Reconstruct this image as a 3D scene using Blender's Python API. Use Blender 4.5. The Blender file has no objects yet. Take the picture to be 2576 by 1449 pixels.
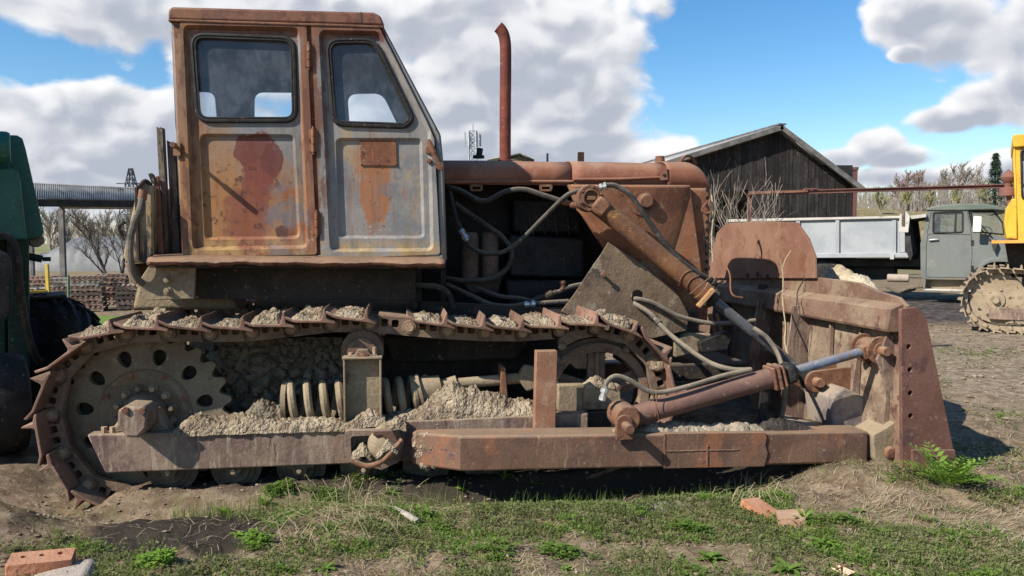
import bpy, bmesh, math, random
import numpy as np
from mathutils import Vector, Matrix, noise
random.seed(7)
rng = np.random.default_rng(11)
SC = bpy.context.scene
C = SC.collection

# ------------------------------------------------------------------ camera
CAM_H = 1.45
FPX = 1946.0                      # focal length for a 2576 px wide picture
PITCH = math.atan(112.5 / FPX)
cam_data = bpy.data.cameras.new('camera')
cam_data.sensor_width = 36.0
cam_data.lens = 36.0 * FPX / 2576.0
cam_data.clip_start = 0.05
cam_data.clip_end = 5000
cam = bpy.data.objects.new('camera', cam_data)
C.objects.link(cam)
cam.location = (0, 0, CAM_H)
cam.rotation_euler = (math.pi / 2 - PITCH, 0, 0)
SC.camera = cam

# ------------------------------------------------------------------ sun, exposure
YAW = math.atan(0.14)             # the bulldozer's nose points slightly away
DOZ_Y = 4.52
ca, sa = math.cos(YAW), math.sin(YAW)
SUN_LOCAL = Vector((1.0, 0.47, -0.90))        # travel of the light in the bulldozer's frame
SUN = Vector((SUN_LOCAL.x * ca - SUN_LOCAL.y * sa, SUN_LOCAL.x * sa + SUN_LOCAL.y * ca, SUN_LOCAL.z)).normalized()
sun_data = bpy.data.lights.new('sun', 'SUN')
sun_data.energy = 5.0
sun_data.angle = math.radians(0.5)
sun_data.color = (1.0, 0.945, 0.86)
sun = bpy.data.objects.new('sun', sun_data)
C.objects.link(sun)
sun.location = (-12, -14, 12)
sun.rotation_euler = SUN.to_track_quat('-Z', 'Y').to_euler()
SC.view_settings.view_transform = 'Standard'
SC.view_settings.look = 'None'
SC.view_settings.exposure = 0.65
SC.view_settings.gamma = 1.0
SC.view_settings.use_curve_mapping = False
SC.cycles.use_denoising = True
SC.cycles.max_bounces = 6
SC.cycles.diffuse_bounces = 3
SC.cycles.glossy_bounces = 3
SC.cycles.transparent_max_bounces = 12

# ------------------------------------------------------------------ pixel helpers (picture measured at 2576 x 1449)
cpi, spi = math.cos(PITCH), math.sin(PITCH)
def ray(px, py):
    u = (px - 1288) / FPX; v = (724.5 - py) / FPX
    return (u, cpi + v * spi, -spi + v * cpi)
def W(px, py, Y):
    d = ray(px, py); t = Y / d[1]
    return Vector((d[0] * t, Y, CAM_H + d[2] * t))
def G(px, py, z=0.0):
    d = ray(px, py); t = (z - CAM_H) / d[2]
    return Vector((d[0] * t, d[1] * t, z))
def D(px, py, ly):
    """point of the bulldozer's own frame seen at a pixel, at sideways position ly"""
    d = ray(px, py); t = (ly + ca * DOZ_Y) / (-sa * d[0] + ca * d[1])
    X, Y, Z = d[0] * t, d[1] * t - DOZ_Y, CAM_H + d[2] * t
    return Vector((ca * X + sa * Y, ly, Z))
def DX(px, py, lx):
    d = ray(px, py); t = (lx + sa * DOZ_Y) / (ca * d[0] + sa * d[1])
    X, Y, Z = d[0] * t, d[1] * t - DOZ_Y, CAM_H + d[2] * t
    return Vector((lx, -sa * X + ca * Y, Z))
def doz_to_world(p):
    return Vector((p[0] * ca - p[1] * sa, DOZ_Y + p[0] * sa + p[1] * ca, p[2]))
def world_to_doz(x, y):
    y -= DOZ_Y
    return (x * ca + y * sa, -x * sa + y * ca)

# ------------------------------------------------------------------ world: sky with cumulus clouds
world = bpy.data.worlds.new('World')
SC.world = world
world.use_nodes = True
def build_world():
    nt = world.node_tree; nt.nodes.clear(); L = nt.links.new
    def nd(t, **k):
        n = nt.nodes.new(t)
        for a, b in k.items(): setattr(n, a, b)
        return n
    def val(s, v):
        if isinstance(v, (int, float)): s.default_value = v
        else: L(v, s)
    def mth(op, a, b=None, c=None, clamp=False):
        n = nd('ShaderNodeMath', operation=op); n.use_clamp = clamp
        val(n.inputs[0], a)
        if b is not None: val(n.inputs[1], b)
        if c is not None: val(n.inputs[2], c)
        return n.outputs[0]
    def mapr(v, a, b, c=0.0, d=1.0):
        n = nd('ShaderNodeMapRange', interpolation_type='SMOOTHSTEP')
        L(v, n.inputs[0])
        for i, q in enumerate((a, b, c, d)): n.inputs[i + 1].default_value = q
        return n.outputs[0]
    sky = nd('ShaderNodeTexSky', sky_type='NISHITA')
    sky.sun_disc = False
    sky.sun_elevation = math.asin(-SUN.z)
    sky.sun_rotation = math.atan2(-SUN.x, -SUN.y)
    sky.air_density = 1.0; sky.dust_density = 0.25; sky.ozone_density = 1.6
    tc = nd('ShaderNodeTexCoord')
    nrm = nd('ShaderNodeVectorMath', operation='NORMALIZE'); L(tc.outputs['Generated'], nrm.inputs[0])
    dirv = nrm.outputs[0]
    sep = nd('ShaderNodeSeparateXYZ'); L(dirv, sep.inputs[0])
    az = mth('ARCTAN2', sep.outputs[0], sep.outputs[1])
    el = mth('ARCSINE', sep.outputs[2])
    comb = nd('ShaderNodeCombineXYZ'); L(az, comb.inputs[0]); L(mth('MULTIPLY', el, 1.35), comb.inputs[1])
    def fbm(vec, scale, detail, rough, off=(0, 0, 0)):
        m = nd('ShaderNodeVectorMath', operation='ADD'); L(vec, m.inputs[0]); m.inputs[1].default_value = off
        n = nd('ShaderNodeTexNoise'); L(m.outputs[0], n.inputs['Vector'])
        n.inputs['Scale'].default_value = scale; n.inputs['Detail'].default_value = detail
        n.inputs['Roughness'].default_value = rough; n.inputs['Distortion'].default_value = 0.15
        return n.outputs['Fac']
    def vor(vec, scale, off=(0, 0, 0)):
        m = nd('ShaderNodeVectorMath', operation='ADD'); L(vec, m.inputs[0]); m.inputs[1].default_value = off
        n = nd('ShaderNodeTexVoronoi', feature='SMOOTH_F1', voronoi_dimensions='2D'); L(m.outputs[0], n.inputs['Vector'])
        n.inputs['Scale'].default_value = scale; n.inputs['Smoothness'].default_value = 0.35
        return n.outputs['Distance']
    # warp the plane a little so that puffs are uneven
    wn = nd('ShaderNodeTexNoise'); L(comb.outputs[0], wn.inputs['Vector']); wn.inputs['Scale'].default_value = 7.0; wn.inputs['Detail'].default_value = 3
    wv = nd('ShaderNodeVectorMath', operation='SCALE'); L(wn.outputs['Color'], wv.inputs[0]); wv.inputs['Scale'].default_value = 0.10
    wp = nd('ShaderNodeVectorMath', operation='ADD'); L(comb.outputs[0], wp.inputs[0]); L(wv.outputs[0], wp.inputs[1]); P_ = wp.outputs[0]
    def puffs(off):
        a = fbm(P_, 4.6, 7, 0.56, off)
        b = mth('ADD', mth('MULTIPLY', mth('SUBTRACT', 0.42, vor(P_, 11, off)), 0.62), mth('MULTIPLY', mth('SUBTRACT', 0.42, vor(P_, 27, off)), 0.24))
        return mth('ADD', mth('MULTIPLY', mth('SUBTRACT', a, 0.5), 1.5), b)
    n1 = puffs((0, 0, 0)); n2 = puffs((-0.012, 0.022, 0))
    big = fbm(comb.outputs[0], 3.0, 4, 0.5, (4.3, 1.7, 2))
    # heaps of cumulus: azimuth and elevation of each measured from the picture
    blobs = [(700, 60, 900, 190), (1250, 90, 420, 260), (250, 270, 420, 90), (1450, 240, 230, 190),
             (300, 400, 700, 120), (1420, 380, 330, 90), (1120, 330, 300, 160), (1650, 420, 200, 60),
             (2310, 30, 120, 75), (2430, 55, 140, 105), (2550, 75, 160, 115), (2390, 300, 85, 36), (2470, 262, 80, 60), (2570, 235, 100, 75),
             (2130, 400, 80, 34), (2195, 372, 72, 48), (2260, 402, 90, 32), (2200, 446, 130, 28), (2340, 448, 150, 32), (2540, 420, 80, 40), (2285, 135, 40, 20)]
    acc = None; num = None; den = None
    for px, py, rx, ry in blobs:
        d = Vector(ray(px, py)).normalized()
        a0, e0 = math.atan2(d.x, d.y), math.asin(d.z)
        ra, re = rx / FPX, ry / FPX
        q = mth('SQRT', mth('ADD', mth('POWER', mth('ABSOLUTE', mth('MULTIPLY', mth('SUBTRACT', az, a0), 1 / ra)), 2.0),
                            mth('POWER', mth('ABSOLUTE', mth('MULTIPLY', mth('SUBTRACT', el, e0), 1 / re)), 2.0)))
        b = mth('SUBTRACT', 1.0, q)
        v_ = mth('ADD', mth('MULTIPLY', mth('SUBTRACT', el, e0), 1 / re), mth('MULTIPLY', mth('SUBTRACT', az, a0), -0.25 / ra))
        w_ = mth('MAXIMUM', mth('ADD', b, 0.35), 0.001)
        w_ = mth('MULTIPLY', w_, w_)
        num = mth('MULTIPLY', w_, v_) if num is None else mth('ADD', num, mth('MULTIPLY', w_, v_))
        den = w_ if den is None else mth('ADD', den, w_)
        acc = b if acc is None else mth('SMOOTH_MAX', acc, b, 0.12)
    acc = mth('MAXIMUM', acc, -0.55)
    gap = None
    for px, py, rx, ry in [(90, 140, 270, 95), (1880, 200, 230, 150)]:
        d = Vector(ray(px, py)).normalized()
        a0, e0 = math.atan2(d.x, d.y), math.asin(d.z)
        q = mth('SQRT', mth('ADD', mth('POWER', mth('ABSOLUTE', mth('MULTIPLY', mth('SUBTRACT', az, a0), FPX / rx)), 2.0),
                            mth('POWER', mth('ABSOLUTE', mth('MULTIPLY', mth('SUBTRACT', el, e0), FPX / ry)), 2.0)))
        g = mth('MULTIPLY', mth('SUBTRACT', 1.15, q), 1.0, None, True)
        gap = g if gap is None else mth('MAXIMUM', gap, g)
    # the same kind of cumulus all round the rest of the sky
    rest = mth('MULTIPLY', mth('SUBTRACT', big, 0.64), 3.0)
    inview = mth('MULTIPLY', mapr(az, -1.0, -0.75), mapr(az, 1.0, 0.75))
    inview = mth('MULTIPLY', inview, mapr(el, 0.75, 0.5))
    base = mth('ADD', mth('MULTIPLY', acc, inview), mth('MULTIPLY', rest, mth('SUBTRACT', 1.0, inview)))
    base = mth('SUBTRACT', base, mth('MULTIPLY', gap, 0.75))
    dens = mth('ADD', base, n1)
    alpha = mapr(mth('ADD', dens, mth('MULTIPLY', mth('SUBTRACT', fbm(comb.outputs[0], 30, 5, 0.6), 0.5), 0.35)), -0.08, 0.24)
    thick = mapr(dens, 0.05, 0.75)
    top = mth('DIVIDE', num, den)
    relief = mapr(mth('SUBTRACT', n1, n2), -0.26, 0.30)
    lit = mth('ADD', mth('MULTIPLY', mapr(top, -0.7, 0.75), 0.55), mth('MULTIPLY', relief, 0.62))
    lit = mth('ADD', mth('SUBTRACT', lit, mth('MULTIPLY', thick, 0.42)), 0.0)
    lit = mapr(lit, -0.10, 0.80)
    ramp = nd('ShaderNodeMixRGB'); L(lit, ramp.inputs[0])
    ramp.inputs[1].default_value = (4.9, 5.3, 6.2, 1); ramp.inputs[2].default_value = (10.4, 10.4, 10.5, 1)
    veil = nd('ShaderNodeMixRGB')
    L(mth('MULTIPLY', mapr(el, 0.14, 0.0), 0.45), veil.inputs[0])
    sat = nd('ShaderNodeHueSaturation'); sat.inputs['Saturation'].default_value = 1.36; sat.inputs['Value'].default_value = 1.65
    L(sky.outputs[0], sat.inputs['Color'])
    L(sat.outputs[0], veil.inputs[1]); veil.inputs[2].default_value = (5.2, 5.9, 6.8, 1)
    mix = nd('ShaderNodeMixRGB'); L(alpha, mix.inputs[0]); L(veil.outputs[0], mix.inputs[1]); L(ramp.outputs[0], mix.inputs[2])
    # below the horizon plain earth light
    low = nd('ShaderNodeMixRGB'); L(mapr(el, 0.0, -0.02), low.inputs[0]); L(mix.outputs[0], low.inputs[1]); low.inputs[2].default_value = (1.1, .95, .75, 1)
    bg = nd('ShaderNodeBackground'); bg.inputs['Strength'].default_value = 0.062
    out = nd('ShaderNodeOutputWorld')
    L(low.outputs[0], bg.inputs['Color']); L(bg.outputs[0], out.inputs[0])
build_world()
# ------------------------------------------------------------------ mesh helpers
def V(*a): return Vector(a)
class MB:
    def __init__(s): s.v = []; s.f = []
    def add(s, vs, fs):
        o = len(s.v); s.v += [tuple(v) for v in vs]; s.f += [tuple(o + i for i in f) for f in fs]; return s
    def box(s, x0, x1, y0, y1, z0, z1, m=None):
        vs = [Vector((x, y, z)) for x in (x0, x1) for y in (y0, y1) for z in (z0, z1)]
        if m is not None: vs = [m @ v for v in vs]
        return s.add(vs, [(0, 1, 3, 2), (4, 6, 7, 5), (0, 4, 5, 1), (2, 3, 7, 6), (0, 2, 6, 4), (1, 5, 7, 3)])
    def bar(s, a, b, w, h, up=(0, 0, 1)):
        a, b = Vector(a), Vector(b); t = (b - a); ln = t.length; t.normalize()
        u = Vector(up); x = t.cross(u)
        if x.length < 1e-4: x = t.cross(Vector((1, 0, 0)))
        x.normalize(); z = x.cross(t)
        m = Matrix((x, t, z)).transposed().to_4x4(); m.translation = a
        return s.box(-w / 2, w / 2, 0, ln, -h / 2, h / 2, m)
    def prism(s, poly, y0, y1):          # poly of (x, z), along y
        n = len(poly)
        vs = [(p[0], y0, p[1]) for p in poly] + [(p[0], y1, p[1]) for p in poly]
        return s.add(vs, [tuple(range(n)), tuple(range(2 * n - 1, n - 1, -1))] + [(i, i + n, (i + 1) % n + n, (i + 1) % n) for i in range(n)])
    def prism_x(s, poly, x0, x1):        # poly of (y, z), along x
        n = len(poly)
        vs = [(x0, p[0], p[1]) for p in poly] + [(x1, p[0], p[1]) for p in poly]
        return s.add(vs, [tuple(range(n)), tuple(range(2 * n - 1, n - 1, -1))] + [(i, i + n, (i + 1) % n + n, (i + 1) % n) for i in range(n)])
    def tube(s, pts, r, n=10, caps=True, closed=False):
        pts = [Vector(p) for p in pts]; k = len(pts)
        rs = r if isinstance(r, (list, tuple)) else [r] * k
        t0 = (pts[1] - pts[0]).normalized()
        a = t0.orthogonal().normalized(); rings = []
        for i, p in enumerate(pts):
            if closed: t = (pts[(i + 1) % k] - pts[i - 1]).normalized()
            else: t = (pts[min(i + 1, k - 1)] - pts[max(i - 1, 0)]).normalized()
            a = (a - t * a.dot(t))
            a = a.normalized() if a.length > 1e-6 else t.orthogonal().normalized()
            b = t.cross(a)
            rings.append([p + (a * math.cos(q) + b * math.sin(q)) * rs[i] for q in [2 * math.pi * j / n for j in range(n)]])
        vs = [v for R in rings for v in R]; fs = []
        for i in range(k if closed else k - 1):
            i2 = (i + 1) % k
            for j in range(n):
                fs.append((i * n + j, i * n + (j + 1) % n, i2 * n + (j + 1) % n, i2 * n + j))
        if caps and not closed:
            fs.append(tuple(range(n - 1, -1, -1))); fs.append(tuple((k - 1) * n + j for j in range(n)))
        return s.add(vs, fs)
    def cyl(s, a, b, r, r2=None, n=20): return s.tube([a, b], [r, r if r2 is None else r2], n)
    def lathe(s, prof, org, axis, n=32, closed=False):
        """prof: (radius, distance along axis)"""
        org = Vector(org); t = Vector(axis).normalized(); a = t.orthogonal().normalized(); b = t.cross(a)
        vs = []; fs = []; k = len(prof)
        for rr, d in prof:
            for j in range(n):
                q = 2 * math.pi * j / n
                vs.append(org + t * d + (a * math.cos(q) + b * math.sin(q)) * rr)
        for i in range(k if closed else k - 1):
            i2 = (i + 1) % k
            for j in range(n):
                fs.append((i * n + j, i * n + (j + 1) % n, i2 * n + (j + 1) % n, i2 * n + j))
        if not closed:
            if prof[0][0] > 1e-5: fs.append(tuple(range(n - 1, -1, -1)))
            if prof[-1][0] > 1e-5: fs.append(tuple((k - 1) * n + j for j in range(n)))
        return s.add(vs, fs)
    def fill(s, loops, fn):
        """flat sheet bounded by loops[0], holes in the others; fn maps (a, b) to a point"""
        bm = bmesh.new(); es = []
        for lp in loops:
            vs = [bm.verts.new((p[0], p[1], 0)) for p in lp]
            es += [bm.edges.new((vs[i], vs[(i + 1) % len(vs)])) for i in range(len(vs))]
        bmesh.ops.triangle_fill(bm, use_beauty=True, edges=es, normal=(0, 0, 1))
        bm.verts.index_update()
        s.add([fn(v.co.x, v.co.y) for v in bm.verts], [[v.index for v in f.verts] for f in bm.faces])
        bm.free(); return s
    def plate(s, loops, y0, y1, fn=None):
        fn = fn or (lambda a, b, y: (a, y, b))
        for y in (y0, y1): s.fill(loops, lambda a, b: fn(a, b, y))
        for lp in loops: s.wall([fn(a, b, y0) for a, b in lp], [fn(a, b, y1) for a, b in lp])
        return s
    def wall(s, l0, l1):
        n = len(l0)
        return s.add(list(l0) + list(l1), [(i, (i + 1) % n, (i + 1) % n + n, i + n) for i in range(n)])
    def mesh(s, name, recalc=True):
        me = bpy.data.meshes.new(name)
        me.from_pydata([tuple(v) for v in s.v], [], s.f)
        if recalc:
            bm = bmesh.new(); bm.from_mesh(me); bmesh.ops.recalc_face_normals(bm, faces=bm.faces); bm.to_mesh(me); bm.free()
        return me
    def obj(s, name, mat, parent=None, bevel=0, ang=35, solid=0, seg=2, recalc=True, sub=0):
        me = s.mesh(name, recalc)
        return link(name, me, mat, parent, bevel, ang, solid, seg, sub)
def link(name, me, mat, parent=None, bevel=0, ang=35, solid=0, seg=2, sub=0):
    if mat is not None and not me.materials: me.materials.append(mat)
    if len(me.polygons):
        me.polygons.foreach_set('use_smooth', [True] * len(me.polygons))
        me.set_sharp_from_angle(angle=math.radians(ang))
    o = bpy.data.objects.new(name, me); C.objects.link(o)
    if parent is not None: o.parent = parent
    if solid:
        m = o.modifiers.new('s', 'SOLIDIFY'); m.thickness = solid; m.offset = 0
    if bevel:
        m = o.modifiers.new('b', 'BEVEL'); m.width = bevel; m.segments = seg; m.limit_method = 'ANGLE'; m.angle_limit = math.radians(40); m.harden_normals = False
    if sub:
        m = o.modifiers.new('u', 'SUBSURF'); m.levels = sub; m.render_levels = sub
    return o
def empty(name, loc=(0, 0, 0), rotz=0.0, parent=None):
    o = bpy.data.objects.new(name, None); C.objects.link(o)
    o.empty_display_size = 0.2; o.location = loc; o.rotation_euler = (0, 0, rotz)
    if parent is not None: o.parent = parent
    return o
def tag(o, label=None, cat=None, group=None, kind=None):
    if label: o['label'] = label
    if cat: o['category'] = cat
    if group: o['group'] = group
    if kind: o['kind'] = kind
    return o
def dup(o, parent=None, M=None):
    c = o.copy(); C.objects.link(c); c.parent = parent
    if M is not None: c.matrix_local = M
    return c
def dup_tree(o, parent=None, label=None):
    c = dup(o, parent)
    if label: c['label'] = label
    for ch in list(o.children): dup_tree(ch, c)
    return c
def rpoly(pts, r, n=6):
    """2-D polygon with rounded corners"""
    out = []; k = len(pts)
    for i in range(k):
        p0, p, p1 = Vector(pts[i - 1]), Vector(pts[i]), Vector(pts[(i + 1) % k])
        a, b = (p0 - p), (p1 - p); rr = r[i] if isinstance(r, (list, tuple)) else r
        la, lb = a.length, b.length; a.normalize(); b.normalize()
        ang = a.angle(b)
        d = min(rr / math.tan(ang / 2), la * .48, lb * .48)
        A, B = p + a * d, p + b * d
        for j in range(n + 1):
            t = j / n
            out.append(tuple(A * (1 - t) ** 2 + p * 2 * t * (1 - t) + B * t * t))
    return out
def inset(lp, d):
    """shift a 2-D loop inwards by d (positive = smaller)"""
    k = len(lp); ar = sum(lp[i][0] * lp[(i + 1) % k][1] - lp[(i + 1) % k][0] * lp[i][1] for i in range(k))
    sg = 1 if ar > 0 else -1; out = []
    for i in range(k):
        p, a, b = Vector(lp[i]), Vector(lp[i - 1]), Vector(lp[(i + 1) % k])
        t = (b - a)
        if t.length < 1e-9: out.append(tuple(p)); continue
        t.normalize(); nrm = Vector((-t.y, t.x)) * sg
        out.append(tuple(p + nrm * d))
    return out
def catmull(pts, n=8, closed=False):
    pts = [Vector(p) for p in pts]; k = len(pts); out = []
    for i in range(k if closed else k - 1):
        g = (lambda j: pts[j % k]) if closed else (lambda j: pts[max(0, min(k - 1, j))])
        a, b, c, d = g(i - 1), g(i), g(i + 1), g(i + 2)
        for j in range(n):
            t = j / n
            out.append(0.5 * (2 * b + (c - a) * t + (2 * a - 5 * b + 4 * c - d) * t * t + (3 * b - a - 3 * c + d) * t ** 3))
    if not closed: out.append(pts[-1])
    return out
def fract(p, H=0.9, lac=2.1, octv=5): return noise.fractal(p, H, lac, octv)

# ------------------------------------------------------------------ materials
class NT:
    def __init__(s, name):
        s.m = bpy.data.materials.new(name); s.m.use_nodes = True; s.t = s.m.node_tree; s.t.nodes.clear()
    def n(s, t, **k):
        x = s.t.nodes.new(t)
        for a, b in k.items(): setattr(x, a, b)
        return x
    def set(s, sock, v):
        if hasattr(v, 'is_output') or isinstance(v, bpy.types.NodeSocket): s.t.links.new(v, sock)
        elif isinstance(v, (tuple, list)) and len(v) == 3 and sock.type == 'RGBA': sock.default_value = (*v, 1)
        else: sock.default_value = v
    def math(s, op, a, b=None, clamp=False):
        x = s.n('ShaderNodeMath', operation=op); x.use_clamp = clamp; s.set(x.inputs[0], a)
        if b is not None: s.set(x.inputs[1], b)
        return x.outputs[0]
    def mapr(s, v, a, b, c=0.0, d=1.0):
        x = s.n('ShaderNodeMapRange', interpolation_type='SMOOTHSTEP'); s.set(x.inputs[0], v)
        for i, q in enumerate((a, b, c, d)): s.set(x.inputs[i + 1], q)
        return x.outputs[0]
    def mix(s, f, a, b, mode='MIX'):
        x = s.n('ShaderNodeMixRGB', blend_type=mode); s.set(x.inputs[0], f); s.set(x.inputs[1], a); s.set(x.inputs[2], b); return x.outputs[0]
    def coords(s, rnd=True):
        tc = s.n('ShaderNodeTexCoord'); v = tc.outputs['Object']
        if rnd:
            oi = s.n('ShaderNodeObjectInfo'); m = s.n('ShaderNodeVectorMath', operation='SCALE')
            cb = s.n('ShaderNodeCombineXYZ')
            s.set(cb.inputs[0], oi.outputs['Random']); s.set(cb.inputs[1], s.math('MULTIPLY', oi.outputs['Random'], 1.7)); s.set(cb.inputs[2], s.math('MULTIPLY', oi.outputs['Random'], 2.9))
            s.set(m.inputs[0], cb.outputs[0]); m.inputs['Scale'].default_value = 17.0
            a = s.n('ShaderNodeVectorMath', operation='ADD'); s.set(a.inputs[0], v); s.set(a.inputs[1], m.outputs[0]); v = a.outputs[0]
        s.co = v; s.raw = tc.outputs['Object']; return v
    def noise(s, scale, detail=5, rough=.6, stretch=None, off=None, dist=0.0, vec=None):
        v = vec or s.co
        if stretch:
            x = s.n('ShaderNodeVectorMath', operation='MULTIPLY'); s.set(x.inputs[0], v); x.inputs[1].default_value = stretch; v = x.outputs[0]
        if off is not None:
            x = s.n('ShaderNodeVectorMath', operation='ADD'); s.set(x.inputs[0], v); x.inputs[1].default_value = (off, off * 1.3, off * .7); v = x.outputs[0]
        x = s.n('ShaderNodeTexNoise'); s.set(x.inputs['Vector'], v); x.inputs['Scale'].default_value = scale
        x.inputs['Detail'].default_value = detail; x.inputs['Roughness'].default_value = rough; x.inputs['Distortion'].default_value = dist
        return x.outputs['Fac']
    def blob(s, c, r, amp=.6, nscale=9.0, soft=.25):
        """patch of wear with a ragged edge round the point c of the object, radii r"""
        a = s.n('ShaderNodeVectorMath', operation='SUBTRACT'); s.set(a.inputs[0], s.raw); a.inputs[1].default_value = c
        b = s.n('ShaderNodeVectorMath', operation='MULTIPLY'); s.set(b.inputs[0], a.outputs[0]); b.inputs[1].default_value = tuple(1 / q for q in r)
        l = s.n('ShaderNodeVectorMath', operation='LENGTH'); s.set(l.inputs[0], b.outputs[0])
        d = s.math('ADD', s.math('SUBTRACT', 1.0, l.outputs['Value']), s.math('MULTIPLY', s.math('SUBTRACT', s.noise(nscale, 6, .72), .5), amp * 2))
        return s.mapr(d, -soft / 2, soft / 2)
    def upface(s, lo=.25, hi=.85):
        g = s.n('ShaderNodeNewGeometry'); q = s.n('ShaderNodeSeparateXYZ'); s.set(q.inputs[0], g.outputs['Normal'])
        return s.mapr(q.outputs[2], lo, hi)
    def bsdf(s, col, rough=.8, metal=0.0, spec=.3, bump=None, bstr=.3, bdist=.01):
        b = s.n('ShaderNodeBsdfPrincipled'); s.set(b.inputs['Base Color'], col); s.set(b.inputs['Roughness'], rough); s.set(b.inputs['Metallic'], metal)
        s.set(b.inputs['Specular IOR Level'], spec)
        if bump is not None:
            q = s.n('ShaderNodeBump'); q.inputs['Strength'].default_value = bstr; q.inputs['Distance'].default_value = bdist
            s.set(q.inputs['Height'], bump); s.set(b.inputs['Normal'], q.outputs[0])
        o = s.n('ShaderNodeOutputMaterial'); s.set(o.inputs[0], b.outputs[0]); return s.m
SCALE = dict(sprocket_mud=.82, dark_iron=.55, rust=.74, rust_red=.80, arm=.70, shoe_rust=.85, link_rust=.80, blade_rust=.80, spill_rust=.72, end_rust=.70, tilt_rust=.72, cylinder_rust=.82, hood_paint=.86, cab_paint=.90, frame_mud=.88, mud_grey=.62, dusty=.86, post_rust=.85)
def weather(name, c1, c2, sc=3.0, layers=(), dust=None, rough=.85, bump=.35, bdist=.006, bsc=40, metal=0, spec=.25, blobs=(), streak=None, rnd=True, grain=.62, specks=(), vorb=0, objvar=0):
    f_ = SCALE.get(name, 1.0)
    if f_ != 1.0:
        q_ = lambda c: tuple(v * f_ for v in c)
        c1, c2 = q_(c1), q_(c2); layers = [(q_(L[0]),) + tuple(L[1:]) for L in layers]; blobs = [(q_(L[0]),) + tuple(L[1:]) for L in blobs]; specks = [(q_(L[0]),) + tuple(L[1:]) for L in specks]
        if dust: dust = (dust[0], dust[1] * .72) + tuple(dust[2:])
    t = NT(name); t.coords(rnd)
    col = t.mix(t.mapr(t.noise(sc, 6, .68), .40, .60), c1, c2)
    for i, L in enumerate(layers):
        c, s_, lo, hi = L[:4]; st = L[4] if len(L) > 4 else None; amt = L[5] if len(L) > 5 else 1.0
        k = t.mapr(t.noise(s_, 6, .70, stretch=st, off=3.1 * (i + 1)), lo + .1 * (hi - lo), hi - .25 * (hi - lo), 0.0, amt)
        col = t.mix(k, col, c)
    for c, cen, r, amp, ns, soft, amt in blobs:
        col = t.mix(t.math('MULTIPLY', t.blob(cen, r, amp, ns, soft), amt), col, c)
    for c, cen, r, s_, lo, hi, st, amt in specks:
        k = t.math('MULTIPLY', t.blob(cen, r, .8, 4, .6), t.mapr(t.noise(s_, 5, .72, stretch=st, off=41), lo, hi))
        col = t.mix(t.math('MULTIPLY', k, amt), col, c)
    fine = t.noise(bsc * 2.2, 4, .7, off=9)
    col = t.mix(t.mapr(fine, .52, .66, .0, grain), col, t.mix(.6, col, (.012, .009, .007)))
    col = t.mix(t.mapr(t.noise(bsc * .8, 5, .75, off=31), .60, .68, 0, grain * .7), col, t.mix(.6, col, (.55, .45, .33)))
    if streak: col = t.mix(t.mapr(t.noise(9, 5, .7, stretch=(1, 1, .09), off=17), .48, .66, 0, streak), col, t.mix(.7, col, (.03, .02, .016)))
    if dust:
        c, amt, lo, hi = dust
        k = t.math('MULTIPLY', t.math('MAXIMUM', t.upface(), t.mapr(t.noise(sc * 1.7, 6, .72, off=21), lo, hi)), amt)
        col = t.mix(k, col, c)
    h = t.math('ADD', t.noise(bsc, 4, .7, off=5), t.math('MULTIPLY', t.noise(sc * 2.5, 4, .6, off=2), 1.4))
    if objvar:
        oi_ = t.n('ShaderNodeObjectInfo'); col = t.mix(t.math('MULTIPLY', oi_.outputs['Random'], objvar), col, t.mix(.75, col, (.008, .007, .006)))
    if vorb:
        for sc_, am in ((vorb, 2.2), (vorb * 2.3, 1.2)):
            vn = t.n('ShaderNodeTexVoronoi', feature='F1'); t.set(vn.inputs['Vector'], t.co); vn.inputs['Scale'].default_value = sc_
            h = t.math('SUBTRACT', h, t.math('MULTIPLY', vn.outputs['Distance'], am))
    return t.bsdf(col, rough, metal, spec, h, bump, bdist)

DUST = (.34, .262, .168)
M = {}
M['rust'] = weather('rust', (.17, .075, .045), (.28, .135, .075), 4, [((.11, .05, .04), 9, .52, .66), ((.36, .18, .09), 14, .6, .72)], (DUST, .42, .5, .75), bump=.5)
M['rust_red'] = weather('rust_red', (.20, .08, .045), (.30, .135, .07), 3, [((.30, .165, .085), 2.2, .5, .64, None, .75), ((.32, .2, .12), 9, .58, .68), ((.10, .035, .025), 15, .60, .68), ((.33, .115, .045), 10, .58, .66, (2, 2, .3))], (DUST, .35, .55, .8))
M['arm'] = weather('arm', (.155, .084, .058), (.235, .13, .083), 2.2, [((.30, .13, .07), 3.5, .5, .62, (1, 1, .6)), ((.12, .075, .075), 6, .56, .7, (.6, 1, 2)), ((.30, .22, .15), 9, .58, .72, (3, 3, .6))], (DUST, .5, .52, .8), rough=.72, bump=.35)
M['frame_mud'] = weather('frame_mud', (.185, .12, .09), (.265, .185, .135), 2.6, [((.15, .09, .078), 2.2, .46, .62), ((.34, .265, .185), 12, .52, .66, (2.5, 2.5, .35)), ((.10, .065, .05), 16, .58, .68, (2, 2, .3))], (DUST, .6, .52, .72), bump=.6, streak=.35)
M['dusty'] = weather('dusty', (.235, .18, .112), (.30, .232, .15), 2.5, [((.16, .115, .08), 3.5, .55, .7), ((.35, .29, .20), 12, .58, .7)], (DUST, .55, .5, .75), bump=.7, bdist=.008)
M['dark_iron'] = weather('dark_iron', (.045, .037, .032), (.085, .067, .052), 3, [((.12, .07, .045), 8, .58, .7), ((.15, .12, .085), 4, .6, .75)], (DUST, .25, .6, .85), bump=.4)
M['black'] = weather('black', (.012, .011, .011), (.028, .025, .023), 4, [((.05, .04, .03), 6, .62, .75)], None, rough=.6)
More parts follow.
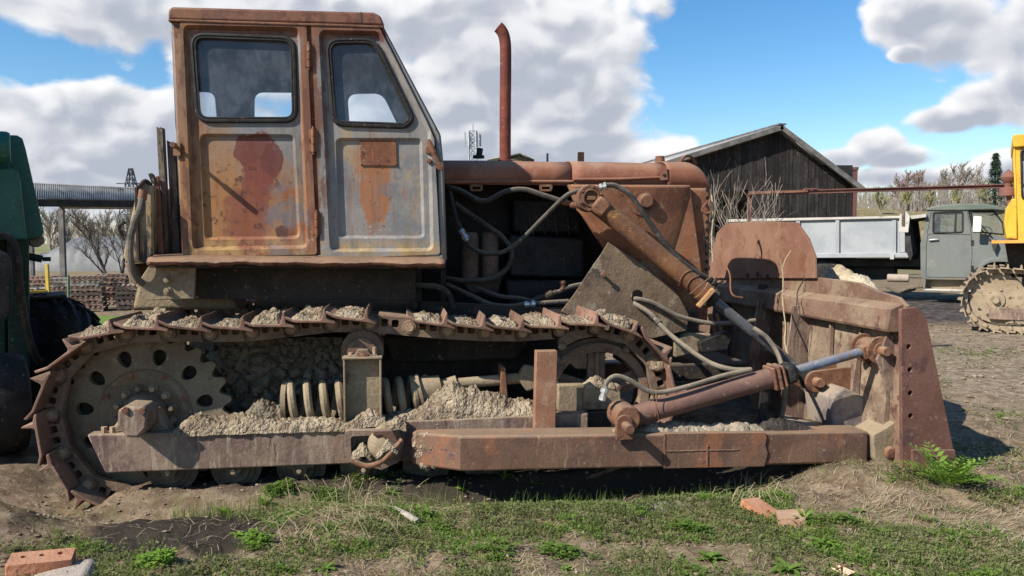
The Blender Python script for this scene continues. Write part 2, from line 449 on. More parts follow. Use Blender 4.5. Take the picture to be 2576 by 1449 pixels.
M['hose'] = weather('hose', (.026, .024, .023), (.058, .052, .045), 5, [((.16, .13, .095), 9, .58, .74)], (DUST, .35, .55, .8), rough=.65, bump=.2)
M['hose_dusty'] = weather('hose_dusty', (.095, .083, .066), (.155, .133, .104), 6, [((.08, .07, .06), 8, .6, .75)], (DUST, .4, .5, .8), rough=.8, bump=.2)
M['rubber'] = weather('rubber', (.014, .013, .013), (.03, .028, .026), 5, [((.07, .06, .048), 12, .6, .72)], None, rough=.75, bump=.3)
M['steel'] = weather('steel', (.45, .44, .42), (.6, .58, .55), 6, [((.2, .14, .09), 10, .6, .72)], None, rough=.4, metal=.7)
M['mud'] = weather('mud', (.255, .198, .132), (.36, .288, .198), 5, [((.18, .135, .09), 6, .46, .64), ((.43, .355, .255), 21, .57, .68), ((.11, .08, .055), 30, .57, .66)], None, rough=.95, bump=.75, bdist=.010, bsc=70, spec=.1, vorb=42)
M['mud_grey'] = weather('mud_grey', (.22, .18, .13), (.30, .25, .18), 5, [((.15, .12, .085), 13, .54, .7)], None, rough=.95, bump=.8, bdist=.012, bsc=60, spec=.1, vorb=22)
M['mud_dark'] = weather('mud_dark', (.035, .03, .026), (.06, .05, .043), 6, [], None, rough=.95, bump=1.0, bdist=.012, bsc=60, spec=.1)
M['wood_old'] = weather('wood_old', (.10, .075, .055), (.17, .13, .10), 4, [((.05, .038, .03), 10, .5, .62, (6, 6, .5)), ((.22, .19, .155), 12, .58, .7, (6, 6, .5))], None, bump=.6, bsc=30)
M['wood_fresh'] = weather('wood_fresh', (.32, .17, .07), (.42, .25, .12), 8, [((.18, .09, .04), 18, .52, .65, (1, 4, 4))], None, bump=.4)
M['brick'] = weather('brick', (.38, .145, .08), (.47, .21, .12), 8, [((.30, .115, .07), 16, .57, .7)], (DUST, .28, .55, .8), bump=.8, bsc=60)
# ------------------------------------------------------------------ ground
def sstep(a, b, x):
    t = max(0.0, min(1.0, (x - a) / (b - a))); return t * t * (3 - 2 * t)
def gh(x, y, fine=True):
    lx, ly = world_to_doz(x, y)
    z = 0.0
    r = math.hypot(x, y - 4)
    z -= (0.105 + 0.045 * sstep(-.5, .1, lx)) * sstep(-.42, .10, ly) * sstep(-3.0, -2.2, lx) * (1 - sstep(1.3, 2.1, lx)) * (1 - sstep(3.2, 4.2, ly))
    z -= 0.09 * sstep(-.30, .25, ly) * sstep(-3.4, -2.8, lx) * (1 - sstep(-2.7, -2.3, lx)) * (1 - sstep(.9, 1.4, ly))
    z += 0.13 * sstep(.20, .32, ly) * sstep(-.3, .2, lx) * (1 - sstep(1.1, 1.6, lx)) * (1 - sstep(.9, 1.4, ly))
    z += 0.085 * sstep(.05, .28, ly) * sstep(-2.55, -2.1, lx) * (1 - sstep(-.3, .2, lx)) * (1 - sstep(.9, 1.4, ly))
    z += 0.07 * math.exp(-((lx - 2.2) / .35) ** 2 - ((ly + .05) / .28) ** 2)
    z += 0.15 * math.exp(-((lx + 2.78) / .36) ** 2 - ((ly + .30) / .28) ** 2)
    z += 0.035 * noise.noise(Vector((x * .9, y * .9, 3.3)))
    if fine and r < 14:
        k = 1 - sstep(6, 14, r)
        z += k * (0.030 * fract(Vector((x * 3.2, y * 3.2, 1.7)), .8, 2.1, 6) + 0.013 * abs(noise.noise(Vector((x * 17, y * 17, 5.5)))) + 0.007 * noise.noise(Vector((x * 41, y * 41, 1.5))))
    if y > 60: z += 0.0
    return z
def build_ground():
    def axis(lo, hi, c0, c1, st, gr):
        a = [c0]
        while a[-1] < c1: a.append(a[-1] + st)
        s_ = st
        while a[-1] < hi: s_ *= gr; a.append(a[-1] + s_)
        b = []; q = c0; s_ = st
        while q > lo: s_ *= gr; q -= s_; b.append(q)
        return b[::-1] + a
    xs = axis(-900, 900, -2.8, 3.6, .019, 1.10); ys = axis(-60, 1500, 3.1, 5.3, .019, 1.075)
    nx, ny = len(xs), len(ys)
    vs = [(x, y, gh(x, y)) for y in ys for x in xs]
    fs = [(j * nx + i, j * nx + i + 1, (j + 1) * nx + i + 1, (j + 1) * nx + i) for j in range(ny - 1) for i in range(nx - 1)]
    me = bpy.data.meshes.new('ground'); me.from_pydata(vs, [], fs)
    t = NT('soil'); t.coords(False)
    n1 = t.noise(1.1, 8, .62); n2 = t.noise(9, 8, .7, off=4)
    col = t.mix(t.mapr(n2, .35, .65), (.135, .092, .058), (.275, .205, .138))
    col = t.mix(t.mapr(t.noise(3.1, 7, .65, off=8), .52, .68, 0, .75), col, (.10, .068, .044))
    col = t.mix(t.mapr(t.noise(26, 5, .7, off=2), .60, .72, 0, .7), col, (.36, .30, .22))
    green = t.math('MULTIPLY', t.mapr(t.noise(1.3, 6, .6, off=13), .47, .60), t.mapr(t.noise(14, 6, .7, off=1), .44, .60))
    col = t.mix(t.math('MULTIPLY', green, .45), col, (.085, .10, .032))
    # dark oily earth below the rear track, pale grit below the arm, coal-dark earth in the truck yard
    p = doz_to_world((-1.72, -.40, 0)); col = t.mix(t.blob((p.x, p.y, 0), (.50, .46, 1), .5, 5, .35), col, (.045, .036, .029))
    p = doz_to_world((-.2, .85, 0)); col = t.mix(t.blob((p.x, p.y, 0), (2.9, .85, 1), .3, 4, .4), col, (.045, .036, .028))  # moist earth, painted darker to deepen the shadow under the machine
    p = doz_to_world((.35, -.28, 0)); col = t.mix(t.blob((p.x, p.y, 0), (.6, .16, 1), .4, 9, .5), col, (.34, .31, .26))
    col = t.mix(t.math('MULTIPLY', t.blob((9.5, 17.2, 0), (6.5, 3.6, 1), .55, 1.3, .5), .92), col, t.mix(t.mapr(t.noise(5, 6, .7), .4, .65), (.022, .021, .021), (.11, .10, .092)))
    col = t.mix(t.math('MULTIPLY', t.blob((7.0, 9.5, 0), (4.0, 4.0, 1), .6, 1.5, .6), .8), col, t.mix(t.mapr(t.noise(7, 8, .75), .42, .62), (.15, .112, .075), (.34, .28, .20)))
    col = t.mix(t.blob((-7.6, 14.0, 0), (2.6, 1.5, 1), .5, 1.0, .5), col, (.12, .19, .035))
    # dry spring meadow farther away
    g = t.n('ShaderNodeSeparateXYZ'); t.set(g.inputs[0], t.raw)
    col = t.mix(t.mapr(g.outputs[1], 24, 60), col, t.mix(t.mapr(t.noise(.12, 5, .6), .4, .6), (.24, .20, .10), (.14, .16, .06)))
    h = t.math('ADD', t.noise(34, 8, .75, off=6), t.math('MULTIPLY', t.noise(8, 6, .6, off=3), 1.5))
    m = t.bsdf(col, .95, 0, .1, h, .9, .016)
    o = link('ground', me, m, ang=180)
    tag(o, 'trampled brown earth of the machine yard with weeds and straw', kind='structure')
    return o
build_ground()
# ------------------------------------------------------------------ the bulldozer
root = empty('crawler_bulldozer', (0, DOZ_Y, 0), YAW)
tag(root, 'large rusty crawler bulldozer with a tall closed cab and a wide blade', 'bulldozer')
def P2(px, py, y): p = D(px, py, y); return (p.x, p.z)
def polyp(pts, y): return [P2(a, b, y) for a, b in pts]
def tubep(pts, r, n=10, k=6):             # pts: (px, py, y)
    return MB().tube(catmull([D(*p) for p in pts], k), r, n)

# ---- paint of the cab: grey over ochre, rusting
YC = .65
def cab_paint():
    a, b = D(645, 415, YC), D(640, 560, YC)
    rr = D(900, 60, YC)
    blobs = [((.30, .125, .035), (b.x, YC, b.z), (.36, .6, .42), .8, 4, .6, .8),
             ((.33, .15, .045), (D(520, 470, YC).x, YC, D(520, 470, YC).z), (.22, .6, .42), .5, 6, .7, .7),
             ((.36, .18, .06), (D(480, 560, YC).x, YC, D(480, 560, YC).z), (.12, .6, .5), .5, 8, .7, .6),
             ((.15, .037, .026), (a.x, YC, a.z + .02), (.105, .6, .21), .75, 7, .10, .92),
             ((.15, .037, .026), (a.x - .07, YC, a.z + .09), (.075, .6, .10), .6, 9, .12, .92),
             ((.12, .03, .024), (a.x + .09, YC, a.z + .03), (.065, .6, .12), .6, 9, .12, .92),
             ((.19, .048, .028), (a.x + .0, YC, a.z - .14), (.10, .6, .16), .9, 11, .3, .8),
             ((.19, .05, .03), (D(620, 545, YC).x, YC, D(620, 545, YC).z), (.14, .5, .20), .7, 10, .4, .75),
             ((.09, .035, .022), (D(714, 583, YC).x, YC, D(714, 583, YC).z), (.06, .5, .04), .6, 16, .1, .95),
             ((.34, .12, .035), (D(945, 480, YC).x, YC, D(945, 480, YC).z), (.09, .5, .24), .95, 11, .35, .8),
             ((.30, .13, .04), (D(940, 400, YC).x, YC, D(940, 400, YC).z), (.16, .5, .12), .4, 8, .5, .5),
             ((.20, .075, .035), (rr.x - .6, YC, rr.z + .06), (1.6, 3, .17), .35, 5, .35, .92),
             ((.24, .10, .045), (D(780, 330, YC).x, YC, D(780, 330, YC).z), (.055, .6, 1.1), .4, 9, .5, .9),
             ((.26, .12, .05), (D(470, 200, YC).x, YC, D(470, 200, YC).z), (.10, .6, .8), .5, 7, .6, .7)]
    def cc(px, py): p = D(px, py, YC); return (p.x, YC, p.z)
    specks = [((.085, .03, .018), cc(610, 520), (.42, .6, .40), 16, .56, .62, None, .85),
              ((.24, .075, .025), cc(640, 545), (.30, .6, .30), 9, .50, .60, (1, 1, .5), .8),
              ((.12, .04, .025), cc(600, 62), (1.4, .6, .16), 11, .52, .60, None, .8),
              ((.34, .12, .03), cc(950, 450), (.16, .6, .34), 22, .52, .60, (1.6, 1, .16), .9),
              ((.30, .13, .04), cc(870, 500), (.10, .6, .30), 18, .54, .62, (1.6, 1, .2), .6),
              ((.075, .03, .02), cc(950, 480), (.14, .6, .30), 24, .60, .65, None, .9),
              ((.40, .26, .10), cc(620, 632), (1.6, .6, .07), 7, .46, .58, None, .7),
              ((.15, .055, .03), cc(470, 400), (.10, .6, 1.1), 8, .48, .58, (1, 1, .4), .75),
              ((.15, .055, .03), cc(790, 350), (.08, .6, 1.2), 8, .46, .56, (1, 1, .4), .8),
              ((.14, .145, .155), cc(720, 560), (.14, .6, .25), 4, .45, .55, None, .7),
              ((.15, .155, .165), cc(1030, 480), (.20, .6, .30), 3, .45, .58, None, .75),
              ((.46, .43, .38), cc(950, 600), (.5, .6, .10), 26, .60, .64, None, .6)]
    return weather('cab_paint', (.195, .182, .168), (.265, .245, .222), 2.2,
                   [((.36, .25, .14), 2.6, .53, .68, (2.2, 1, .6), .75), ((.185, .185, .19), 1.9, .55, .68, None, .8),
                    ((.24, .10, .045), 13, .62, .70), ((.13, .05, .03), 24, .66, .72)],
                   None, rough=.62, bump=.22, bdist=.004, spec=.35, blobs=blobs, rnd=False, grain=.25, streak=.45, specks=specks)
M['cab'] = cab_paint()
M['cab_in'] = weather('cab_in', (.10, .105, .118), (.155, .155, .16), 3, [((.13, .07, .045), 8, .6, .72)], None, rough=.7)
def glass(name, tint=(.80, .88, .95), dirt_sheen=.10, dcol=(.30, .31, .32)):
    t = NT(name); t.coords()
    tr = t.n('ShaderNodeBsdfTransparent'); tr.inputs[0].default_value = (*tint, 1)
    gl = t.n('ShaderNodeBsdfGlossy'); gl.inputs['Roughness'].default_value = .04; gl.inputs['Color'].default_value = (.9, .95, 1, 1)
    fr = t.n('ShaderNodeFresnel'); fr.inputs[0].default_value = 1.5
    m1 = t.n('ShaderNodeMixShader'); t.set(m1.inputs[0], fr.outputs[0]); t.set(m1.inputs[1], tr.outputs[0]); t.set(m1.inputs[2], gl.outputs[0])
    df = t.n('ShaderNodeBsdfDiffuse'); df.inputs[0].default_value = (*dcol, 1)
    k = t.math('MULTIPLY', t.math('ADD', t.mapr(t.noise(5, 6, .7, stretch=(1.3, 1.3, .8)), .35, .75), .35), dirt_sheen)
    m2 = t.n('ShaderNodeMixShader'); t.set(m2.inputs[0], k); t.set(m2.inputs[1], m1.outputs[0]); t.set(m2.inputs[2], df.outputs[0])
    o = t.n('ShaderNodeOutputMaterial'); t.set(o.inputs[0], m2.outputs[0]); return t.m
M['glass'] = glass('glass', dirt_sheen=.20, dcol=(.30, .335, .39))  # bluish film: dirt, plus sky reflection painted as diffuse colour

def build_cab():
    cab = empty('cab', parent=root)
    YF = 2.45
    YB = YC + .060                        # cab shell lies behind the door skins
    out_px = [(431, 48), (962, 66), (1106, 338), (1114, 420), (1122, 655), (459, 668)]
    W1 = rpoly(polyp([(482, 86), (738, 96), (744, 303), (497, 303)], YC), .075)
    W2 = rpoly(polyp([(823, 101), (942, 99), (1038, 297), (1022, 318), (838, 312)], YC), [.08, .12, .04, .07, .08])
    outl = polyp(out_px, YC)
    # side shells: near (behind the doors) and far
    MB().fill([outl, inset(W1, -.012), inset(W2, -.012)], lambda a, b: (a, YB, b)).obj('side_wall', M['cab_in'], cab, recalc=False)
    W1f = rpoly([(p[0] - .02, p[1]) for p in polyp([(510, 92), (738, 96), (744, 303), (510, 303)], YC)], .08)
    MB().fill([outl, W1f, W2], lambda a, b: (a, YF, b)).obj('side_wall', M['cab_in'], cab, solid=.03, recalc=False)
    # corner edge strips that show beside the doors
    MB().prism(polyp([(431, 48), (456, 49), (487, 667), (459, 668)], YC), YC - .002, YB - .014).obj('corner_post', M['cab'], cab, bevel=.012)
    MB().prism(polyp([(962, 66), (1106, 338), (1114, 420), (1122, 655), (1108, 655), (1101, 424), (1094, 346), (956, 68)], YC), YC - .002, YC + .11).obj('front_post', M['cab'], cab, bevel=.008)
    MB().prism(polyp([(770, 58), (786, 58), (809, 652), (796, 652)], YC), YC + .002, YB - .014).obj('door_post', M['rust'], cab, bevel=.004)
    MB().prism(polyp([(478, 643), (1112, 640), (1121, 655), (460, 668)], YC), YC - .012, YB - .014).obj('sill', M['cab'], cab, bevel=.005)
    # rear wall with window
    a, b = Vector(P2(431, 48, YC)), Vector(P2(459, 668, YC))
    def rear(y, s, dx=0): return (a.x + (b.x - a.x) * s + dx, y, a.y + (b.y - a.y) * s)
    hole = rpoly([(.73, .02), (2.41, .02), (2.41, .46), (.73, .46)], [.03, .03, .05, .05])
    MB().fill([[(YC + .05, 0), (YF - .02, 0), (YF - .02, 1), (YC + .05, 1)], hole], lambda y, s: rear(y, s)).obj('rear_wall', M['cab_in'], cab, solid=.03, recalc=False)
    g = MB().fill([hole], lambda y, s: rear(y, s)).obj('rear_window', M['glass'], cab, recalc=False)
    MB().tube([rear(y, s, -.012) for y, s in hole], .014, 6, closed=True).obj('rubber_seal', M['rubber'], g)
    # sloping windscreen wall and front wall
    f0, f1, f2, f3 = [Vector(P2(*q, YC)) for q in ((960, 66), (1104, 338), (1112, 420), (1120, 655))]
    def front(y, s):
        p = f0 + (f1 - f0) * s; return (p.x, y, p.y)
    hl = [rpoly([(.80, .10), (1.48, .10), (1.48, .93), (.80, .93)], .05), rpoly([(1.60, .10), (2.30, .10), (2.30, .93), (1.60, .93)], .05)]
    MB().fill([[(YC + .05, 0), (YF, 0), (YF, 1), (YC + .05, 1)]] + hl, front).obj('windscreen_frame', M['cab_in'], cab, solid=.03, recalc=False)
    for h in hl:
        g = MB().fill([h], front).obj('windscreen', M['glass'], cab, recalc=False)
        MB().tube([Vector(front(*q)) + Vector((.01, 0, .006)) for q in h], .013, 6, closed=True).obj('rubber_seal', M['rubber'], g)
    MB().add([(f1.x, YC + .05, f1.y), (f1.x, YF, f1.y), (f2.x, YF, f2.y), (f2.x, YC + .05, f2.y), (f3.x, YF, f3.y), (f3.x, YC + .05, f3.y)], [(0, 1, 2, 3), (3, 2, 4, 5)]).obj('front_wall', M['cab'], cab, solid=.03)
    MB().box(b.x + .03, f3.x - .03, YC + .06, YF - .03, b.y - .01, b.y + .02).obj('floor', M['dark_iron'], cab)
    MB().box(-1.62, -1.22, 1.30, 1.80, b.y + .02, b.y + .42).box(-1.70, -1.60, 1.30, 1.80, b.y + .3, b.y + .82).obj('seat', M['black'], cab, bevel=.04)
    # roof cap
    prof = polyp([(424, 50), (425, 26), (434, 18), (940, 32), (957, 40), (968, 66)], YC)
    MB().prism(prof, YC - .016, YF + .016).obj('roof', M['cab'], cab, bevel=.022, seg=3)
    MB().prism([(p[0], p[1]) for p in polyp([(426, 50), (966, 67), (966, 73), (426, 56)], YC)], YC - .024, YC + .03).obj('rain_gutter', M['rust'], cab, bevel=.004)
    c = D(908, 36, YC)
    MB().box(c.x - .004, c.x + .004, YC - .019, YC + .01, c.z - .055, c.z + .01).obj('roof_seam', M['rust'], cab)
    # doors
    def door(outer, emb, win, pan, er, pr):
        door_o = None
        y0 = YC - .018; yf = YC + .012; yp = YC + .034
        O = rpoly(polyp(outer, YC), .02, 3)
        E = rpoly(polyp(emb, YC), er); Ei = inset(E, .022)
        Pn = rpoly(polyp(pan, YC), pr); Pi = inset(Pn, .020)
        Wl = win; Wi = inset(win, .004)
        mb = MB()
        y_ = lambda yy: (lambda a, b: (a, yy, b))
        mb.fill([O, E], y_(y0))
        mb.wall([(p[0], y0, p[1]) for p in E], [(p[0], yf, p[1]) for p in Ei])
        mb.fill([Ei, Wl, Pn], y_(yf))
        mb.wall([(p[0], yf, p[1]) for p in Pn], [(p[0], yp, p[1]) for p in Pi])
        mb.fill([Pi], y_(yp))
        mb.wall([(p[0], y0, p[1]) for p in O], [(p[0], YB, p[1]) for p in O])
        mb.wall([(p[0], yf, p[1]) for p in Wl], [(p[0], YB, p[1]) for p in Wi])
        d = mb.obj('door', M['cab'], cab, recalc=True, ang=50)
        g = MB().fill([Wl], y_(yf + .012)).obj('window_pane', M['glass'], d, recalc=False)
        MB().tube([(p[0], yf - .003, p[1]) for p in Wl], .0165, 8, closed=True).obj('rubber_seal', M['rubber'], d)
        MB().tube([(p[0], yf - .012, p[1]) for p in inset(Wl, .016)], .007, 6, closed=True).obj('seal_lip', M['rubber'], d)
        return d
    d1 = door([(454, 57), (771, 60), (798, 640), (478, 645)], [(462, 64), (754, 70), (777, 625), (486, 630)], W1, [(500, 335), (741, 337), (755, 601), (513, 604)], .045, .045)
    d2 = door([(783, 60), (952, 66), (1070, 300), (1092, 350), (1107, 640), (808, 650)], [(802, 76), (953, 80), (1084, 330), (1091, 632), (830, 634)], W2, [(843, 346), (1062, 346), (1069, 600), (850, 600)], [.05, .05, .07, .05, .05], .04)
    tag(d1, 'door with broad rust stain'); tag(d2, 'front door with patched panel')
    # riveted patch plate
    y = YC + .031
    pp = MB().prism(polyp([(905, 346), (996, 347), (998, 416), (907, 415)], YC), y - .006, y + .002).obj('patch_plate', M['rust_red'], d2, bevel=.001)
    for q in ((907, 348), (951, 348), (994, 349), (909, 413), (952, 414), (996, 414)):
        c = D(*q, y - .006); MB().lathe([(.006, 0), (.004, -.004), (0, -.005)], c, (0, 1, 0), 8).obj('rivet', M['rust'], pp)
    # hinges
    for px, py in ((777, 140), (788, 353), (797, 562)):
        c = D(px, py, YC - .026); h = MB()
        for k in range(3):
            z0 = c.z - .075 + .05 * k; h.cyl((c.x, c.y, z0 + .002), (c.x, c.y, z0 + .047), .0125, n=12)
        h.cyl((c.x, c.y, c.z - .088), (c.x, c.y, c.z + .088), .007, n=8)
        h.box(c.x - .028, c.x + .028, c.y + .004, c.y + .01, c.z - .07, c.z + .07)
        h.obj('hinge', M['rust_red'], cab)
    # handle
    c0, c1 = D(1076, 352, YC - .05), D(1111, 424, YC - .06)
    h = MB().tube([c0, c0.lerp(c1, .5), c1], [.017, .021, .015], 8).lathe([(.026, 0), (.026, .02), (.018, .06)], D(1107, 418, YC - .075), (0, 1, 0), 14)
    h.lathe([(.028, 0), (.03, .02), (.03, .05)], D(1081, 376, YC - .03), (0, 1, 0), 16).lathe([(.016, 0), (.016, .03)], D(1079, 404, YC - .03), (0, 1, 0), 10)
    h.obj('door_handle', M['rust'], cab, bevel=.002)
    # lamp bracket rod sticking out towards the viewer at the rear edge
    a = D(446, 372, YC); e = Vector((a.x + .02, YC - .175, a.z + .0))
    MB().tube([a + Vector((0, .02, 0)), a.lerp(e, .55)], .012, 8).tube([a.lerp(e, .5), e], .017, 8).box(a.x - .02, a.x + .022, YC - .02, YC, a.z - .05, a.z + .03).obj('lamp_bracket', M['cab'], cab)
    # cable hanging inside
    MB().tube(catmull([D(487, 135, .78), D(496, 170, .78), D(492, 195, .78), D(506, 200, .77), D(500, 214, .78), D(495, 190, .78)], 6), .006, 6).obj('cable', M['black'], cab)
    # drip edge under the cab: crumpled sheet
    mb = MB(); n = 60; rows = []
    for i in range(n + 1):
        t = i / n; p = D(372 + (1120 - 372) * t, 657 + 5 * t, .50)
        wv = .010 * noise.noise(Vector((t * 11, 0, 2))) + .006 * noise.noise(Vector((t * 37, 3, 2)))
        rows.append([(p.x, YC + .06, p.z + .045), (p.x, .50, p.z + .018 + wv * .4), (p.x, .47 + wv, p.z - .002 + wv), (p.x, .475 + wv * .5, p.z - .022 + wv * 1.6)])
    vs = [v for r in rows for v in r]
    mb.add(vs, [(i * 4 + j, i * 4 + j + 1, (i + 1) * 4 + j + 1, (i + 1) * 4 + j) for i in range(n) for j in range(3)])
    mb.obj('fender_sheet', M['rust'], cab, solid=.004, ang=25)
build_cab()

# ---- timber and tank behind the cab
def build_rear():
    def plank(px0, px1, py0, py1, y0, y1, jag, mat, name):
        a, b = D(px0, py0, y0), D(px1, py1, y0); mb = MB()
        top = [(a.x + (b.x - a.x) * i / 5, a.z + (jag * random.uniform(-1, .4) if 0 < i < 6 else 0)) for i in range(6)]
        mb.prism(top + [(b.x + .02, b.z), (a.x + .02, b.z)], y0, y1); return mb.obj(name, mat, root, bevel=.004)
    plank(393, 417, 318, 655, .74, .80, .02, M['wood_old'], 'wooden_post')
    plank(419, 446, 352, 655, .80, .90, .06, M['wood_old'], 'wooden_post')
    o = plank(384, 404, 442, 655, .69, .715, .01, M['rust'], 'angle_iron')
    o = plank(372, 384, 436, 462, .68, .72, .01, M['dark_iron'], 'hook')
    pr = polyp([(346, 466), (352, 458), (384, 466), (386, 640), (374, 662), (318, 660), (308, 645), (330, 540)], .62)
    tk = MB().prism(rpoly(pr, .03, 3), .62, 2.1).obj('fuel_tank', weather('tank_paint', (.26, .17, .08), (.33, .25, .15), 3, [((.07, .055, .045), 5, .5, .62, (2, 2, .5)), ((.40, .31, .17), 9, .6, .7)], (DUST, .3, .55, .8)), root, bevel=.03, seg=3)
    MB().box(*sorted((D(338, 480, .6).x, D(346, 480, .6).x)), .60, .625, D(338, 655, .6).z, D(340, 470, .6).z).obj('strap', M['dark_iron'], tk, bevel=.003)
    MB().tube(catmull([D(350, 470, .6), D(365, 455, .62), D(380, 468, .64)], 5), .014, 8).obj('filler_lip', M['dark_iron'], tk)
    h = tubep([(358, 495, .56), (352, 525, .53), (338, 560, .52), (328, 600, .52), (327, 640, .52), (334, 680, .54), (350, 706, .58), (368, 716, .64)], .021, 10).obj('hose', M['hose_dusty'], root)
    c = D(357, 490, .56); MB().cyl(c + V(0, 0, -.03), c + V(.01, 0, .03), .026, n=12).obj('hose_fitting', M['rust'], h)
    tubep([(312, 560, .75), (300, 570, .78), (306, 590, .8), (312, 605, .8)], .012, 8).obj('hose', M['hose'], root)
    MB().prism(polyp([(318, 660), (345, 668), (352, 720), (330, 706)], .66), .62, .95).obj('tank_bracket', M['dusty'], root, bevel=.01)
    # final drive housing, dusty steel behind the sprocket, up to the cab floor
    MB().prism(polyp([(350, 690), (560, 690), (600, 780), (330, 780)], .92), .92, 1.3).obj('drive_housing', M['dusty'], root, bevel=.03)
    MB().prism(polyp([(375, 668), (492, 672), (488, 752), (374, 756), (372, 735), (340, 720)], .60), .60, .63).obj('fender_bracket', M['dusty'], root, bevel=.006)
    for q in ((421, 704), (421, 731)):
        c = D(*q, .60); MB().lathe([(.03, 0), (.03, -.006), (.018, -.007), (.018, -.03), (0, -.031)], c, (0, 1, 0), 6).obj('bolt', M['dusty'], root)
    MB().prism(polyp([(490, 674), (1046, 676), (1046, 756), (488, 752)], .74), .74, .80).obj('fender_panel', M['dark_iron'], root, bevel=.006)
    MB().prism(polyp([(375, 668), (1120, 668), (1120, 676), (375, 674)], .50), .50, 2.6).obj('running_board', M['dark_iron'], root)
build_rear()

# ---- hood, exhaust, radiator, engine bay
def build_hood():
    hood_y0, hood_y1 = 1.14, 2.10
    pa, pb = D(1112, 463, hood_y0), D(1676, 460, hood_y0)
    zt = D(1300, 402, 1.25).z; zb = pa.z
    def section(x, dz=0, dy=0):
        pts = []
        for i in range(13):
            q = math.pi * i / 12
            yy = 1.62 - (.48 + dy) * (abs(math.cos(q)) ** .45) * (1 if math.cos(q) > 0 else -1)
            zz = zb + (zt + dz - zb) * (math.sin(q) ** .42 if 0 < q < math.pi else 0)
            pts.append((x, yy, zz))
        return pts
    def shell(x0, x1, dz0=0, dz1=0, dy=0, n=8):
        secs = [section(x0 + (x1 - x0) * i / n, dz0 + (dz1 - dz0) * i / n + .004 * noise.noise(Vector((i * .7, x0, 0))), dy) for i in range(n + 1)]
        return MB().add([v for s in secs for v in s], [(i * 13 + j, i * 13 + j + 1, (i + 1) * 13 + j + 1, (i + 1) * 13 + j) for i in range(n) for j in range(12)])
    xm = D(1443, 430, 1.14).x; xr = D(1679, 430, 1.14).x; xf = D(1790, 450, 1.12).x
    M['hood'] = weather('hood_paint', (.235, .088, .052), (.30, .13, .078), 2.2, [((.33, .20, .145), 2.6, .52, .70, None, .7), ((.17, .055, .04), 7, .6, .72), ((.10, .04, .03), 30, .66, .72)], (DUST, .38, .58, .82), rough=.7, bump=.25, grain=.3)
    h1 = shell(pa.x - .3, xm, 0, 0).obj('hood', M['hood'], root, solid=.006, ang=60)
    h2 = shell(xm - .01, xr, .006, 0, .006).obj('hood', M['hood'], root, solid=.006, ang=60)
    MB().tube([D(1443, 452, 1.127), D(1560, 451, 1.127), D(1668, 446, 1.127)], [.012, .013, .008], 8).obj('bead', M['hood'], h2)
    MB().tube([D(1120, 458, 1.135), D(1300, 457, 1.135), D(1440, 457, 1.135)], .012, 8).obj('bead', M['hood'], h1)
    # front cap, rounded down at the nose
    prof = [(xr - .01, 0), (xr + .25, .004)]
    n = 10; secs = []
    n = 14; rc = .17
    for i in range(n + 1):
        t = i / n
        if t < .4: x = xr - .004 + (xf - rc - xr) * t / .4; drop = 0
        else: q_ = (t - .4) / .6 * math.pi / 2; x = xf - rc + rc * math.sin(q_); drop = (zt - zb) * (1 - math.cos(q_)) * .95
        s = section(x, .012, .016)
        secs.append([(a, b, max(zb - .012, c - drop) if c > zb + .02 else zb - .012) for a, b, c in s])
    MB().add([v for s in secs for v in s], [(i * 13 + j, i * 13 + j + 1, (i + 1) * 13 + j + 1, (i + 1) * 13 + j) for i in range(n) for j in range(12)]).obj('nose_cap', M['hood'], root, solid=.008, ang=60)
    fl = MB().prism(rpoly(polyp([(1662, 412), (1676, 418), (1680, 452), (1660, 454)], 1.12), .01, 3), 1.115, 1.122).obj('flap', M['hood'], root)
    c = D(1672, 441, 1.112); MB().lathe([(.013, 0), (.013, .004)], c, (0, 1, 0), 14).obj('hole_rim', M['black'], fl)
    # tabs below the hood edge
    for px in (1198, 1373):
        lp = rpoly(polyp([(px - 17, 464), (px + 17, 464), (px + 15, 481), (px - 15, 481)], 1.13), .012, 3)
        hp = rpoly(polyp([(px - 10, 470), (px + 10, 470), (px + 10, 476), (px - 10, 476)], 1.13), .004, 3)
        MB().plate([lp, hp], 1.124, 1.132).obj('latch_tab', M['rust'], root)
    # exhaust pipe
    M['exhaust'] = weather('exhaust_rust', (.12, .03, .02), (.17, .045, .028), 4, [((.08, .025, .02), 6, .55, .7), ((.22, .08, .045), 15, .6, .7)], None, rough=.75, bump=.4)
    pts = [D(1271, 420, 1.6), D(1271, 300, 1.6), D(1272, 180, 1.6), D(1272, 135, 1.6), D(1271, 108, 1.6), D(1267, 88, 1.6), D(1260, 75, 1.6), D(1253, 68, 1.6)]
    ex = MB().tube(catmull(pts, 5), .042, 18, caps=False).obj('exhaust_pipe', M['exhaust'], root, solid=.006)
    c = D(1271, 404, 1.6); MB().lathe([(.062, 0), (.062, .012), (.045, .016)], c - V(0, 0, .01), (0, 0, 1), 18).obj('collar', M['exhaust'], ex)
    c = D(1204, 398, 1.45); MB().cyl(c, c + V(.0, 0, .02), .045, n=12).cyl(c, c + V(.012, 0, .075), .024, n=12).obj('breather', M['black'], root)
    for (px, w, py) in ((1377, .012, 386), (1461, .05, 383)):
        a, b = D(px, 410, 1.95), D(px, py, 1.95)
        MB().box(a.x - w / 2, a.x + w / 2, 1.93, 1.97, a.z, b.z).obj('stub', M['rust_red'] if w > .02 else M['black'], root, bevel=.003)
    c = D(1660, 406, 1.5); MB().lathe([(.04, 0), (.04, .03), (.036, .04), (.036, .06)], c - V(0, 0, .02), (0, 0, 1), 20).obj('radiator_cap', M['rust'], root)
    MB().tube(catmull([D(1712, 408, 1.4), D(1722, 394, 1.4), D(1738, 394, 1.5), D(1750, 412, 1.55)], 6), .012, 8).obj('lifting_loop', M['rust_red'], root)
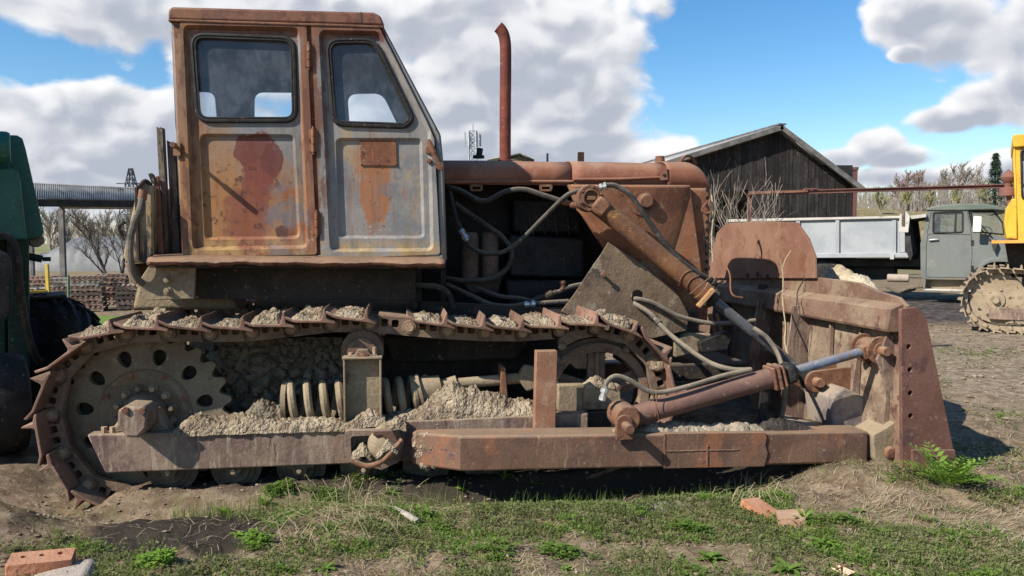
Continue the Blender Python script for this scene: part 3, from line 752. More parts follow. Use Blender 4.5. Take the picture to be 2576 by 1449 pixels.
    # radiator housing and guard plates
    zl = D(1760, 820, 1.05).z
    x0 = D(1700, 500, 1.05).x; x1 = D(1789, 500, 1.08).x
    rh = MB().prism_x([(1.10, zl), (1.08, zl + .3), (1.08, zb - .012), (2.16, zb - .012), (2.16, zl)], x0, x1).obj('radiator_housing', M['rust_red'], root, bevel=.03, seg=3)
    for i in range(13):
        c = D(1785 + i * .5, 478 + i * 20, 1.079); MB().lathe([(.014, 0), (.014, .004)], (x1 - .03, 1.077, c.z), (0, 1, 0), 12).obj('hole', M['black'], rh)
    gp = polyp([(1430, 464), (1738, 465), (1770, 700), (1700, 740), (1530, 640), (1448, 512)], 1.02)
    MB().prism(gp, 1.03, 1.08).obj('side_guard', M['rust_red'], root, bevel=.008)
    # folded trapezoid of the guard
    a, b, c, d, e = [D(q[0], q[1], 1.0) for q in ((1440, 466), (1722, 468), (1672, 640), (1560, 600), (1460, 520))]
    t_ = [D(1434, 464, 1.03), D(1738, 466, 1.03), D(1684, 668, 1.03), D(1560, 640, 1.03), D(1446, 524, 1.03)]
    MB().add([a, b, c, d, e] + t_, [(0, 1, 2, 3, 4)] + [(i, (i + 1) % 5, (i + 1) % 5 + 5, i + 5) for i in range(5)]).obj('guard_panel', M['rust_red'], root, bevel=.012)
    c = D(1622, 507, 1.0); MB().lathe([(.062, .02), (.062, -.03), (.05, -.035), (.05, -.055), (.045, -.062), (0, -.062)], c, (0, 1, 0), 24).obj('pivot_boss', M['rust'], root, bevel=.003)
    MB().lathe([(.085, 0), (.085, -.012)], D(1612, 512, 1.0), (0, 1, 0), 24).obj('boss_plate', M['rust'], root)
    M['bracket'] = weather('bracket_mud', (.12, .083, .054), (.175, .125, .083), 2.5, [((.075, .058, .043), 3.0, .5, .66), ((.23, .185, .13), 7, .56, .68)], None, bump=.7, bdist=.008, grain=.28)
    # lower curved bracket plate with a hose hole
    arc = catmull([V(*P2(1412, 783, .97), 0), V(*P2(1448, 735, .97), 0), V(*P2(1487, 675, .97), 0), V(*P2(1512, 640, .97), 0), V(*P2(1530, 610, .97), 0)], 5)
    lp = [(p.x, p.y) for p in arc] + polyp([(1600, 655), (1700, 735), (1730, 790), (1726, 830), (1640, 850), (1500, 830)], .97)
    hc = P2(1602, 745, .97); hr = .048
    hl = [(hc[0] + hr * math.cos(q), hc[1] + hr * math.sin(q)) for q in [2 * math.pi * i / 20 for i in range(20)]]
    MB().plate([lp, hl], .958, .982).obj('bracket_plate', M['bracket'], root, ang=30)
    c = D(1514, 690, .955); MB().lathe([(.012, 0), (.012, -.04), (.018, -.041), (.018, -.055), (0, -.056)], c, (.0, 1, 0), 6).obj('bolt', M['rust'], root)
    MB().prism(polyp([(1500, 780), (1760, 780), (1760, 860), (1500, 860)], 1.05), 1.05, 2.1).obj('front_frame', M['dark_iron'], root, bevel=.02)
    # engine bay
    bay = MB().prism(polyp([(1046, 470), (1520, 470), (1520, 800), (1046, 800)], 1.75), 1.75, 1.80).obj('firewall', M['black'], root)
    en = empty('engine', parent=root)
    MB().prism(polyp([(1280, 590), (1470, 600), (1470, 700), (1280, 695)], 1.42), 1.42, 1.75).obj('crankcase', M['black'], en, bevel=.02)
    MB().prism(polyp([(1290, 500), (1460, 505), (1460, 588), (1290, 585)], 1.50), 1.50, 1.75).obj('cylinder_head', M['black'], en, bevel=.02)
    MB().prism(polyp([(1270, 705), (1490, 705), (1480, 775), (1280, 775)], 1.35), 1.35, 1.75).obj('oil_sump', M['black'], en, bevel=.02)
    for k in range(5):
        c = D(1305 + 34 * k, 640, 1.41); MB().lathe([(.02, 0), (.02, -.015), (0, -.016)], c, (0, 1, 0), 6).obj('bolt', M['dark_iron'], en)
        MB().tube(catmull([D(1305 + 30 * k, 515, 1.49), D(1300 + 32 * k, 550, 1.46), D(1312 + 30 * k, 590, 1.47)], 4), .006, 6).obj('fuel_line', M['hose'], en)
    M['filter'] = weather('filter_can', (.10, .065, .05), (.15, .10, .075), 5, [((.06, .05, .045), 8, .55, .7)], (DUST, .3, .55, .8))
    for px in (1183, 1233):
        a, b, m_ = D(px, 698, 1.22), D(px, 585, 1.22), D(px, 641, 1.22)
        MB().lathe([(.058, 0), (.062, .02), (.062, (m_ - a).length), (.066, (m_ - a).length + .004), (.062, (m_ - a).length + .01), (.062, (b - a).length - .02), (.05, (b - a).length)], a, (0, 0, 1), 24).obj('filter_canister', M['filter'], en)
    MB().prism(polyp([(1158, 698), (1262, 698), (1250, 740), (1180, 735)], 1.2), 1.16, 1.3).obj('filter_base', M['dark_iron'], en, bevel=.01)
    MB().prism(polyp([(1108, 680), (1122, 680), (1122, 790), (1106, 790)], 1.15), 1.15, 1.2).obj('bay_post', M['dark_iron'], root, bevel=.004)
    for py in (768, 782, 797):
        MB().cyl(D(1300, py + 4, 1.15), D(1445, py - 2, 1.12), .017, n=10).obj('pipe', M['dark_iron'], root)
    MB().prism(polyp([(1046, 757), (1420, 775), (1420, 800), (1046, 790)], 1.0), 1.0, 1.06).obj('side_rail', M['dark_iron'], root, bevel=.005)
build_hood()

# ---- hydraulic hoses
def build_hoses():
    hs = [([(1122, 468, 1.2), (1159, 480, 1.1), (1217, 506, 1.02), (1272, 482, .98), (1319, 477, .95), (1366, 491, .92), (1413, 506, .9), (1440, 514, .9)], .022, 'hose'),
          ([(1131, 468, 1.2), (1143, 533, 1.1), (1163, 584, 1.08), (1182, 619, 1.05), (1225, 638, 1.0), (1272, 631, .95), (1319, 596, .92), (1366, 549, .9), (1405, 510, .88), (1430, 489, .86), (1458, 479, .84)], .019, 'hose'),
          ([(1145, 512, 1.2), (1186, 541, 1.18), (1237, 576, 1.15), (1264, 596, 1.13), (1288, 635, 1.1), (1272, 678, 1.1), (1233, 701, 1.12), (1170, 706, 1.15), (1124, 700, 1.2)], .021, 'hose'),
          ([(1510, 470, .82), (1528, 466, .80), (1550, 468, .78), (1585, 490, .75), (1616, 533, .74), (1643, 572, .73), (1671, 611, .72), (1710, 654, .71), (1757, 687, .71), (1792, 706, .72)], .021, 'hose'),
          ([(1124, 716, 1.15), (1186, 744, 1.08), (1237, 766, 1.05), (1288, 770, 1.02), (1323, 765, 1.0), (1430, 758, .99)], .020, 'hose'),
          ([(1170, 712, 1.2), (1249, 743, 1.12), (1303, 750, 1.08), (1342, 757, 1.05), (1366, 748, 1.03), (1405, 734, 1.01), (1436, 721, 1.0), (1480, 712, .995)], .019, 'hose'),
          ([(1046, 718, .9), (1075, 719, .9), (1102, 722, .92), (1128, 738, .95), (1140, 775, 1.0)], .024, 'hose'),
          ([(1591, 760, 1.0), (1600, 766, .95), (1636, 789, .85), (1668, 825, .72), (1714, 864, .56), (1781, 910, .36), (1840, 929, .22), (1890, 930, .16)], .019, 'hose_dusty'),
          ([(1591, 752, 1.0), (1606, 752, .95), (1644, 762, .92), (1703, 793, .9), (1773, 811, .88), (1825, 813, .86), (1900, 806, .84)], .018, 'hose_dusty'),
          ([(1516, 1005, .06), (1520, 985, .06), (1527, 961, .06), (1550, 946, .06), (1585, 957, .05), (1625, 981, .035), (1664, 987, .03), (1742, 969, .035), (1820, 945, .05), (1890, 930, .06)], .0175, 'hose_dusty'),
          ([(1897, 826, .55), (1915, 838, .5), (1932, 852, .48), (1954, 885, .42), (1967, 920, .3), (1975, 950, .22), (1974, 990, .22), (1971, 1028, .24), (1962, 1062, .26)], .0185, 'hose_dusty')]
    for pts, r, m in hs: tubep(pts, r * .87, 10, 7).obj('hydraulic_hose', M[m], root)
    def fit(a, b, r, m='rust', name='hose_fitting'):
        a, b = D(*a), D(*b); L = (b - a).length
        MB().lathe([(r * .8, 0), (r, .004), (r, L * .3), (r * .8, L * .33), (r * .8, L * .5), (r * 1.15, L * .53), (r * 1.15, L * .8), (r * .7, L * .83), (r * .7, L)], a, b - a, 10).obj(name, M[m], root)
    fit((1410, 505, .9), (1462, 521, .88), .024)
    fit((1160, 578, 1.08), (1176, 606, 1.05), .024, 'steel')
    fit((1508, 471, .82), (1530, 466, .80), .024, 'steel')
    fit((1780, 698, .715), (1802, 716, .72), .026, 'dark_iron')
    fit((1318, 766, 1.0), (1352, 763, 1.0), .024, 'steel')
    fit((1340, 758, 1.04), (1402, 734, 1.01), .025, 'dark_iron')
    c = D(1414, 728, 1.0); MB().cyl(c, D(1416, 714, 1.0), .018, n=10).lathe([(.022, -.012), (.026, 0), (.022, .012), (0, .014)], D(1415, 711, 1.0), (0, 0, 1), 12).obj('valve', M['rust'], root)
    fit((1514, 1008, .06), (1524, 970, .06), .022, 'steel')
    fit((1640, 793, .84), (1664, 820, .74), .022, 'hose')
build_hoses()

# ---- lift cylinder and tilt cylinder
def build_cylinders():
    lc = empty('lift_cylinder', parent=root)
    a, b, e = D(1490, 504, .80), D(1776, 740, .70), D(2042, 956, .52)
    ax = (b - a).normalized(); L = (b - a).length
    M['cylinder'] = weather('cylinder_rust', (.15, .068, .038), (.235, .11, .052), 4, [((.36, .22, .045), 5, .60, .68, (1, 1, 2)), ((.09, .045, .03), 7, .55, .7), ((.28, .16, .09), 15, .6, .7)], (DUST, .2, .6, .85), bump=.45)
    MB().lathe([(.05, .02), (.067, .04), (.067, L - .05), (.073, L - .05), (.073, L), (.05, L + .004)], a, ax, 28).obj('barrel', M['cylinder'], lc, bevel=.003)
    MB().cyl(b, e, .036, n=18).obj('rod', weather('oily_rod', (.03, .03, .034), (.07, .07, .075), 5, [((.18, .17, .16), 9, .58, .7), ((.12, .08, .05), 4, .6, .7)], (DUST, .3, .6, .8), rough=.35, spec=.5), lc)
    # head with round flanged eye
    c = D(1486, 499, .76)
    hd = MB().lathe([(.05, -.01), (.05, -.03), (.062, -.03), (.062, -.012), (.092, -.012), (.092, .10), (.03, .10)], c, (0, 1, 0), 30).obj('eye', M['rust'], lc, bevel=.003)
    MB().lathe([(0, -.004), (.048, -.004), (.048, .0)], c, (0, 1, 0), 24).obj('pin_face', M['dark_iron'], hd)
    MB().box(c.x - .032, c.x + .032, c.y - .022, c.y + .0, c.z - .012, c.z + .014).obj('key_plate', M['rust'], hd, bevel=.003)
    for k in range(6):
        q = k * math.pi / 3 + .4; MB().lathe([(.010, -.012), (.010, -.026), (0, -.027)], c + V(math.cos(q) * .078, 0, math.sin(q) * .078), (0, 1, 0), 6).obj('bolt', M['rust'], hd)
    m = D(1508, 520, .79); MB().bar(m - ax * .05, m + ax * .06, .15, .12).obj('head_block', M['rust'], lc, bevel=.02)
    w0, w1 = D(1755, 772, .62), D(1796, 727, .60)
    MB().bar(w0, w1, .05, .035).obj('wooden_block', M['wood_fresh'], lc, bevel=.008)
    MB().lathe([(.05, 0), (.075, .0), (.075, .035), (.05, .05)], b + ax * .03, ax, 24).obj('gland', M['dark_iron'], lc, bevel=.004)
    for t in (.80, .86):
        p = a + ax * L * t; n1 = ax.orthogonal().normalized(); n2 = ax.cross(n1)
        MB().tube([p + (n1 * math.cos(q) + n2 * math.sin(q)) * .072 + ax * .02 * math.sin(q * 2) for q in [2 * math.pi * i / 20 for i in range(20)]], .0035, 5, closed=True).obj('wire', M['rust_red'], lc)
    MB().tube(catmull([D(1790, 695, .62), D(1765, 715, .6), D(1735, 740, .6)], 5), .004, 5).obj('wire', M['rust_red'], lc)
    # lower clevis on the blade
    MB().lathe([(.03, -.05), (.072, -.05), (.072, .05), (.03, .05)], e, (0, 1, 0), 24).obj('rod_eye', M['black'], lc, bevel=.006)
    # far lift cylinder
    a2, b2 = V(a.x, 2.42, a.z), V(b.x, 2.5, b.z)
    o = MB().lathe([(.05, 0), (.067, .02), (.067, L), (.05, L + .01)], a2, b2 - a2, 20).cyl(b2, V(e.x, 2.6, e.z), .036, n=12).obj('lift_cylinder', M['cylinder'], root)
    tc_ = empty('tilt_cylinder', parent=root)
    a, b, e = D(1588, 1048, .09), D(1962, 944, .09), D(2190, 878, .10)
    ax = (b - a).normalized(); L = (b - a).length
    M['tilt'] = weather('tilt_rust', (.165, .088, .072), (.22, .115, .088), 4, [((.13, .075, .068), 5, .52, .7), ((.26, .17, .12), 20, .6, .7)], (DUST, .15, .6, .85), rough=.7, bump=.3)
    MB().lathe([(.05, .0), (.064, .012), (.064, L - .06), (.05, L - .05)], a, ax, 30).obj('barrel', M['tilt'], tc_, bevel=.003)
    fl = MB()
    for t0, r in ((-.075, .082), (-.045, .088), (-.01, .078)): fl.bar(b + ax * t0, b + ax * (t0 + .026), r * 1.8, r * 1.8)
    fl.obj('flange', M['rust'], tc_, bevel=.02, seg=3)
    MB().bar(b + ax * .02, b + ax * .10, .12, .13).obj('gland', M['black'], tc_, bevel=.03, seg=3)
    MB().cyl(b, e, .030, n=22).obj('rod', weather('blue_rod', (.075, .10, .16), (.14, .165, .21), 3, [((.26, .27, .28), 9, .55, .66), ((.13, .09, .06), 5, .54, .64)], (DUST, .3, .62, .85), rough=.4, bump=.2), tc_)
    c = D(1577, 1052, -.0)
    MB().lathe([(.02, -.03), (.075, -.03), (.082, -.01), (.082, .16), (.075, .18), (.02, .18)], c, (0, 1, 0), 28).obj('eye', M['rust'], tc_, bevel=.006)
    for y0 in (-.045, .19):
        br = MB(); p = D(1572, 1066, y0); lp = [(p.x + .052 * math.cos(q), p.z + .052 * math.sin(q)) for q in [math.pi * i / 12 for i in range(13)]]
        br.prism(lp + [(p.x - .052, p.z - .10), (p.x + .052, p.z - .10)], y0, y0 + .028)
        br.obj('clevis', M['rust'], tc_, bevel=.005)
    p = D(1574, 1072, -.045); MB().lathe([(.03, .27), (.03, -.085), (.026, -.095), (0, -.095)], p, (0, 1, 0), 20).obj('pin', M['rust'], tc_)
    # knuckle at the blade
    k = MB().lathe([(.02, -.06), (.06, -.06), (.068, -.03), (.068, .06), (.06, .09), (.02, .09)], D(2192, 876, .12), (0, 1, 0), 20)
    k.bar(D(2165, 889, .1), D(2196, 875, .1), .07, .09).obj('knuckle', M['rust'], tc_, bevel=.01)
    for t in (.1, .25): 
        p = a + ax * (L * t + .05)
        n1 = ax.orthogonal().normalized(); n2 = ax.cross(n1)
        if t > .2: continue
        MB().tube([p + (n1 * math.cos(q) + n2 * math.sin(q)) * .069 for q in [2 * math.pi * i / 18 for i in range(18)]], .003, 5, closed=True).obj('wire', M['rust_red'], tc_)
    MB().tube(catmull([D(1650, 985, .02), D(1652, 1020, 0), D(1648, 1048, .0)], 4), .003, 5).obj('wire', M['rust_red'], tc_)
build_cylinders()
# ------------------------------------------------------------------ undercarriage
YS0, YS1 = .28, .84                    # shoe width
RAILS = ((.42, .47), (.65, .70))
YM = .56
def heap(pts, w, h, y, seed, mat, name, parent, n=60, m=14, rough=.5, oneside=False):
    """ridge of clods: pts = base line in the bulldozer's frame (x, z), h = height list along it, spread w across"""
    n = int(n * 1.7); m = int(m * 1.6)
    base = catmull([V(p[0], y, p[1]) for p in pts], max(2, n // (len(pts) - 1)))
    k = len(base); vs = []
    for i, b in enumerate(base):
        t = i / (k - 1); f = t * (len(h) - 1); j = min(int(f), len(h) - 2); hh = h[j] + (h[j + 1] - h[j]) * (f - j)
        for q in range(m + 1):
            s = q / m; prof = math.sin(math.pi * s) ** .7
            p = V(b.x, y - w / 2 + w * s, b.z + hh * prof)
            nn = V(p.x * 9 + seed, p.y * 9, p.z * 9)
            cell = noise.voronoi(V(p.x * 26 + seed, p.y * 26, p.z * 22))[0]
            d = rough * hh * fract(nn, .7, 2.2, 5) * .55 + (.020 * (cell[1] - cell[0]) + .013 * (noise.voronoi(V(p.x * 60 + seed, p.y * 60, p.z * 50))[0][1] - noise.voronoi(V(p.x * 60 + seed, p.y * 60, p.z * 50))[0][0])) * min(1, hh / .04)
            edge = min(1, prof * 2 + .15)
            vs.append((p.x + .01 * noise.noise(nn * 2), p.y + .012 * noise.noise(nn * 2 + V(5, 5, 5)), p.z + d * edge - (.02 if q in (0, m) else 0)))
    fs = [(i * (m + 1) + q, i * (m + 1) + q + 1, (i + 1) * (m + 1) + q + 1, (i + 1) * (m + 1) + q) for i in range(k - 1) for q in range(m)]
    return MB().add(vs, fs).obj(name, mat, parent, ang=75)

def build_track():
    # line of the link pins, measured on the near side, closed round sprocket and idler
    yp = .44
    px = [(933, 812), (1036, 823), (1132, 831), (1226, 836), (1322, 836), (1412, 829), (1501, 824), (1587, 848), (1640, 905), (1662, 985), (1645, 1065), (1590, 1118), (1500, 1150)]
    top = [P2(a, b, yp) for a, b in px]
    zb = -.165
    bot = [(.45, -.03), (.2, zb + .04), (0, zb + .0), (-.6, zb), (-1.2, zb), (-1.8, zb)]
    rear = [P2(a, b, yp) for a, b in [(282, 1240), (190, 1180), (144, 1097), (134, 1000), (180, 898), (275, 848), (390, 836), (507, 837), (620, 836), (728, 825), (829, 813)]]
    path = catmull([V(p[0], 0, p[1]) for p in top + bot + rear], 14, closed=True)
    seg = [(path[(i + 1) % len(path)] - path[i]).length for i in range(len(path))]
    Ltot = sum(seg); n = round(Ltot / .238); pitch = Ltot / n
    def at(s):
        s %= Ltot; i = 0
        while s > seg[i]: s -= seg[i]; i += 1
        return path[i].lerp(path[(i + 1) % len(path)], s / seg[i])
    pins = [at(i * pitch) for i in range(n)]
    # meshes: x along the track (travel), z outwards
    p_ = pitch
    sh = MB()
    prof = [(-.150, .088), (-.09, .064), (.065, .064), (.075, .075), (.083, .128), (.088, .139), (.096, .126), (.104, .072), (.155, .054), (.155, .040), (.10, .046), (-.085, .046), (-.150, .070)]
    sh.prism(prof, YS0, YS1)
    shoe_me = sh.mesh('track_shoe'); shoe_me.materials.append(M['shoe'])
    lk = MB()
    side = rpoly([(-.05, -.055), (p_ + .0, -.055), (p_ + .052, -.02), (p_ + .045, .05), (-.03, .052), (-.055, .02)], .025, 3)
    wins = [rpoly([(.062, -.012), (.105, -.012), (.105, .038), (.062, .038)], .012, 2), rpoly([(.128, -.012), (.172, -.012), (.172, .038), (.128, .038)], .012, 2)]
    for y0, y1 in RAILS:
        lk.fill([side] + wins, lambda a, b: (a, y0, b)); lk.fill([side] + wins, lambda a, b: (a, y1, b))
        for lp in [side] + wins: lk.wall([(a, y0, b) for a, b in lp], [(a, y1, b) for a, b in lp])
        lk.lathe([(.042, -.012), (.045, 0), (.045, .03)], (0, y0, 0), (0, 1, 0), 14)
    link_me = lk.mesh('track_link'); link_me.materials.append(M['link'])
    pin_me = MB().lathe([(.026, -.018), (.028, -.012), (.028, 0)], (0, RAILS[0][0], 0), (0, 1, 0), 14).lathe([(.02, 0), (.02, .3)], (0, RAILS[0][0] - .005, 0), (0, 1, 0), 10).mesh('track_pin'); pin_me.materials.append(M['pin'])
    for me in (shoe_me, link_me, pin_me):
        me.polygons.foreach_set('use_smooth', [True] * len(me.polygons)); me.set_sharp_from_angle(angle=math.radians(35))
    tr = empty('track', parent=root)
    far = empty('track', (0, 1.9, 0), parent=root)
    first = True
    mats = []
    for i in range(n):
        a, b = pins[i], pins[(i + 1) % n]; t = (b - a).normalized()
        out = V(t.z * 1, 0, -t.x)          # outwards for a clockwise loop
        # loop runs left to right along the top, so outwards there is up
        out = V(-t.z, 0, t.x)
        jit = random.uniform(.05, .14) if out.z > .8 else (random.uniform(.10, .22) if out.x < -.2 else random.uniform(-.02, .03))
        Mx = Matrix(((t.x, 0, out.x, a.x), (0, 1, 0, 0), (t.z, 0, out.z, a.z), (0, 0, 0, 1)))
        mats.append((Mx, a, b, t, out))
        skip = False
        mid = a.lerp(b, .5)
        pxm = mid.x
        gone = (D(895, 812, .44).x < a.x < D(985, 812, .44).x and out.z > .8) or (D(1330, 836, .44).x < a.x < D(1395, 836, .44).x and out.z > .8)
        if not gone:
            o = bpy.data.objects.new('track_shoe', shoe_me); C.objects.link(o); o.parent = tr
            o.matrix_local = Mx @ Matrix.Rotation(jit, 4, 'Y') @ Matrix.Translation((p_ * .5, 0, 0))
            m = o.modifiers.new('b', 'BEVEL'); m.width = .004; m.segments = 1; m.limit_method = 'ANGLE'
        else:
            gq = MB().box(-.08, .12, YS0 + .14, YS1 - .1, .052, .060).obj('pad_remnant', M['shoe'], tr); gq.matrix_local = Mx @ Matrix.Translation((p_ * .5, 0, 0))
        for me, nm in ((link_me, 'track_link'), (pin_me, 'track_pin')):
            o = bpy.data.objects.new(nm, me); C.objects.link(o); o.parent = tr; o.matrix_local = Mx
        o = bpy.data.objects.new('track_shoe', shoe_me); C.objects.link(o); o.parent = far; o.matrix_local = Mx @ Matrix.Translation((p_ * .5, 0, 0))
        o = bpy.data.objects.new('track_link', link_me); C.objects.link(o); o.parent = far; o.matrix_local = Mx
        # clods lying in the shoes along the top run
        if out.z > .86 and not gone:
            mb = MB(); nu, nv = 17, 34; sd = i * 7.3; amp = random.choice((.02, .045, .055, .065, .07)); amp *= random.uniform(.85, 1.2)
            for u in range(nu):
                for v in range(nv):
                    fu, fv = u / (nu - 1), v / (nv - 1)
                    e = min(1, 3.2 * fu + .12, 5 * (1 - fu) + .3) * min(1, 7 * fv + .45, 6 * (1 - fv))
                    q = V(fu * 5 + sd, fv * 12, sd)
                    cell = noise.voronoi(V(fu * 7 + sd, fv * 19, 0))[0]
                    z = .060 + max(-.002, e * (amp * (.62 + .8 * noise.noise(q * .45)) + .020 * (cell[1] - cell[0]) + .012 * fract(q * 1.7, .8, 2, 4)))
                    yy = YS0 + .004 + (YS1 - YS0 - .02) * fv + .01 * noise.noise(q * 1.3)
                    if v == 0: z = .054; yy = YS0 + .002
                    mb.v.append((-.110 + .188 * fu + .008 * noise.noise(q), yy, z))
            mb.f = [(u * nv + v, u * nv + v + 1, (u + 1) * nv + v + 1, (u + 1) * nv + v) for u in range(nu - 1) for v in range(nv - 1)]
            o = mb.obj('caked_mud', M['mud'], tr, ang=70); o.matrix_local = Mx @ Matrix.Rotation(jit, 4, 'Y') @ Matrix.Translation((p_ * .5, 0, 0))
    return pins
M['shoe'] = weather('shoe_rust', (.20, .105, .072), (.31, .175, .125), 4, [((.13, .075, .055), 9, .54, .68), ((.38, .26, .18), 14, .58, .70), ((.33, .14, .08), 6, .6, .7)], (DUST, .45, .5, .75), bump=.45, objvar=.5)
M['link'] = weather('link_rust', (.165, .105, .072), (.24, .165, .115), 5, [((.30, .20, .13), 9, .55, .7), ((.10, .06, .045), 7, .57, .7)], (DUST, .45, .5, .75), bump=.6)
M['pin'] = weather('pin_mud', (.28, .19, .12), (.36, .26, .17), 9, [((.17, .10, .07), 14, .55, .7)], None, bump=.6)
PINS = build_track()
M['roller'] = weather('roller_shaded', (.075, .06, .042), (.12, .095, .068), 4, [((.16, .13, .09), 10, .56, .68)], None, bump=.4)  # shade below the track beam is put into this darker colour

def build_wheels():
    M['sprk'] = weather('sprocket_mud', (.195, .147, .092), (.26, .20, .13), 3, [((.17, .12, .085), 4, .52, .68), ((.36, .30, .215), 15, .58, .7), ((.19, .11, .07), 9, .62, .72)], None, bump=.6)
    def sprocket(y, parent):
        c = D(369, 1038, .56); cx, cz = c.x, c.z; s = empty('sprocket', parent=parent)
        lp = []; nt = 26
        for i in range(nt):
            for r, f in ((.462, .0), (.455, .12), (.462, .24), (.484, .36), (.507, .46), (.514, .56), (.514, .68), (.507, .78), (.484, .88)):
                q = 2 * math.pi * (i + f) / nt; lp.append((cx + r * math.cos(q), cz + r * math.sin(q)))
        holes = []
        for k in range(11):
            q = 2 * math.pi * (k + .32) / 11; hc = (cx + .355 * math.cos(q), cz + .355 * math.sin(q))
            er, et = V(math.cos(q), math.sin(q)), V(-math.sin(q), math.cos(q))
            holes.append([tuple(V(*hc) + er * (.052 * math.cos(a) * (1 + .0 * math.cos(a))) + et * (.040 * math.sin(a) * (1 + .2 * math.cos(a)))) for a in [2 * math.pi * j / 16 for j in range(16)]])
        d = MB()
        for yy in (y, y + .05): d.fill([lp] + holes, lambda a, b: (a, yy, b))
        for l2 in [lp] + holes: d.wall([(a, y, b) for a, b in l2], [(a, y + .05, b) for a, b in l2])
        d.obj('toothed_disc', M['sprk'], s, bevel=.006)
        MB().lathe([(.10, .0), (.25, .005), (.27, -.004), (.275, -.0), (.28, .012)], (cx, y - .004, cz), (0, 1, 0), 40).obj('hub_plate', M['sprk'], s)
        for k in range(12):
            q = 2 * math.pi * k / 12 + .2
            MB().lathe([(.026, .01), (.026, -.015), (.02, -.022), (.018, -.05), (.012, -.055), (0, -.055)], (cx + .165 * math.cos(q), y, cz + .165 * math.sin(q)), (0, 1, 0), 10).obj('bolt', M['pin'] if k % 3 else M['sprk'], s)
        for k in range(8):
            q = 2 * math.pi * k / 8 + .35
            MB().lathe([(.022, .005), (.022, -.004), (.014, -.006), (0, -.004)], (cx + .25 * math.cos(q), y - .006, cz + .25 * math.sin(q)), (0, 1, 0), 12).obj('plug', M['rust'], s)
        MB().lathe([(.14, .0), (.13, -.06), (.10, -.10), (.08, -.12)], (cx, y, cz), (0, 1, 0), 28).obj('hub', M['sprk'], s)
        return s
    sprocket(.545, root)
    s2 = sprocket(2.445, root)
    c0 = D(369, 1038, .56)
    # muddy drive case behind the sprocket
    MB().lathe([(.0, 0), (.40, .0), (.44, .03), (.44, .16), (.36, .25)], (c0.x, .62, c0.z), (0, 1, 0), 40).obj('final_drive', M['dark_iron'], root)
    # idler wheel with spokes
    def idler(dy, parent):
        c = D(1498, 988, .56); c = V(c.x, .56 + dy, c.z); s = empty('idler_wheel', parent=parent)
        MB().lathe([(.345, -.085), (.352, -.075), (.352, -.03), (.375, -.03), (.375, .03), (.352, .03), (.352, .075), (.345, .085), (.29, .08), (.285, 0), (.29, -.08)], c, (0, 1, 0), 48, closed=True).obj('rim', M['link'], s)
        MB().lathe([(.04, -.11), (.10, -.11), (.11, -.09), (.11, .09), (.10, .11), (.04, .11)], c, (0, 1, 0), 24).obj('hub', M['link'], s)
        for k in range(5):
            q = math.pi / 2 + 2 * math.pi * k / 5; e = V(math.cos(q), 0, math.sin(q)); p = c + e * .08; r = c + e * .30
            MB().bar(p, r, .12, .055, up=(0, 1, 0)).bar(p, r, .03, .12, up=(0, 1, 0)).obj('spoke', M['link'], s, bevel=.012)
    idler(0, root); idler(1.9, root)
    # track rollers
    rl = None
    for k, px in enumerate((437, 597, 759, 917, 1073, 1224)):
        c = D(px, 1174 - k * 2.2, .45)
        s = empty('track_roller', parent=root)
        MB().lathe([(.02, -.07), (.085, -.07), (.09, -.05), (.112, -.045), (.112, -.035), (.122, -.03), (.15, -.028), (.153, .0), (.13, .02), (.12, .25), (.15, .27), (.15, .3), (.02, .3)], (c.x, .45, c.z), (0, 1, 0), 36).obj('rim', M['roller'], s)
        MB().prism(rpoly([(c.x - .09, c.z + .012), (c.x - .05, c.z + .012), (c.x - .03, c.z - .035), (c.x + .03, c.z - .035), (c.x + .05, c.z + .012), (c.x + .09, c.z + .012), (c.x + .09, c.z + .05), (c.x - .09, c.z + .05)], .01, 3), .335, .385).obj('bearing_cap', M['roller'], s, bevel=.005)
        MB().lathe([(.016, 0), (.016, -.02), (0, -.021)], (c.x, .335, c.z), (0, 1, 0), 6).obj('bolt', M['pin'], s)
    # carrier roller on its stand
    cr = empty('carrier_roller', parent=root)
    c = D(911, 884, .40)
    MB().lathe([(.03, -.03), (.086, -.03), (.09, -.015), (.092, -.005), (.10, -.003), (.128, -.003), (.133, .01), (.133, .03), (.115, .05), (.11, .28), (.13, .30), (.03, .30)], (c.x, .40, c.z), (0, 1, 0), 40).obj('rim', M['link'], cr)
    c2 = D(913, 895, .34)
    MB().prism(rpoly([(c2.x - .095, c2.z - .022), (c2.x + .095, c2.z - .022), (c2.x + .095, c2.z + .004), (c2.x + .048, c2.z + .008), (c2.x + .03, c2.z + .04), (c2.x - .03, c2.z + .04), (c2.x - .048, c2.z + .008), (c2.x - .095, c2.z + .004)], .012, 3), .33, .385).obj('bearing_cap', M['link'], cr, bevel=.006)
    MB().lathe([(.03, 0), (.03, -.012), (.017, -.013), (.015, -.022), (0, -.022)], (c2.x, .33, c2.z + .0), (0, 1, 0), 16).obj('bolt', M['rust'], cr)
    for dx in (-.075, .07):
        MB().cyl((c2.x + dx, .355, c2.z), (c2.x + dx, .355, c2.z + (.05 if dx > 0 else .02)), .014, n=6).obj('bolt', M['pin'], cr)
    a, b = D(863, 905, .30), D(961, 1066, .30)
    st = MB().box(a.x, b.x, .36, .375, b.z - .04, a.z).box(a.x, a.x + .012, .30, .36, b.z - .04, a.z).box(b.x - .012, b.x, .30, .36, b.z - .04, a.z).box(a.x - .004, b.x + .004, .295, .42, a.z + .001, a.z + .014)
    st.obj('roller_stand', M['dusty'], root, bevel=.003)
build_wheels()

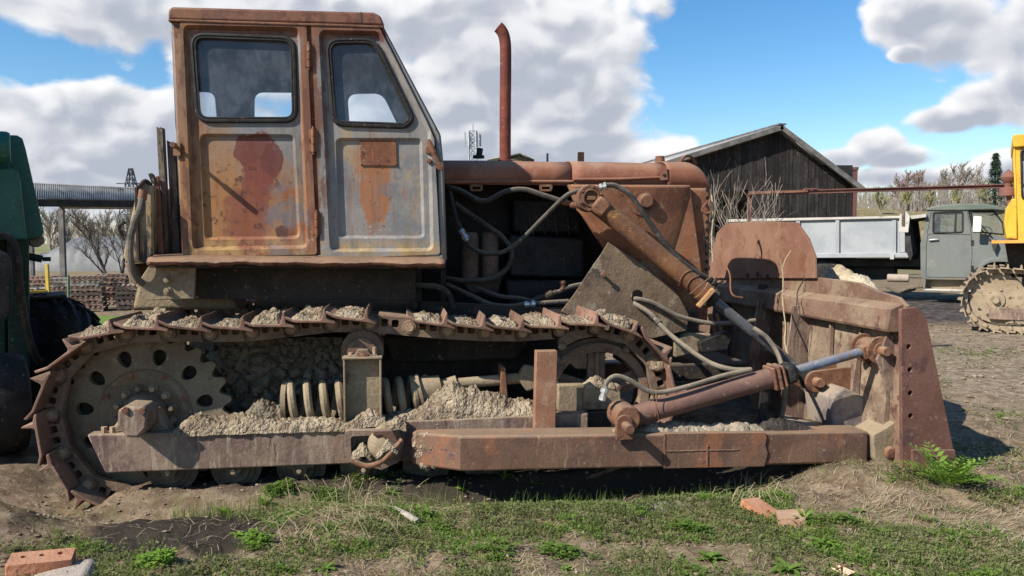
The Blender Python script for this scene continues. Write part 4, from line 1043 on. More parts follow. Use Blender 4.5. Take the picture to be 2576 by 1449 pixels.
def build_frame():
    Y0, Y1 = .295, .395
    # side beam of the track frame
    lp = polyp([(218, 1094), (520, 1087), (865, 1074), (1010, 1060), (1345, 1046), (1480, 1040), (1480, 1120), (1030, 1160), (865, 1168), (265, 1191)], Y0)
    MB().prism(lp, Y0, Y1).obj('track_beam', M['frame_mud'], root, bevel=.010, seg=3)
    # axle cap
    c = D(337, 1052, .22)
    lp = rpoly(polyp([(300, 1030), (318, 1020), (362, 1022), (378, 1040), (374, 1075), (352, 1100), (322, 1098), (298, 1070)], .20), .02, 3)
    cap = MB().prism(lp, .17, .38); o = cap.obj('axle_cap', M['frame_mud'], root, bevel=.03, seg=3)
    for q in ((316, 1032), (358, 1034)):
        MB().lathe([(.02, .02), (.02, -.012), (0, -.013)], D(*q, .17), (0, 1, 0), 6).obj('bolt', M['rust'], o)
    lp = polyp([(268, 1098), (300, 1055), (330, 1020), (345, 1010), (395, 1030), (420, 1070), (440, 1092)], .40)
    MB().prism(lp, .38, .50).obj('bearing_housing', M['dusty'], root, bevel=.02)
    for q in ((262, 1082), (283, 1082), (453, 1080), (471, 1081)):
        p = D(*q, .34); MB().cyl(p - V(0, 0, .03), p + V(0, 0, .02), .018, n=6).obj('bolt', M['pin'], root)
    # trunnion cover in front of the beam
    tb = empty('trunnion', parent=root)
    lp = rpoly(polyp([(868, 1082), (990, 1082), (1018, 1110), (1005, 1160), (960, 1180), (880, 1160), (860, 1130)], .24), .03, 3)
    hl = rpoly(polyp([(882, 1096), (930, 1094), (940, 1110), (935, 1150), (915, 1158), (884, 1146)], .24), .02, 3)
    t_ = MB()
    for yy in (.225, .293): t_.fill([lp, hl], lambda a, b: (a, yy, b))
    for l2 in (lp, hl): t_.wall([(a, .225, b) for a, b in l2], [(a, .293, b) for a, b in l2])
    t_.obj('cover', M['frame_mud'], tb, bevel=.008)
    c = D(968, 1122, .18)
    MB().lathe([(.0, -.04), (.05, -.035), (.085, -.01), (.105, .04), (.105, .1)], (c.x, .19, c.z), (0, 1, 0), 30).obj('ball_cap', M['dusty'], tb)
    MB().tube(catmull([D(886, 1160, .17), D(925, 1172, .15), D(962, 1160, .14), D(990, 1132, .14), D(1012, 1106, .16)], 6), .016, 8).obj('rim_bar', M['rust'], tb)
    MB().prism(polyp([(935, 1082), (985, 1080), (1008, 1112), (985, 1130), (962, 1098), (940, 1100)], .15), .15, .19).obj('bent_cover', M['arm'], tb, bevel=.012)
    heap([P2(885, 1150, .2), P2(915, 1140, .2), P2(935, 1152, .2)], .10, [.02, .045, .02], .25, 3, M['mud'], 'caked_mud', tb, 24, 8)
    heap([P2(945, 1150, .13), P2(975, 1125, .13), P2(1000, 1135, .13)], .06, [.01, .04, .01], .16, 31, M['mud'], 'caked_mud', tb, 24, 8)
    # square post standing against the beam
    a, b = D(1360, 884, .205), D(1402, 1092, .205)
    lean = D(1350, 1092, .205).x - D(1350, 884, .205).x
    m = Matrix(((1, 0, -.03, 0), (0, 1, 0, 0), (0, 0, 1, 0), (0, 0, 0, 1)))
    q = MB(); x0, x1 = D(1350, 884, .205).x, D(1403, 884, .205).x; zt, zb = a.z, b.z - .02
    sh = -.012
    q.add([(x0, .21, zt), (x1, .21, zt), (x1, .288, zt), (x0, .288, zt), (x0 + sh, .21, zb), (x1 + sh, .21, zb), (x1 + sh, .288, zb), (x0 + sh, .288, zb)], [(0, 1, 2, 3), (4, 7, 6, 5), (0, 4, 5, 1), (1, 5, 6, 2), (2, 6, 7, 3), (3, 7, 4, 0)])
    q.obj('square_post', weather('post_rust', (.26, .125, .075), (.33, .175, .11), 4, [((.37, .23, .15), 8, .56, .7)], (DUST, .3, .55, .8), bump=.3), root, bevel=.004)
    # idler fork block
    MB().prism(polyp([(1470, 972), (1560, 968), (1565, 1028), (1470, 1032)], .40), .40, .48).obj('fork_block', M['dusty'], root, bevel=.008)
    MB().prism(polyp([(1403, 968), (1470, 966), (1480, 1040), (1403, 1036)], .43), .43, .60).obj('fork_arm', M['dusty'], root, bevel=.012)
    MB().prism(polyp([(1403, 1040), (1560, 1034), (1560, 1085), (1403, 1090)], .40), .40, .46).obj('fork_rail', M['dark_iron'], root, bevel=.006)
    heap([P2(1470, 972, .42), P2(1500, 965, .42), P2(1545, 970, .42)], .1, [.01, .04, .01], .44, 8, M['mud'], 'caked_mud', root, 24, 8)
    for q in ((1478, 1015), (1556, 975), (1535, 1020)):
        MB().lathe([(.014, .01), (.014, -.012), (0, -.013)], D(*q, .40), (0, 1, 0), 6).obj('bolt', M['rust'], root)
    # recoil spring: two packs of coils, sleeve and rod
    spr = empty('recoil_spring', parent=root)
    def coil(px0, px1, pyc0, pyc1, rr, wire, turns):
        a, b = D(px0, pyc0, .52), D(px1, pyc1, .52); pts = []
        k = int(turns * 16)
        for i in range(k + 1):
            t = i / k; q = 2 * math.pi * turns * t; c = a.lerp(b, t)
            pts.append(c + V(0, math.cos(q) * rr, math.sin(q) * rr))
        MB().tube(pts, wire, 8).obj('coil', M['dusty'], spr)
    coil(722, 905, 1012, 1008, .118, .026, 4.6)
    coil(960, 1070, 1002, 994, .112, .025, 3.2)
    MB().lathe([(.03, 0), (.13, 0), (.13, .03), (.03, .03)], D(712, 1010, .52), (1, 0, 0), 24).obj('end_plate', M['dusty'], spr)
    a, b, c = D(1055, 990, .52), D(1110, 972, .52), D(1150, 965, .52)
    MB().lathe([(.13, 0), (.13, .02), (.105, .025), (.085, (b - a).length), (.055, (b - a).length + .01), (.055, (c - a).length), (.035, (c - a).length)], a, c - a, 24).obj('sleeve', M['dusty'], spr)
    MB().cyl(c, D(1345, 948, .52), .036, n=16).obj('rod', M['dusty'], spr)
    p = D(1264, 960, .50); MB().prism(rpoly([(p.x - .016, p.z - .12), (p.x + .03, p.z - .12), (p.x + .012, p.z + .10), (p.x - .018, p.z + .115)], .01, 2), .44, .60).obj('guide_plate', M['rust'], spr, bevel=.004)
    MB().prism(rpoly(polyp([(1300, 950), (1320, 918), (1345, 922), (1350, 975), (1325, 985)], .50), .02, 3), .48, .56).obj('yoke', M['dusty'], spr, bevel=.012)
    # hull between the tracks
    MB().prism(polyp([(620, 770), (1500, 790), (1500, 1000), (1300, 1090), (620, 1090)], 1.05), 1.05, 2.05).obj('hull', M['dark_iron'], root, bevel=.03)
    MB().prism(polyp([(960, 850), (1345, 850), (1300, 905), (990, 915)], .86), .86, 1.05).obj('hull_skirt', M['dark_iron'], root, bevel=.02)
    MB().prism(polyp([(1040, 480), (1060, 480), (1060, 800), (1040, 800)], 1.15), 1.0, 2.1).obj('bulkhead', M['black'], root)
    # wall of cracked mud behind the spring
    mb = MB(); nu, nv = 70, 60; a, b = D(560, 850, .80), D(868, 1075, .80)
    for v in range(nv):
        for u in range(nu):
            fu, fv = u / (nu - 1), v / (nv - 1)
            x = a.x + (b.x - a.x) * fu; z = a.z + (b.z - a.z) * fv
            cell = noise.voronoi(V(x * 13 + .5 * noise.noise(V(x * 6, z * 6, 1)), 3, z * 13))[0]
            q = min(1, (cell[1] - cell[0]) * 2.6)
            y = .80 - .06 * q ** .5 - .11 * max(0, fract(V(x * 4, 1, z * 4), .9, 2, 4)) - .14 * fv ** 3 * (1 - abs(2 * fu - 1) ** 2)
            mb.v.append((x, y, z))
    mb.f = [(v * nu + u, v * nu + u + 1, (v + 1) * nu + u + 1, (v + 1) * nu + u) for v in range(nv - 1) for u in range(nu - 1)]
    mb.obj('caked_mud', M['mud_grey'], root, ang=70)
    # ridges of clods on the beam
    heap([P2(440, 1086, .34), P2(560, 1080, .34), P2(700, 1076, .34), P2(868, 1072, .34)], .20, [.01, .085, .06, .075, .03, .05, .02], .38, 11, M['mud'], 'caked_mud', root, 110, 14)
    heap([P2(610, 1060, .5), P2(660, 1040, .5), P2(715, 1050, .5)], .16, [.02, .09, .04], .52, 17, M['mud_grey'], 'caked_mud', root, 40, 12)
    heap([P2(866, 1072, .33), P2(915, 1064, .33), P2(968, 1062, .33)], .10, [.02, .04, .075, .03], .33, 21, M['mud'], 'caked_mud', root, 40, 12)
    heap([P2(962, 1064, .36), P2(1030, 1060, .36), P2(1090, 1056, .36), P2(1180, 1050, .36), P2(1270, 1048, .36), P2(1352, 1046, .36)], .24, [.02, .05, .06, .11, .21, .19, .14, .09, .08], .42, 27, M['mud'], 'caked_mud', root, 130, 16)
    # mud in front of the trunnion
    heap([P2(960, 1078, .2), P2(1000, 1072, .2), P2(1024, 1076, .2)], .12, [.01, .04, .02], .24, 41, M['mud'], 'caked_mud', root, 26, 8)
    # chunk of mud between the links and the idler
    for q, r in (((1400, 905, .52), .035), ((1415, 870, .46), .03), ((1575, 880, .46), .03), ((1480, 800, .46), .025), ((1655, 920, .4), .05), ((960, 835, .46), .03)):
        c = D(*q); lump(c, r, random.random() * 50).obj('mud_clod', M['mud'], root, ang=70)
def lump(c, r, seed, n=10, m=7, sq=(1, 1, .8)):
    mb = MB()
    for j in range(m + 1):
        th = math.pi * j / m
        for i in range(n):
            ph = 2 * math.pi * i / n
            d = V(math.sin(th) * math.cos(ph), math.sin(th) * math.sin(ph), math.cos(th))
            rr = r * (1 + .55 * noise.noise(d * 1.3 + V(seed, 0, 0)) + .25 * noise.noise(d * 3 + V(0, seed, 0)))
            mb.v.append(tuple(Vector(c) + V(d.x * rr * sq[0], d.y * rr * sq[1], d.z * rr * sq[2])))
    mb.f = [(j * n + i, j * n + (i + 1) % n, (j + 1) * n + (i + 1) % n, (j + 1) * n + i) for j in range(m) for i in range(n)]
    return mb
build_frame()

# ------------------------------------------------------------------ push arm and blade
def build_arm():
    pa = empty('push_arm', parent=root)
    # straight box beam with rounded upper edge; its rear end cranks inwards
    za, zb = D(1160, 1097, 0).z, D(1157, 1187, 0).z
    zc, zd = D(2186, 1086, 0).z, D(2182, 1166, 0).z
    xa, xb = D(1158, 1100, 0).x, D(2186, 1100, 0).x
    xk = D(1036, 1085, .2).x; zk0, zk1 = D(1036, 1088, .2).z, D(1030, 1170, .2).z
    secs = [(xk, .20, .285, zk0, zk1), (xa, 0, .20, za, zb), (xb, 0, .20, zc, zd)]
    mb = MB()
    for x, y0, y1, z1, z0 in secs: mb.v += [(x, y0, z0), (x, y1, z0), (x, y1, z1), (x, y0, z1)]
    for i in (0, 1):
        for j in range(4): mb.f.append((i * 4 + j, i * 4 + (j + 1) % 4, (i + 1) * 4 + (j + 1) % 4, (i + 1) * 4 + j))
    mb.f += [(3, 2, 1, 0), (8, 9, 10, 11)]
    mb.obj('beam', M['arm'], pa, bevel=.016, seg=3, ang=22)
    lp = polyp([(1672, 1090), (1924, 1088), (1930, 1100), (1926, 1120), (1932, 1140), (1924, 1174), (1672, 1179)], -.012)
    pl = MB().prism(lp, -.013, .004).obj('reinforcing_plate', M['arm'], pa, bevel=.004)
    MB().tube([V(*D(1674 + 5 * i, 1135 - i * .1 + random.uniform(-.8, .8), -.014)) for i in range(38)], .0045, 5).obj('weld_seam', M['arm'], pl)
    MB().tube([V(*D(1780 + random.uniform(-1.5, 1.5), 1120 + 5 * i, -.014)) for i in range(11)], .006, 5).obj('weld_seam', M['arm'], pl)
    MB().tube([V(*D(1672 + random.uniform(-.5, .5), 1092 + 6 * i, -.012)) for i in range(15)], .006, 5).obj('weld_seam', M['arm'], pl)
    MB().prism(polyp([(1068, 1083), (1160, 1098), (1230, 1090), (1130, 1076)], .0), -.02, .0)
    # mud on the arm
    heap([P2(1535, 1092, .1), P2(1560, 1088, .1), P2(1590, 1090, .1)], .12, [.01, .04, .01], .10, 51, M['mud'], 'caked_mud', pa, 26, 8)
    heap([P2(1585, 1092, .1), P2(1690, 1088, .1), P2(1800, 1088, .1), P2(1925, 1086, .1)], .15, [.01, .05, .045, .04, .05, .02], .12, 55, weather('pale_mud', (.29, .235, .17), (.39, .325, .24), 6, [((.20, .155, .11), 14, .54, .68)], None, rough=.95, bump=1, bdist=.012, bsc=70), 'caked_mud', pa, 90, 12, .8)
    heap([P2(1915, 1084, .1), P2(1970, 1082, .1), P2(2045, 1084, .1)], .15, [.02, .06, .045, .02], .12, 59, M['mud_dark'], 'caked_mud', pa, 50, 12, .8)
    R_ = random.Random(12)
    for i in range(26):
        t = R_.random() ** 1.5; c = V(xk + .03 + (xa - xk) * .62 * t, .19 - .19 * t * .62 + .0, zk1 + (zk0 - zk1) * R_.random())
        lump(c, R_.uniform(.012, .03), R_.random() * 60, sq=(1, .45, 1)).obj('caked_mud', M['mud'], pa, ang=70)
    # far arm
    MB().box(xa - .2, xb, 3.0, 3.2, zd, zc).obj('push_arm', M['arm'], root, bevel=.02)
build_arm()

def build_blade():
    bl = empty('blade', parent=root)
    M['blade'] = weather('blade_rust', (.16, .09, .062), (.235, .145, .098), 2.4, [((.28, .20, .13), 2.2, .5, .66), ((.12, .06, .05), 6, .56, .7), ((.48, .42, .34), 34, .70, .74)], (DUST, .35, .55, .8), bump=.4)
    XB = 2.44
    M['lower_back'] = weather('lower_back', (.15, .10, .07), (.22, .16, .11), 2.4, [((.28, .21, .14), 3, .48, .64), ((.10, .06, .045), 6, .55, .68)], (DUST, .3, .52, .75), bump=.6)
    def dx(pts, x): return [(DX(a, b, x).y, DX(a, b, x).z) for a, b in pts]
    up = dx([(2296, 772), (2258, 748), (2206, 732), (2162, 712), (2110, 704), (2067, 699), (1960, 690), (1800, 680)], XB)
    up[0] = (-.10, up[0][1])
    ymax = 3.25
    lp = up + [(ymax, up[-1][1] - .02), (ymax, .02), (-.10, .02)]
    MB().prism_x(lp, XB, XB + .03).obj('mouldboard', M['blade'], bl, bevel=.004)
    rp = dx([(2069, 700), (2067, 645), (2050, 600), (2021, 560), (1941, 557), (1841, 562), (1818, 585), (1803, 640), (1798, 700)], XB + .034)
    M['spill'] = weather('spill_rust', (.25, .12, .075), (.33, .18, .115), 1.8, [((.22, .09, .055), 4, .52, .68), ((.40, .36, .10), 16, .70, .74), ((.45, .36, .28), 28, .69, .73)], None, bump=.35)
    MB().prism_x(rp, XB - .026, XB - .004).obj('spill_plate', M['spill'], bl, bevel=.004)
    # stiffening box along the back
    z1, z0 = DX(2264, 781, 2.32).z, DX(2264, 844, 2.32).z
    MB().prism(([(2.345, z0), (2.335, z0 + .02), (2.355, z1 - .005), (XB + .005, z1 + .03), (XB + .005, z0)]), -.075, ymax - .03).obj('top_beam', M['blade'], bl, bevel=.006)
    # ribs and lower back
    def rib(y, pts, th=.02, mat='frame_mud', name='rib'): MB().prism(pts, y, y + th).obj(name, M[mat], bl, bevel=.004)
    for y in (1.02, 1.62, 2.5):
        rib(y, [(2.30, z0 + .08), (XB, z0 + .08), (XB, .05), (2.28, .05), (2.22, .3), (2.24, .55)])
    MB().prism([(XB - .02, z0), (XB - .001, z0), (XB - .001, .05), (XB - .06, .05), (XB - .035, .4)], .03, 1.0).obj('lower_plate', M['lower_back'], bl, bevel=.004)
    MB().prism(polyp([(2232, 842), (2268, 846), (2268, 1045), (2258, 1040), (2206, 905)], .0), .0, .022).obj('gusset', M['frame_mud'], bl, bevel=.004)
    rib(.30, [(XB - .03, z0), (2.40, z0 - .02), (2.34, .45), (2.33, .30), (XB - .04, .28)], .022)
    rib(.64, [(XB - .03, z0), (2.38, z0 - .02), (2.36, .30), (XB - .04, .28)], .022, 'lower_back')
    lp2 = rpoly(polyp([(2090, 1000), (2124, 974), (2222, 1020), (2224, 1042), (2172, 1088), (2100, 1088)], .26), .03, 3)
    MB().prism(lp2, .26, .62).obj('mount_box', weather('worn_box', (.30, .245, .18), (.24, .19, .17), 3, [((.15, .12, .115), 3, .5, .62)], (DUST, .4, .5, .7), bump=.3), bl, bevel=.02)
    # lift lug with pin
    c = D(2046, 958, .46)
    for y0 in (.42, .60):
        lug = MB()
        a = [(c.x + .075 * math.cos(q), c.z + .075 * math.sin(q)) for q in [math.pi / 2 + math.pi * i / 10 for i in range(11)]]
        lug.prism(a + [(XB, c.z - .12), (XB, c.z + .10)], y0, y0 + .028)
        lg = lug.obj('lift_lug', M['rust'], bl, bevel=.005)
    MB().lathe([(.034, .28), (.034, -.05), (.03, -.06), (0, -.06)], (c.x, .42, c.z), (0, 1, 0), 20).obj('pin', M['rust'], lg)
    # tilt lug
    c = D(2212, 880, .05)
    for y0 in (.02, .20):
        t_ = MB()
        a = [(c.x - .01 + .088 * math.cos(q), c.z + .088 * math.sin(q)) for q in [math.pi * .35 + math.pi * i / 10 for i in range(11)]]
        t_.prism(a + [(XB, c.z - .14), (XB, c.z + .06)], y0, y0 + .022)
        tl = t_.obj('tilt_lug', M['rust'], bl, bevel=.004)
    MB().lathe([(.03, .30), (.03, -.06), (.026, -.07), (0, -.07)], (c.x - .01, .02, c.z), (0, 1, 0), 20).lathe([(.05, -.01), (.05, .0), (.03, .0)], (c.x - .01, .02, c.z), (0, 1, 0), 16).obj('pin', M['rust'], tl)
    # arm bracket at the foot
    c = D(2229, 1134, .02); lp = rpoly(polyp([(2186, 1090), (2215, 1075), (2268, 1040), (2270, 1192), (2205, 1170), (2190, 1150)], .02), .03, 3)
    fb = MB().prism(lp, -.02, .20).obj('arm_bracket', M['dusty'], bl, bevel=.012)
    MB().lathe([(.0, -.012), (.030, -.012), (.042, .0), (.042, .03)], (c.x, -.025, c.z), (0, 1, 0), 22).obj('pin', M['rust'], fb)
    heap([P2(2205, 1085, .1), P2(2240, 1066, .1), P2(2268, 1048, .1)], .2, [.01, .03, .02], .11, 71, M['mud'], 'caked_mud', bl, 26, 10)
    # end plate with four holes
    M['endp'] = weather('end_rust', (.17, .078, .058), (.225, .11, .08), 2.5, [((.13, .065, .058), 4, .52, .68), ((.30, .17, .11), 14, .60, .70)], (DUST, .2, .6, .8), bump=.35)
    YE = -.13
    lp = rpoly(polyp([(2268, 778), (2311, 773), (2330, 800), (2398, 1130), (2407, 1185), (2395, 1197), (2278, 1199), (2271, 1190)], YE), .012, 3)
    hs = []
    for q in ((2286, 872), (2289, 930), (2290, 989), (2291, 1046)):
        c = P2(*q, YE); hs.append([(c[0] + .017 * math.cos(a), c[1] + .017 * math.sin(a)) for a in [2 * math.pi * i / 14 for i in range(14)]])
    e = MB()
    for yy in (YE, YE + .03): e.fill([lp] + hs, lambda a, b: (a, yy, b))
    for l2 in [lp] + hs: e.wall([(a, YE, b) for a, b in l2], [(a, YE + .03, b) for a, b in l2])
    ep = e.obj('end_plate', M['endp'], bl, bevel=.004)
    MB().prism(rpoly(polyp([(2294, 1131), (2404, 1131), (2412, 1192), (2398, 1200), (2296, 1203)], YE - .02), .012, 3), YE - .022, YE - .001).obj('wear_plate', M['endp'], ep, bevel=.008, seg=3)
    # far end plate, rolled front sheet and cutting edge
    MB().prism([(p[0], p[1]) for p in lp], ymax, ymax + .03).obj('end_plate', M['endp'], bl)
    pr = [(XB + .03, 1.0), (XB + .09, .7), (XB + .13, .45), (XB + .24, .22), (XB + .42, .06), (XB + .42, .03), (XB + .22, .19), (XB + .11, .43), (XB + .07, .7), (XB + .03, .9)]
    MB().prism(pr, -.09, ymax - .01).obj('front_sheet', M['blade'], bl)
    ce = [(XB + .36, .10), (XB + .60, -.015), (XB + .60, -.04), (XB + .36, .07)]
    MB().prism(ce, -.05, ymax).obj('cutting_edge', M['dusty'], bl, bevel=.004)
    # small bolts and slots in the shaded part
    for q in ((1880, 692), (1930, 695), (1905, 690)):
        c = DX(*q, XB - .03); MB().lathe([(.02, 0), (.02, -.004)], c, (1, 0, 0), 10).obj('bolt', M['dark_iron'], bl)
    c = DX(1918, 727, 2.41); MB().lathe([(.045, .03), (.045, -.02), (0, -.022)], c, (1, 0, 0), 12).obj('bolt', M['dark_iron'], bl)
    # dry vine and wires
    MB().tube(catmull([D(1966, 668, 1.0), D(1970, 700, 1.0), D(1969, 760, .98), D(1976, 820, .9), D(1974, 860, .85), D(1984, 900, .8)], 5), .0045, 5).obj('dry_vine', M['straw_m'], bl)
    MB().tube(catmull([D(1955, 640, 1.0), D(1962, 655, 1.0), D(1968, 672, 1.0), D(1976, 652, 1.0), D(1990, 630, 1.0)], 5), .0035, 5).obj('dry_vine', M['straw_m'], bl)
    MB().tube(catmull([DX(2025, 700, 2.30), DX(2005, 740, 2.30), DX(2012, 790, 2.28), DX(1998, 850, 2.25)], 6), .004, 5).obj('dry_vine', M['dark_iron'], bl)
M['straw_m'] = weather('straw_tone', (.33, .26, .15), (.45, .37, .23), 12, [], None, bump=.1)
build_blade()
def build_nose_bits():
    # wires hanging on the radiator corner, oil-dark pivot parts under the nose
    MB().tube(catmull([D(1781, 505, 1.02), D(1765, 528, 1.0), D(1775, 537, 1.0), D(1790, 530, 1.0), D(1784, 515, 1.0), D(1786, 500, 1.01)], 5), .006, 6).obj('wire', M['rust_red'], root)
    MB().tube(catmull([D(1790, 490, 1.03), D(1794, 540, 1.02), D(1790, 600, 1.02), D(1794, 660, 1.02)], 5), .005, 6).obj('wire', M['straw_m'], root)
    MB().tube(catmull([D(1812, 600, 1.0), D(1818, 650, .95), D(1836, 690, .9), D(1838, 730, .88), D(1848, 745, .86), D(1868, 749, .86)], 5), .006, 6).obj('wire', M['rust_red'], root)
    MB().prism(polyp([(1730, 838), (1790, 840), (1785, 880), (1700, 900), (1695, 860)], .98), .98, 1.5).obj('nose_block', M['dusty'], root, bevel=.01)
    MB().prism(rpoly(polyp([(1760, 862), (1830, 832), (1842, 845), (1830, 880), (1765, 888)], .9), .02, 3), .90, .97).obj('hitch_plate', M['black'], root, bevel=.006)
    for px in (1785, 1802):
        a, b = D(px, 790, 1.2), D(px + 16, 850, 1.2); MB().bar(a, b, .02, .03).obj('stay', M['rust'], root)
    MB().box(D(1660, 930, .9).x, D(1900, 930, .9).x, 1.0, 2.2, D(1700, 960, 1.0).z, D(1700, 915, 1.0).z).obj('front_bumper', M['dark_iron'], root, bevel=.02)
    a, b = D(1690, 930, .75), D(1800, 1000, .75)
    MB().prism(polyp([(1915, 955), (1935, 955), (1925, 1060), (1908, 1062)], .25), .24, .26).obj('hanging_flap', M['black'], root)
    MB().add([D(1952, 1055, .28), D(1975, 1045, .42), D(2130, 1078, .42), D(2120, 1092, .23)], [(0, 1, 2, 3)]).obj('loose_plate', M['frame_mud'], root, solid=.012)
build_nose_bits()
# ------------------------------------------------------------------ surroundings
def pw(pts, Y): return [(W(a, b, Y).x, W(a, b, Y).z) for a, b in pts]
def plane_map(o, phi):
    """measure on an upright plane through o turned by phi: (px, py, ly) -> local x, z"""
    u, n = V(math.cos(phi), math.sin(phi), 0), V(-math.sin(phi), math.cos(phi), 0); cam_p = V(0, 0, CAM_H)
    def f(px, py, ly=0.0):
        d = Vector(ray(px, py)); t = ((o - cam_p).dot(n) + ly) / d.dot(n); p = cam_p + d * t
        return ((p - o).dot(u), p.z)
    return f

# ---- terrain beyond the yard
def build_terrain():
    t = NT('bank'); t.coords(False)
    col = t.mix(t.mapr(t.noise(.35, 6, .65), .4, .6), (.27, .21, .11), (.20, .175, .08))
    col = t.mix(t.mapr(t.noise(.9, 5, .65, stretch=(1, 1, 2), off=3), .55, .66, 0, .8), col, (.40, .31, .19))
    m = t.bsdf(col, .95, 0, .1, t.noise(3, 6, .7), 1.0, .25)
    xs = [8 + 3 * i for i in range(60)]; ys = [58, 62, 64, 66, 70, 76, 84, 100, 130]
    hs = [0, .4, 2.1, 4.0, 4.9, 5.2, 5.4, 5.6, 5.6]
    vs = []
    for y, h in zip(ys, hs):
        for x in xs:
            e = sstep(8, 26, x)
            vs.append((x, y + 3 * noise.noise(V(x * .06, 0, 0)), max(-.3, h * e * (1 + .25 * noise.noise(V(x * .08, y * .05, 4))) + .25 * noise.noise(V(x * .4, y * .4, 0)) - .2)))
    nx = len(xs)
    fs = [(j * nx + i, j * nx + i + 1, (j + 1) * nx + i + 1, (j + 1) * nx + i) for j in range(len(ys) - 1) for i in range(nx - 1)]
    o = MB().add(vs, fs).obj('hill', m, None, ang=180)
    tag(o, 'low sandy bank with dry grass below the trees on the right', kind='structure')
build_terrain()

# ---- bare trees
M['bark_far'] = weather('bark_far', (.17, .14, .115), (.26, .22, .18), 2, [], None, bump=.1)
M['bark_dark'] = weather('bark_dark', (.055, .046, .04), (.11, .095, .08), 3, [], None, bump=.3)
M['bark_red'] = weather('bark_red', (.17, .12, .10), (.24, .17, .14), 2, [], None, bump=.1)
M['twig'] = weather('twig_tone', (.24, .205, .165), (.34, .30, .245), 2, [], None, bump=.05)
M['bud'] = weather('bud_tone', (.20, .21, .09), (.29, .27, .13), 2, [], None, bump=.05)
def grow(base, h, r, seed, levels=4, lean=(0, 0), spread=.55, twig_w=.012, kids=(5, 9), bare=.25):
    """a leafless tree: trunk and limbs (MB), twigs (MB of thin blades)"""
    R = random.Random(seed); wood, tw = MB(), MB()
    def branch(p, d, ln, rad, lev):
        n = 4 if lev < 2 else 3; pts = [p]; q = p.copy(); dd = d.copy()
        for i in range(n):
            dd = (dd + V(R.uniform(-1, 1), R.uniform(-1, 1), R.uniform(-.5, .8)) * (.16 if lev == 0 else .22)).normalized()
            q = q + dd * ln / n; pts.append(q.copy())
        if lev >= levels:
            s = dd.cross(V(R.uniform(-1, 1), R.uniform(-1, 1), R.uniform(-1, 1)))
            s = s.normalized() * twig_w if s.length > 1e-4 else V(twig_w, 0, 0)
            for a, b in zip(pts[:-1], pts[1:]): tw.add([a - s, a + s, b + s * .5, b - s * .5], [(0, 1, 2, 3)])
            return
        wood.tube(pts, [rad * (1 - .65 * i / n) for i in range(n + 1)], 6 if lev < 2 else 4, caps=False)
        k = R.randint(*kids)
        for i in range(k):
            t = bare + (1 - bare) * (i + R.random()) / k if lev == 0 else .15 + .85 * (i + R.random()) / k
            f = t * n; j = min(int(f), n - 1); b = pts[j].lerp(pts[j + 1], f - j)
            side = V(R.uniform(-1, 1), R.uniform(-1, 1), R.uniform(-.3, .5))
            nd = (dd * (1 - spread) + side.normalized() * spread + V(0, 0, .22)).normalized()
            branch(b, nd, ln * R.uniform(.38, .62) * (1.1 - .45 * t if lev == 0 else 1), max(rad * .42, twig_w), lev + 1)
    branch(Vector(base), V(lean[0], lean[1], 1).normalized(), h * .72, r, 0)
    return wood, tw
def tree(name, label, base, h, r, seed, wood_m, twig_m, group=None, **k):
    w, t = grow((0, 0, 0), h, r, seed, **k)
    e = empty(name, base); tag(e, label, 'tree', group)
    w.obj('trunk', wood_m, e, recalc=False); t.obj('crown', twig_m, e, recalc=False)
    return e
def at_ground(px, Y, z=0): p = W(px, 612, Y); return (p.x, Y, z)
# the nearer dark tree on the left
tree('bare_tree', 'dark bare tree with leaning limbs behind the pallet stacks', at_ground(285, 24), 2.9, .07, 5, M['bark_dark'], M['bark_far'], lean=(-.75, 0), levels=4, spread=.45, twig_w=.004, kids=(4, 7), bare=.1)
tree('bare_tree', 'slim dark bare tree leaning beside the fuel tank of the bulldozer', at_ground(300, 25), 2.6, .06, 15, M['bark_dark'], M['bark_far'], lean=(.10, 0), levels=4, spread=.45, twig_w=.004, kids=(4, 7), bare=.15)
lab = ['pale thin bare tree just right of the green harvester', 'pale bare birch under the left part of the corrugated roof', 'pale bare tree under the middle of the corrugated roof', 'thin pale bare tree behind the dark leaning tree', 'pale bare tree low behind the bulldozer tank', 'small bare bush-like tree beside the grey greenhouse']
for i, (px, Y, h) in enumerate([(128, 62, 4.4), (178, 66, 4.6), (222, 60, 4.0), (262, 64, 4.3), (305, 58, 4.0), (150, 44, 2.4)]):
    tree('bare_tree', lab[i], at_ground(px, Y), h, .11, 30 + i, M['bark_far'], M['twig'], 'pale bare trees behind the yard', levels=3, spread=.42, twig_w=.02, kids=(7, 11))
# trees on the bank at the right
labs = ['reddish bare tree on the bank left of the long beam joint', 'broad reddish bare tree crown over the truck bed', 'tall grey bare tree over the truck cab rear', 'tall round bare tree above the truck cab', 'bare grey tree next to the spruce', 'slender bare tree by the right corner of the plank barn', 'second slender bare tree right of the plank barn', 'pale greenish young tree on the bank left slope', 'pale greenish young tree in the middle of the bank', 'young budding tree in front of the spruce', 'low budding tree by the truck roof', 'thin budding tree left of the bank top']
spec = [(2262, 88, 8.2, 3.2, 'r'), (2315, 92, 8.6, 3.4, 'r'), (2362, 96, 9.0, 3.6, 'f'), (2405, 90, 9.4, 3.6, 'f'), (2450, 94, 9.0, 3.6, 'f'), (2172, 75, 6.0, 0, 'f'), (2190, 78, 6.2, 0, 'f'), (2215, 68, 4.4, 2.6, 'b'), (2275, 66, 3.6, 2.8, 'b'), (2465, 70, 4.2, 3, 'b'), (2400, 67, 3.6, 2.9, 'b'), (2335, 68, 3.6, 2.9, 'b')]
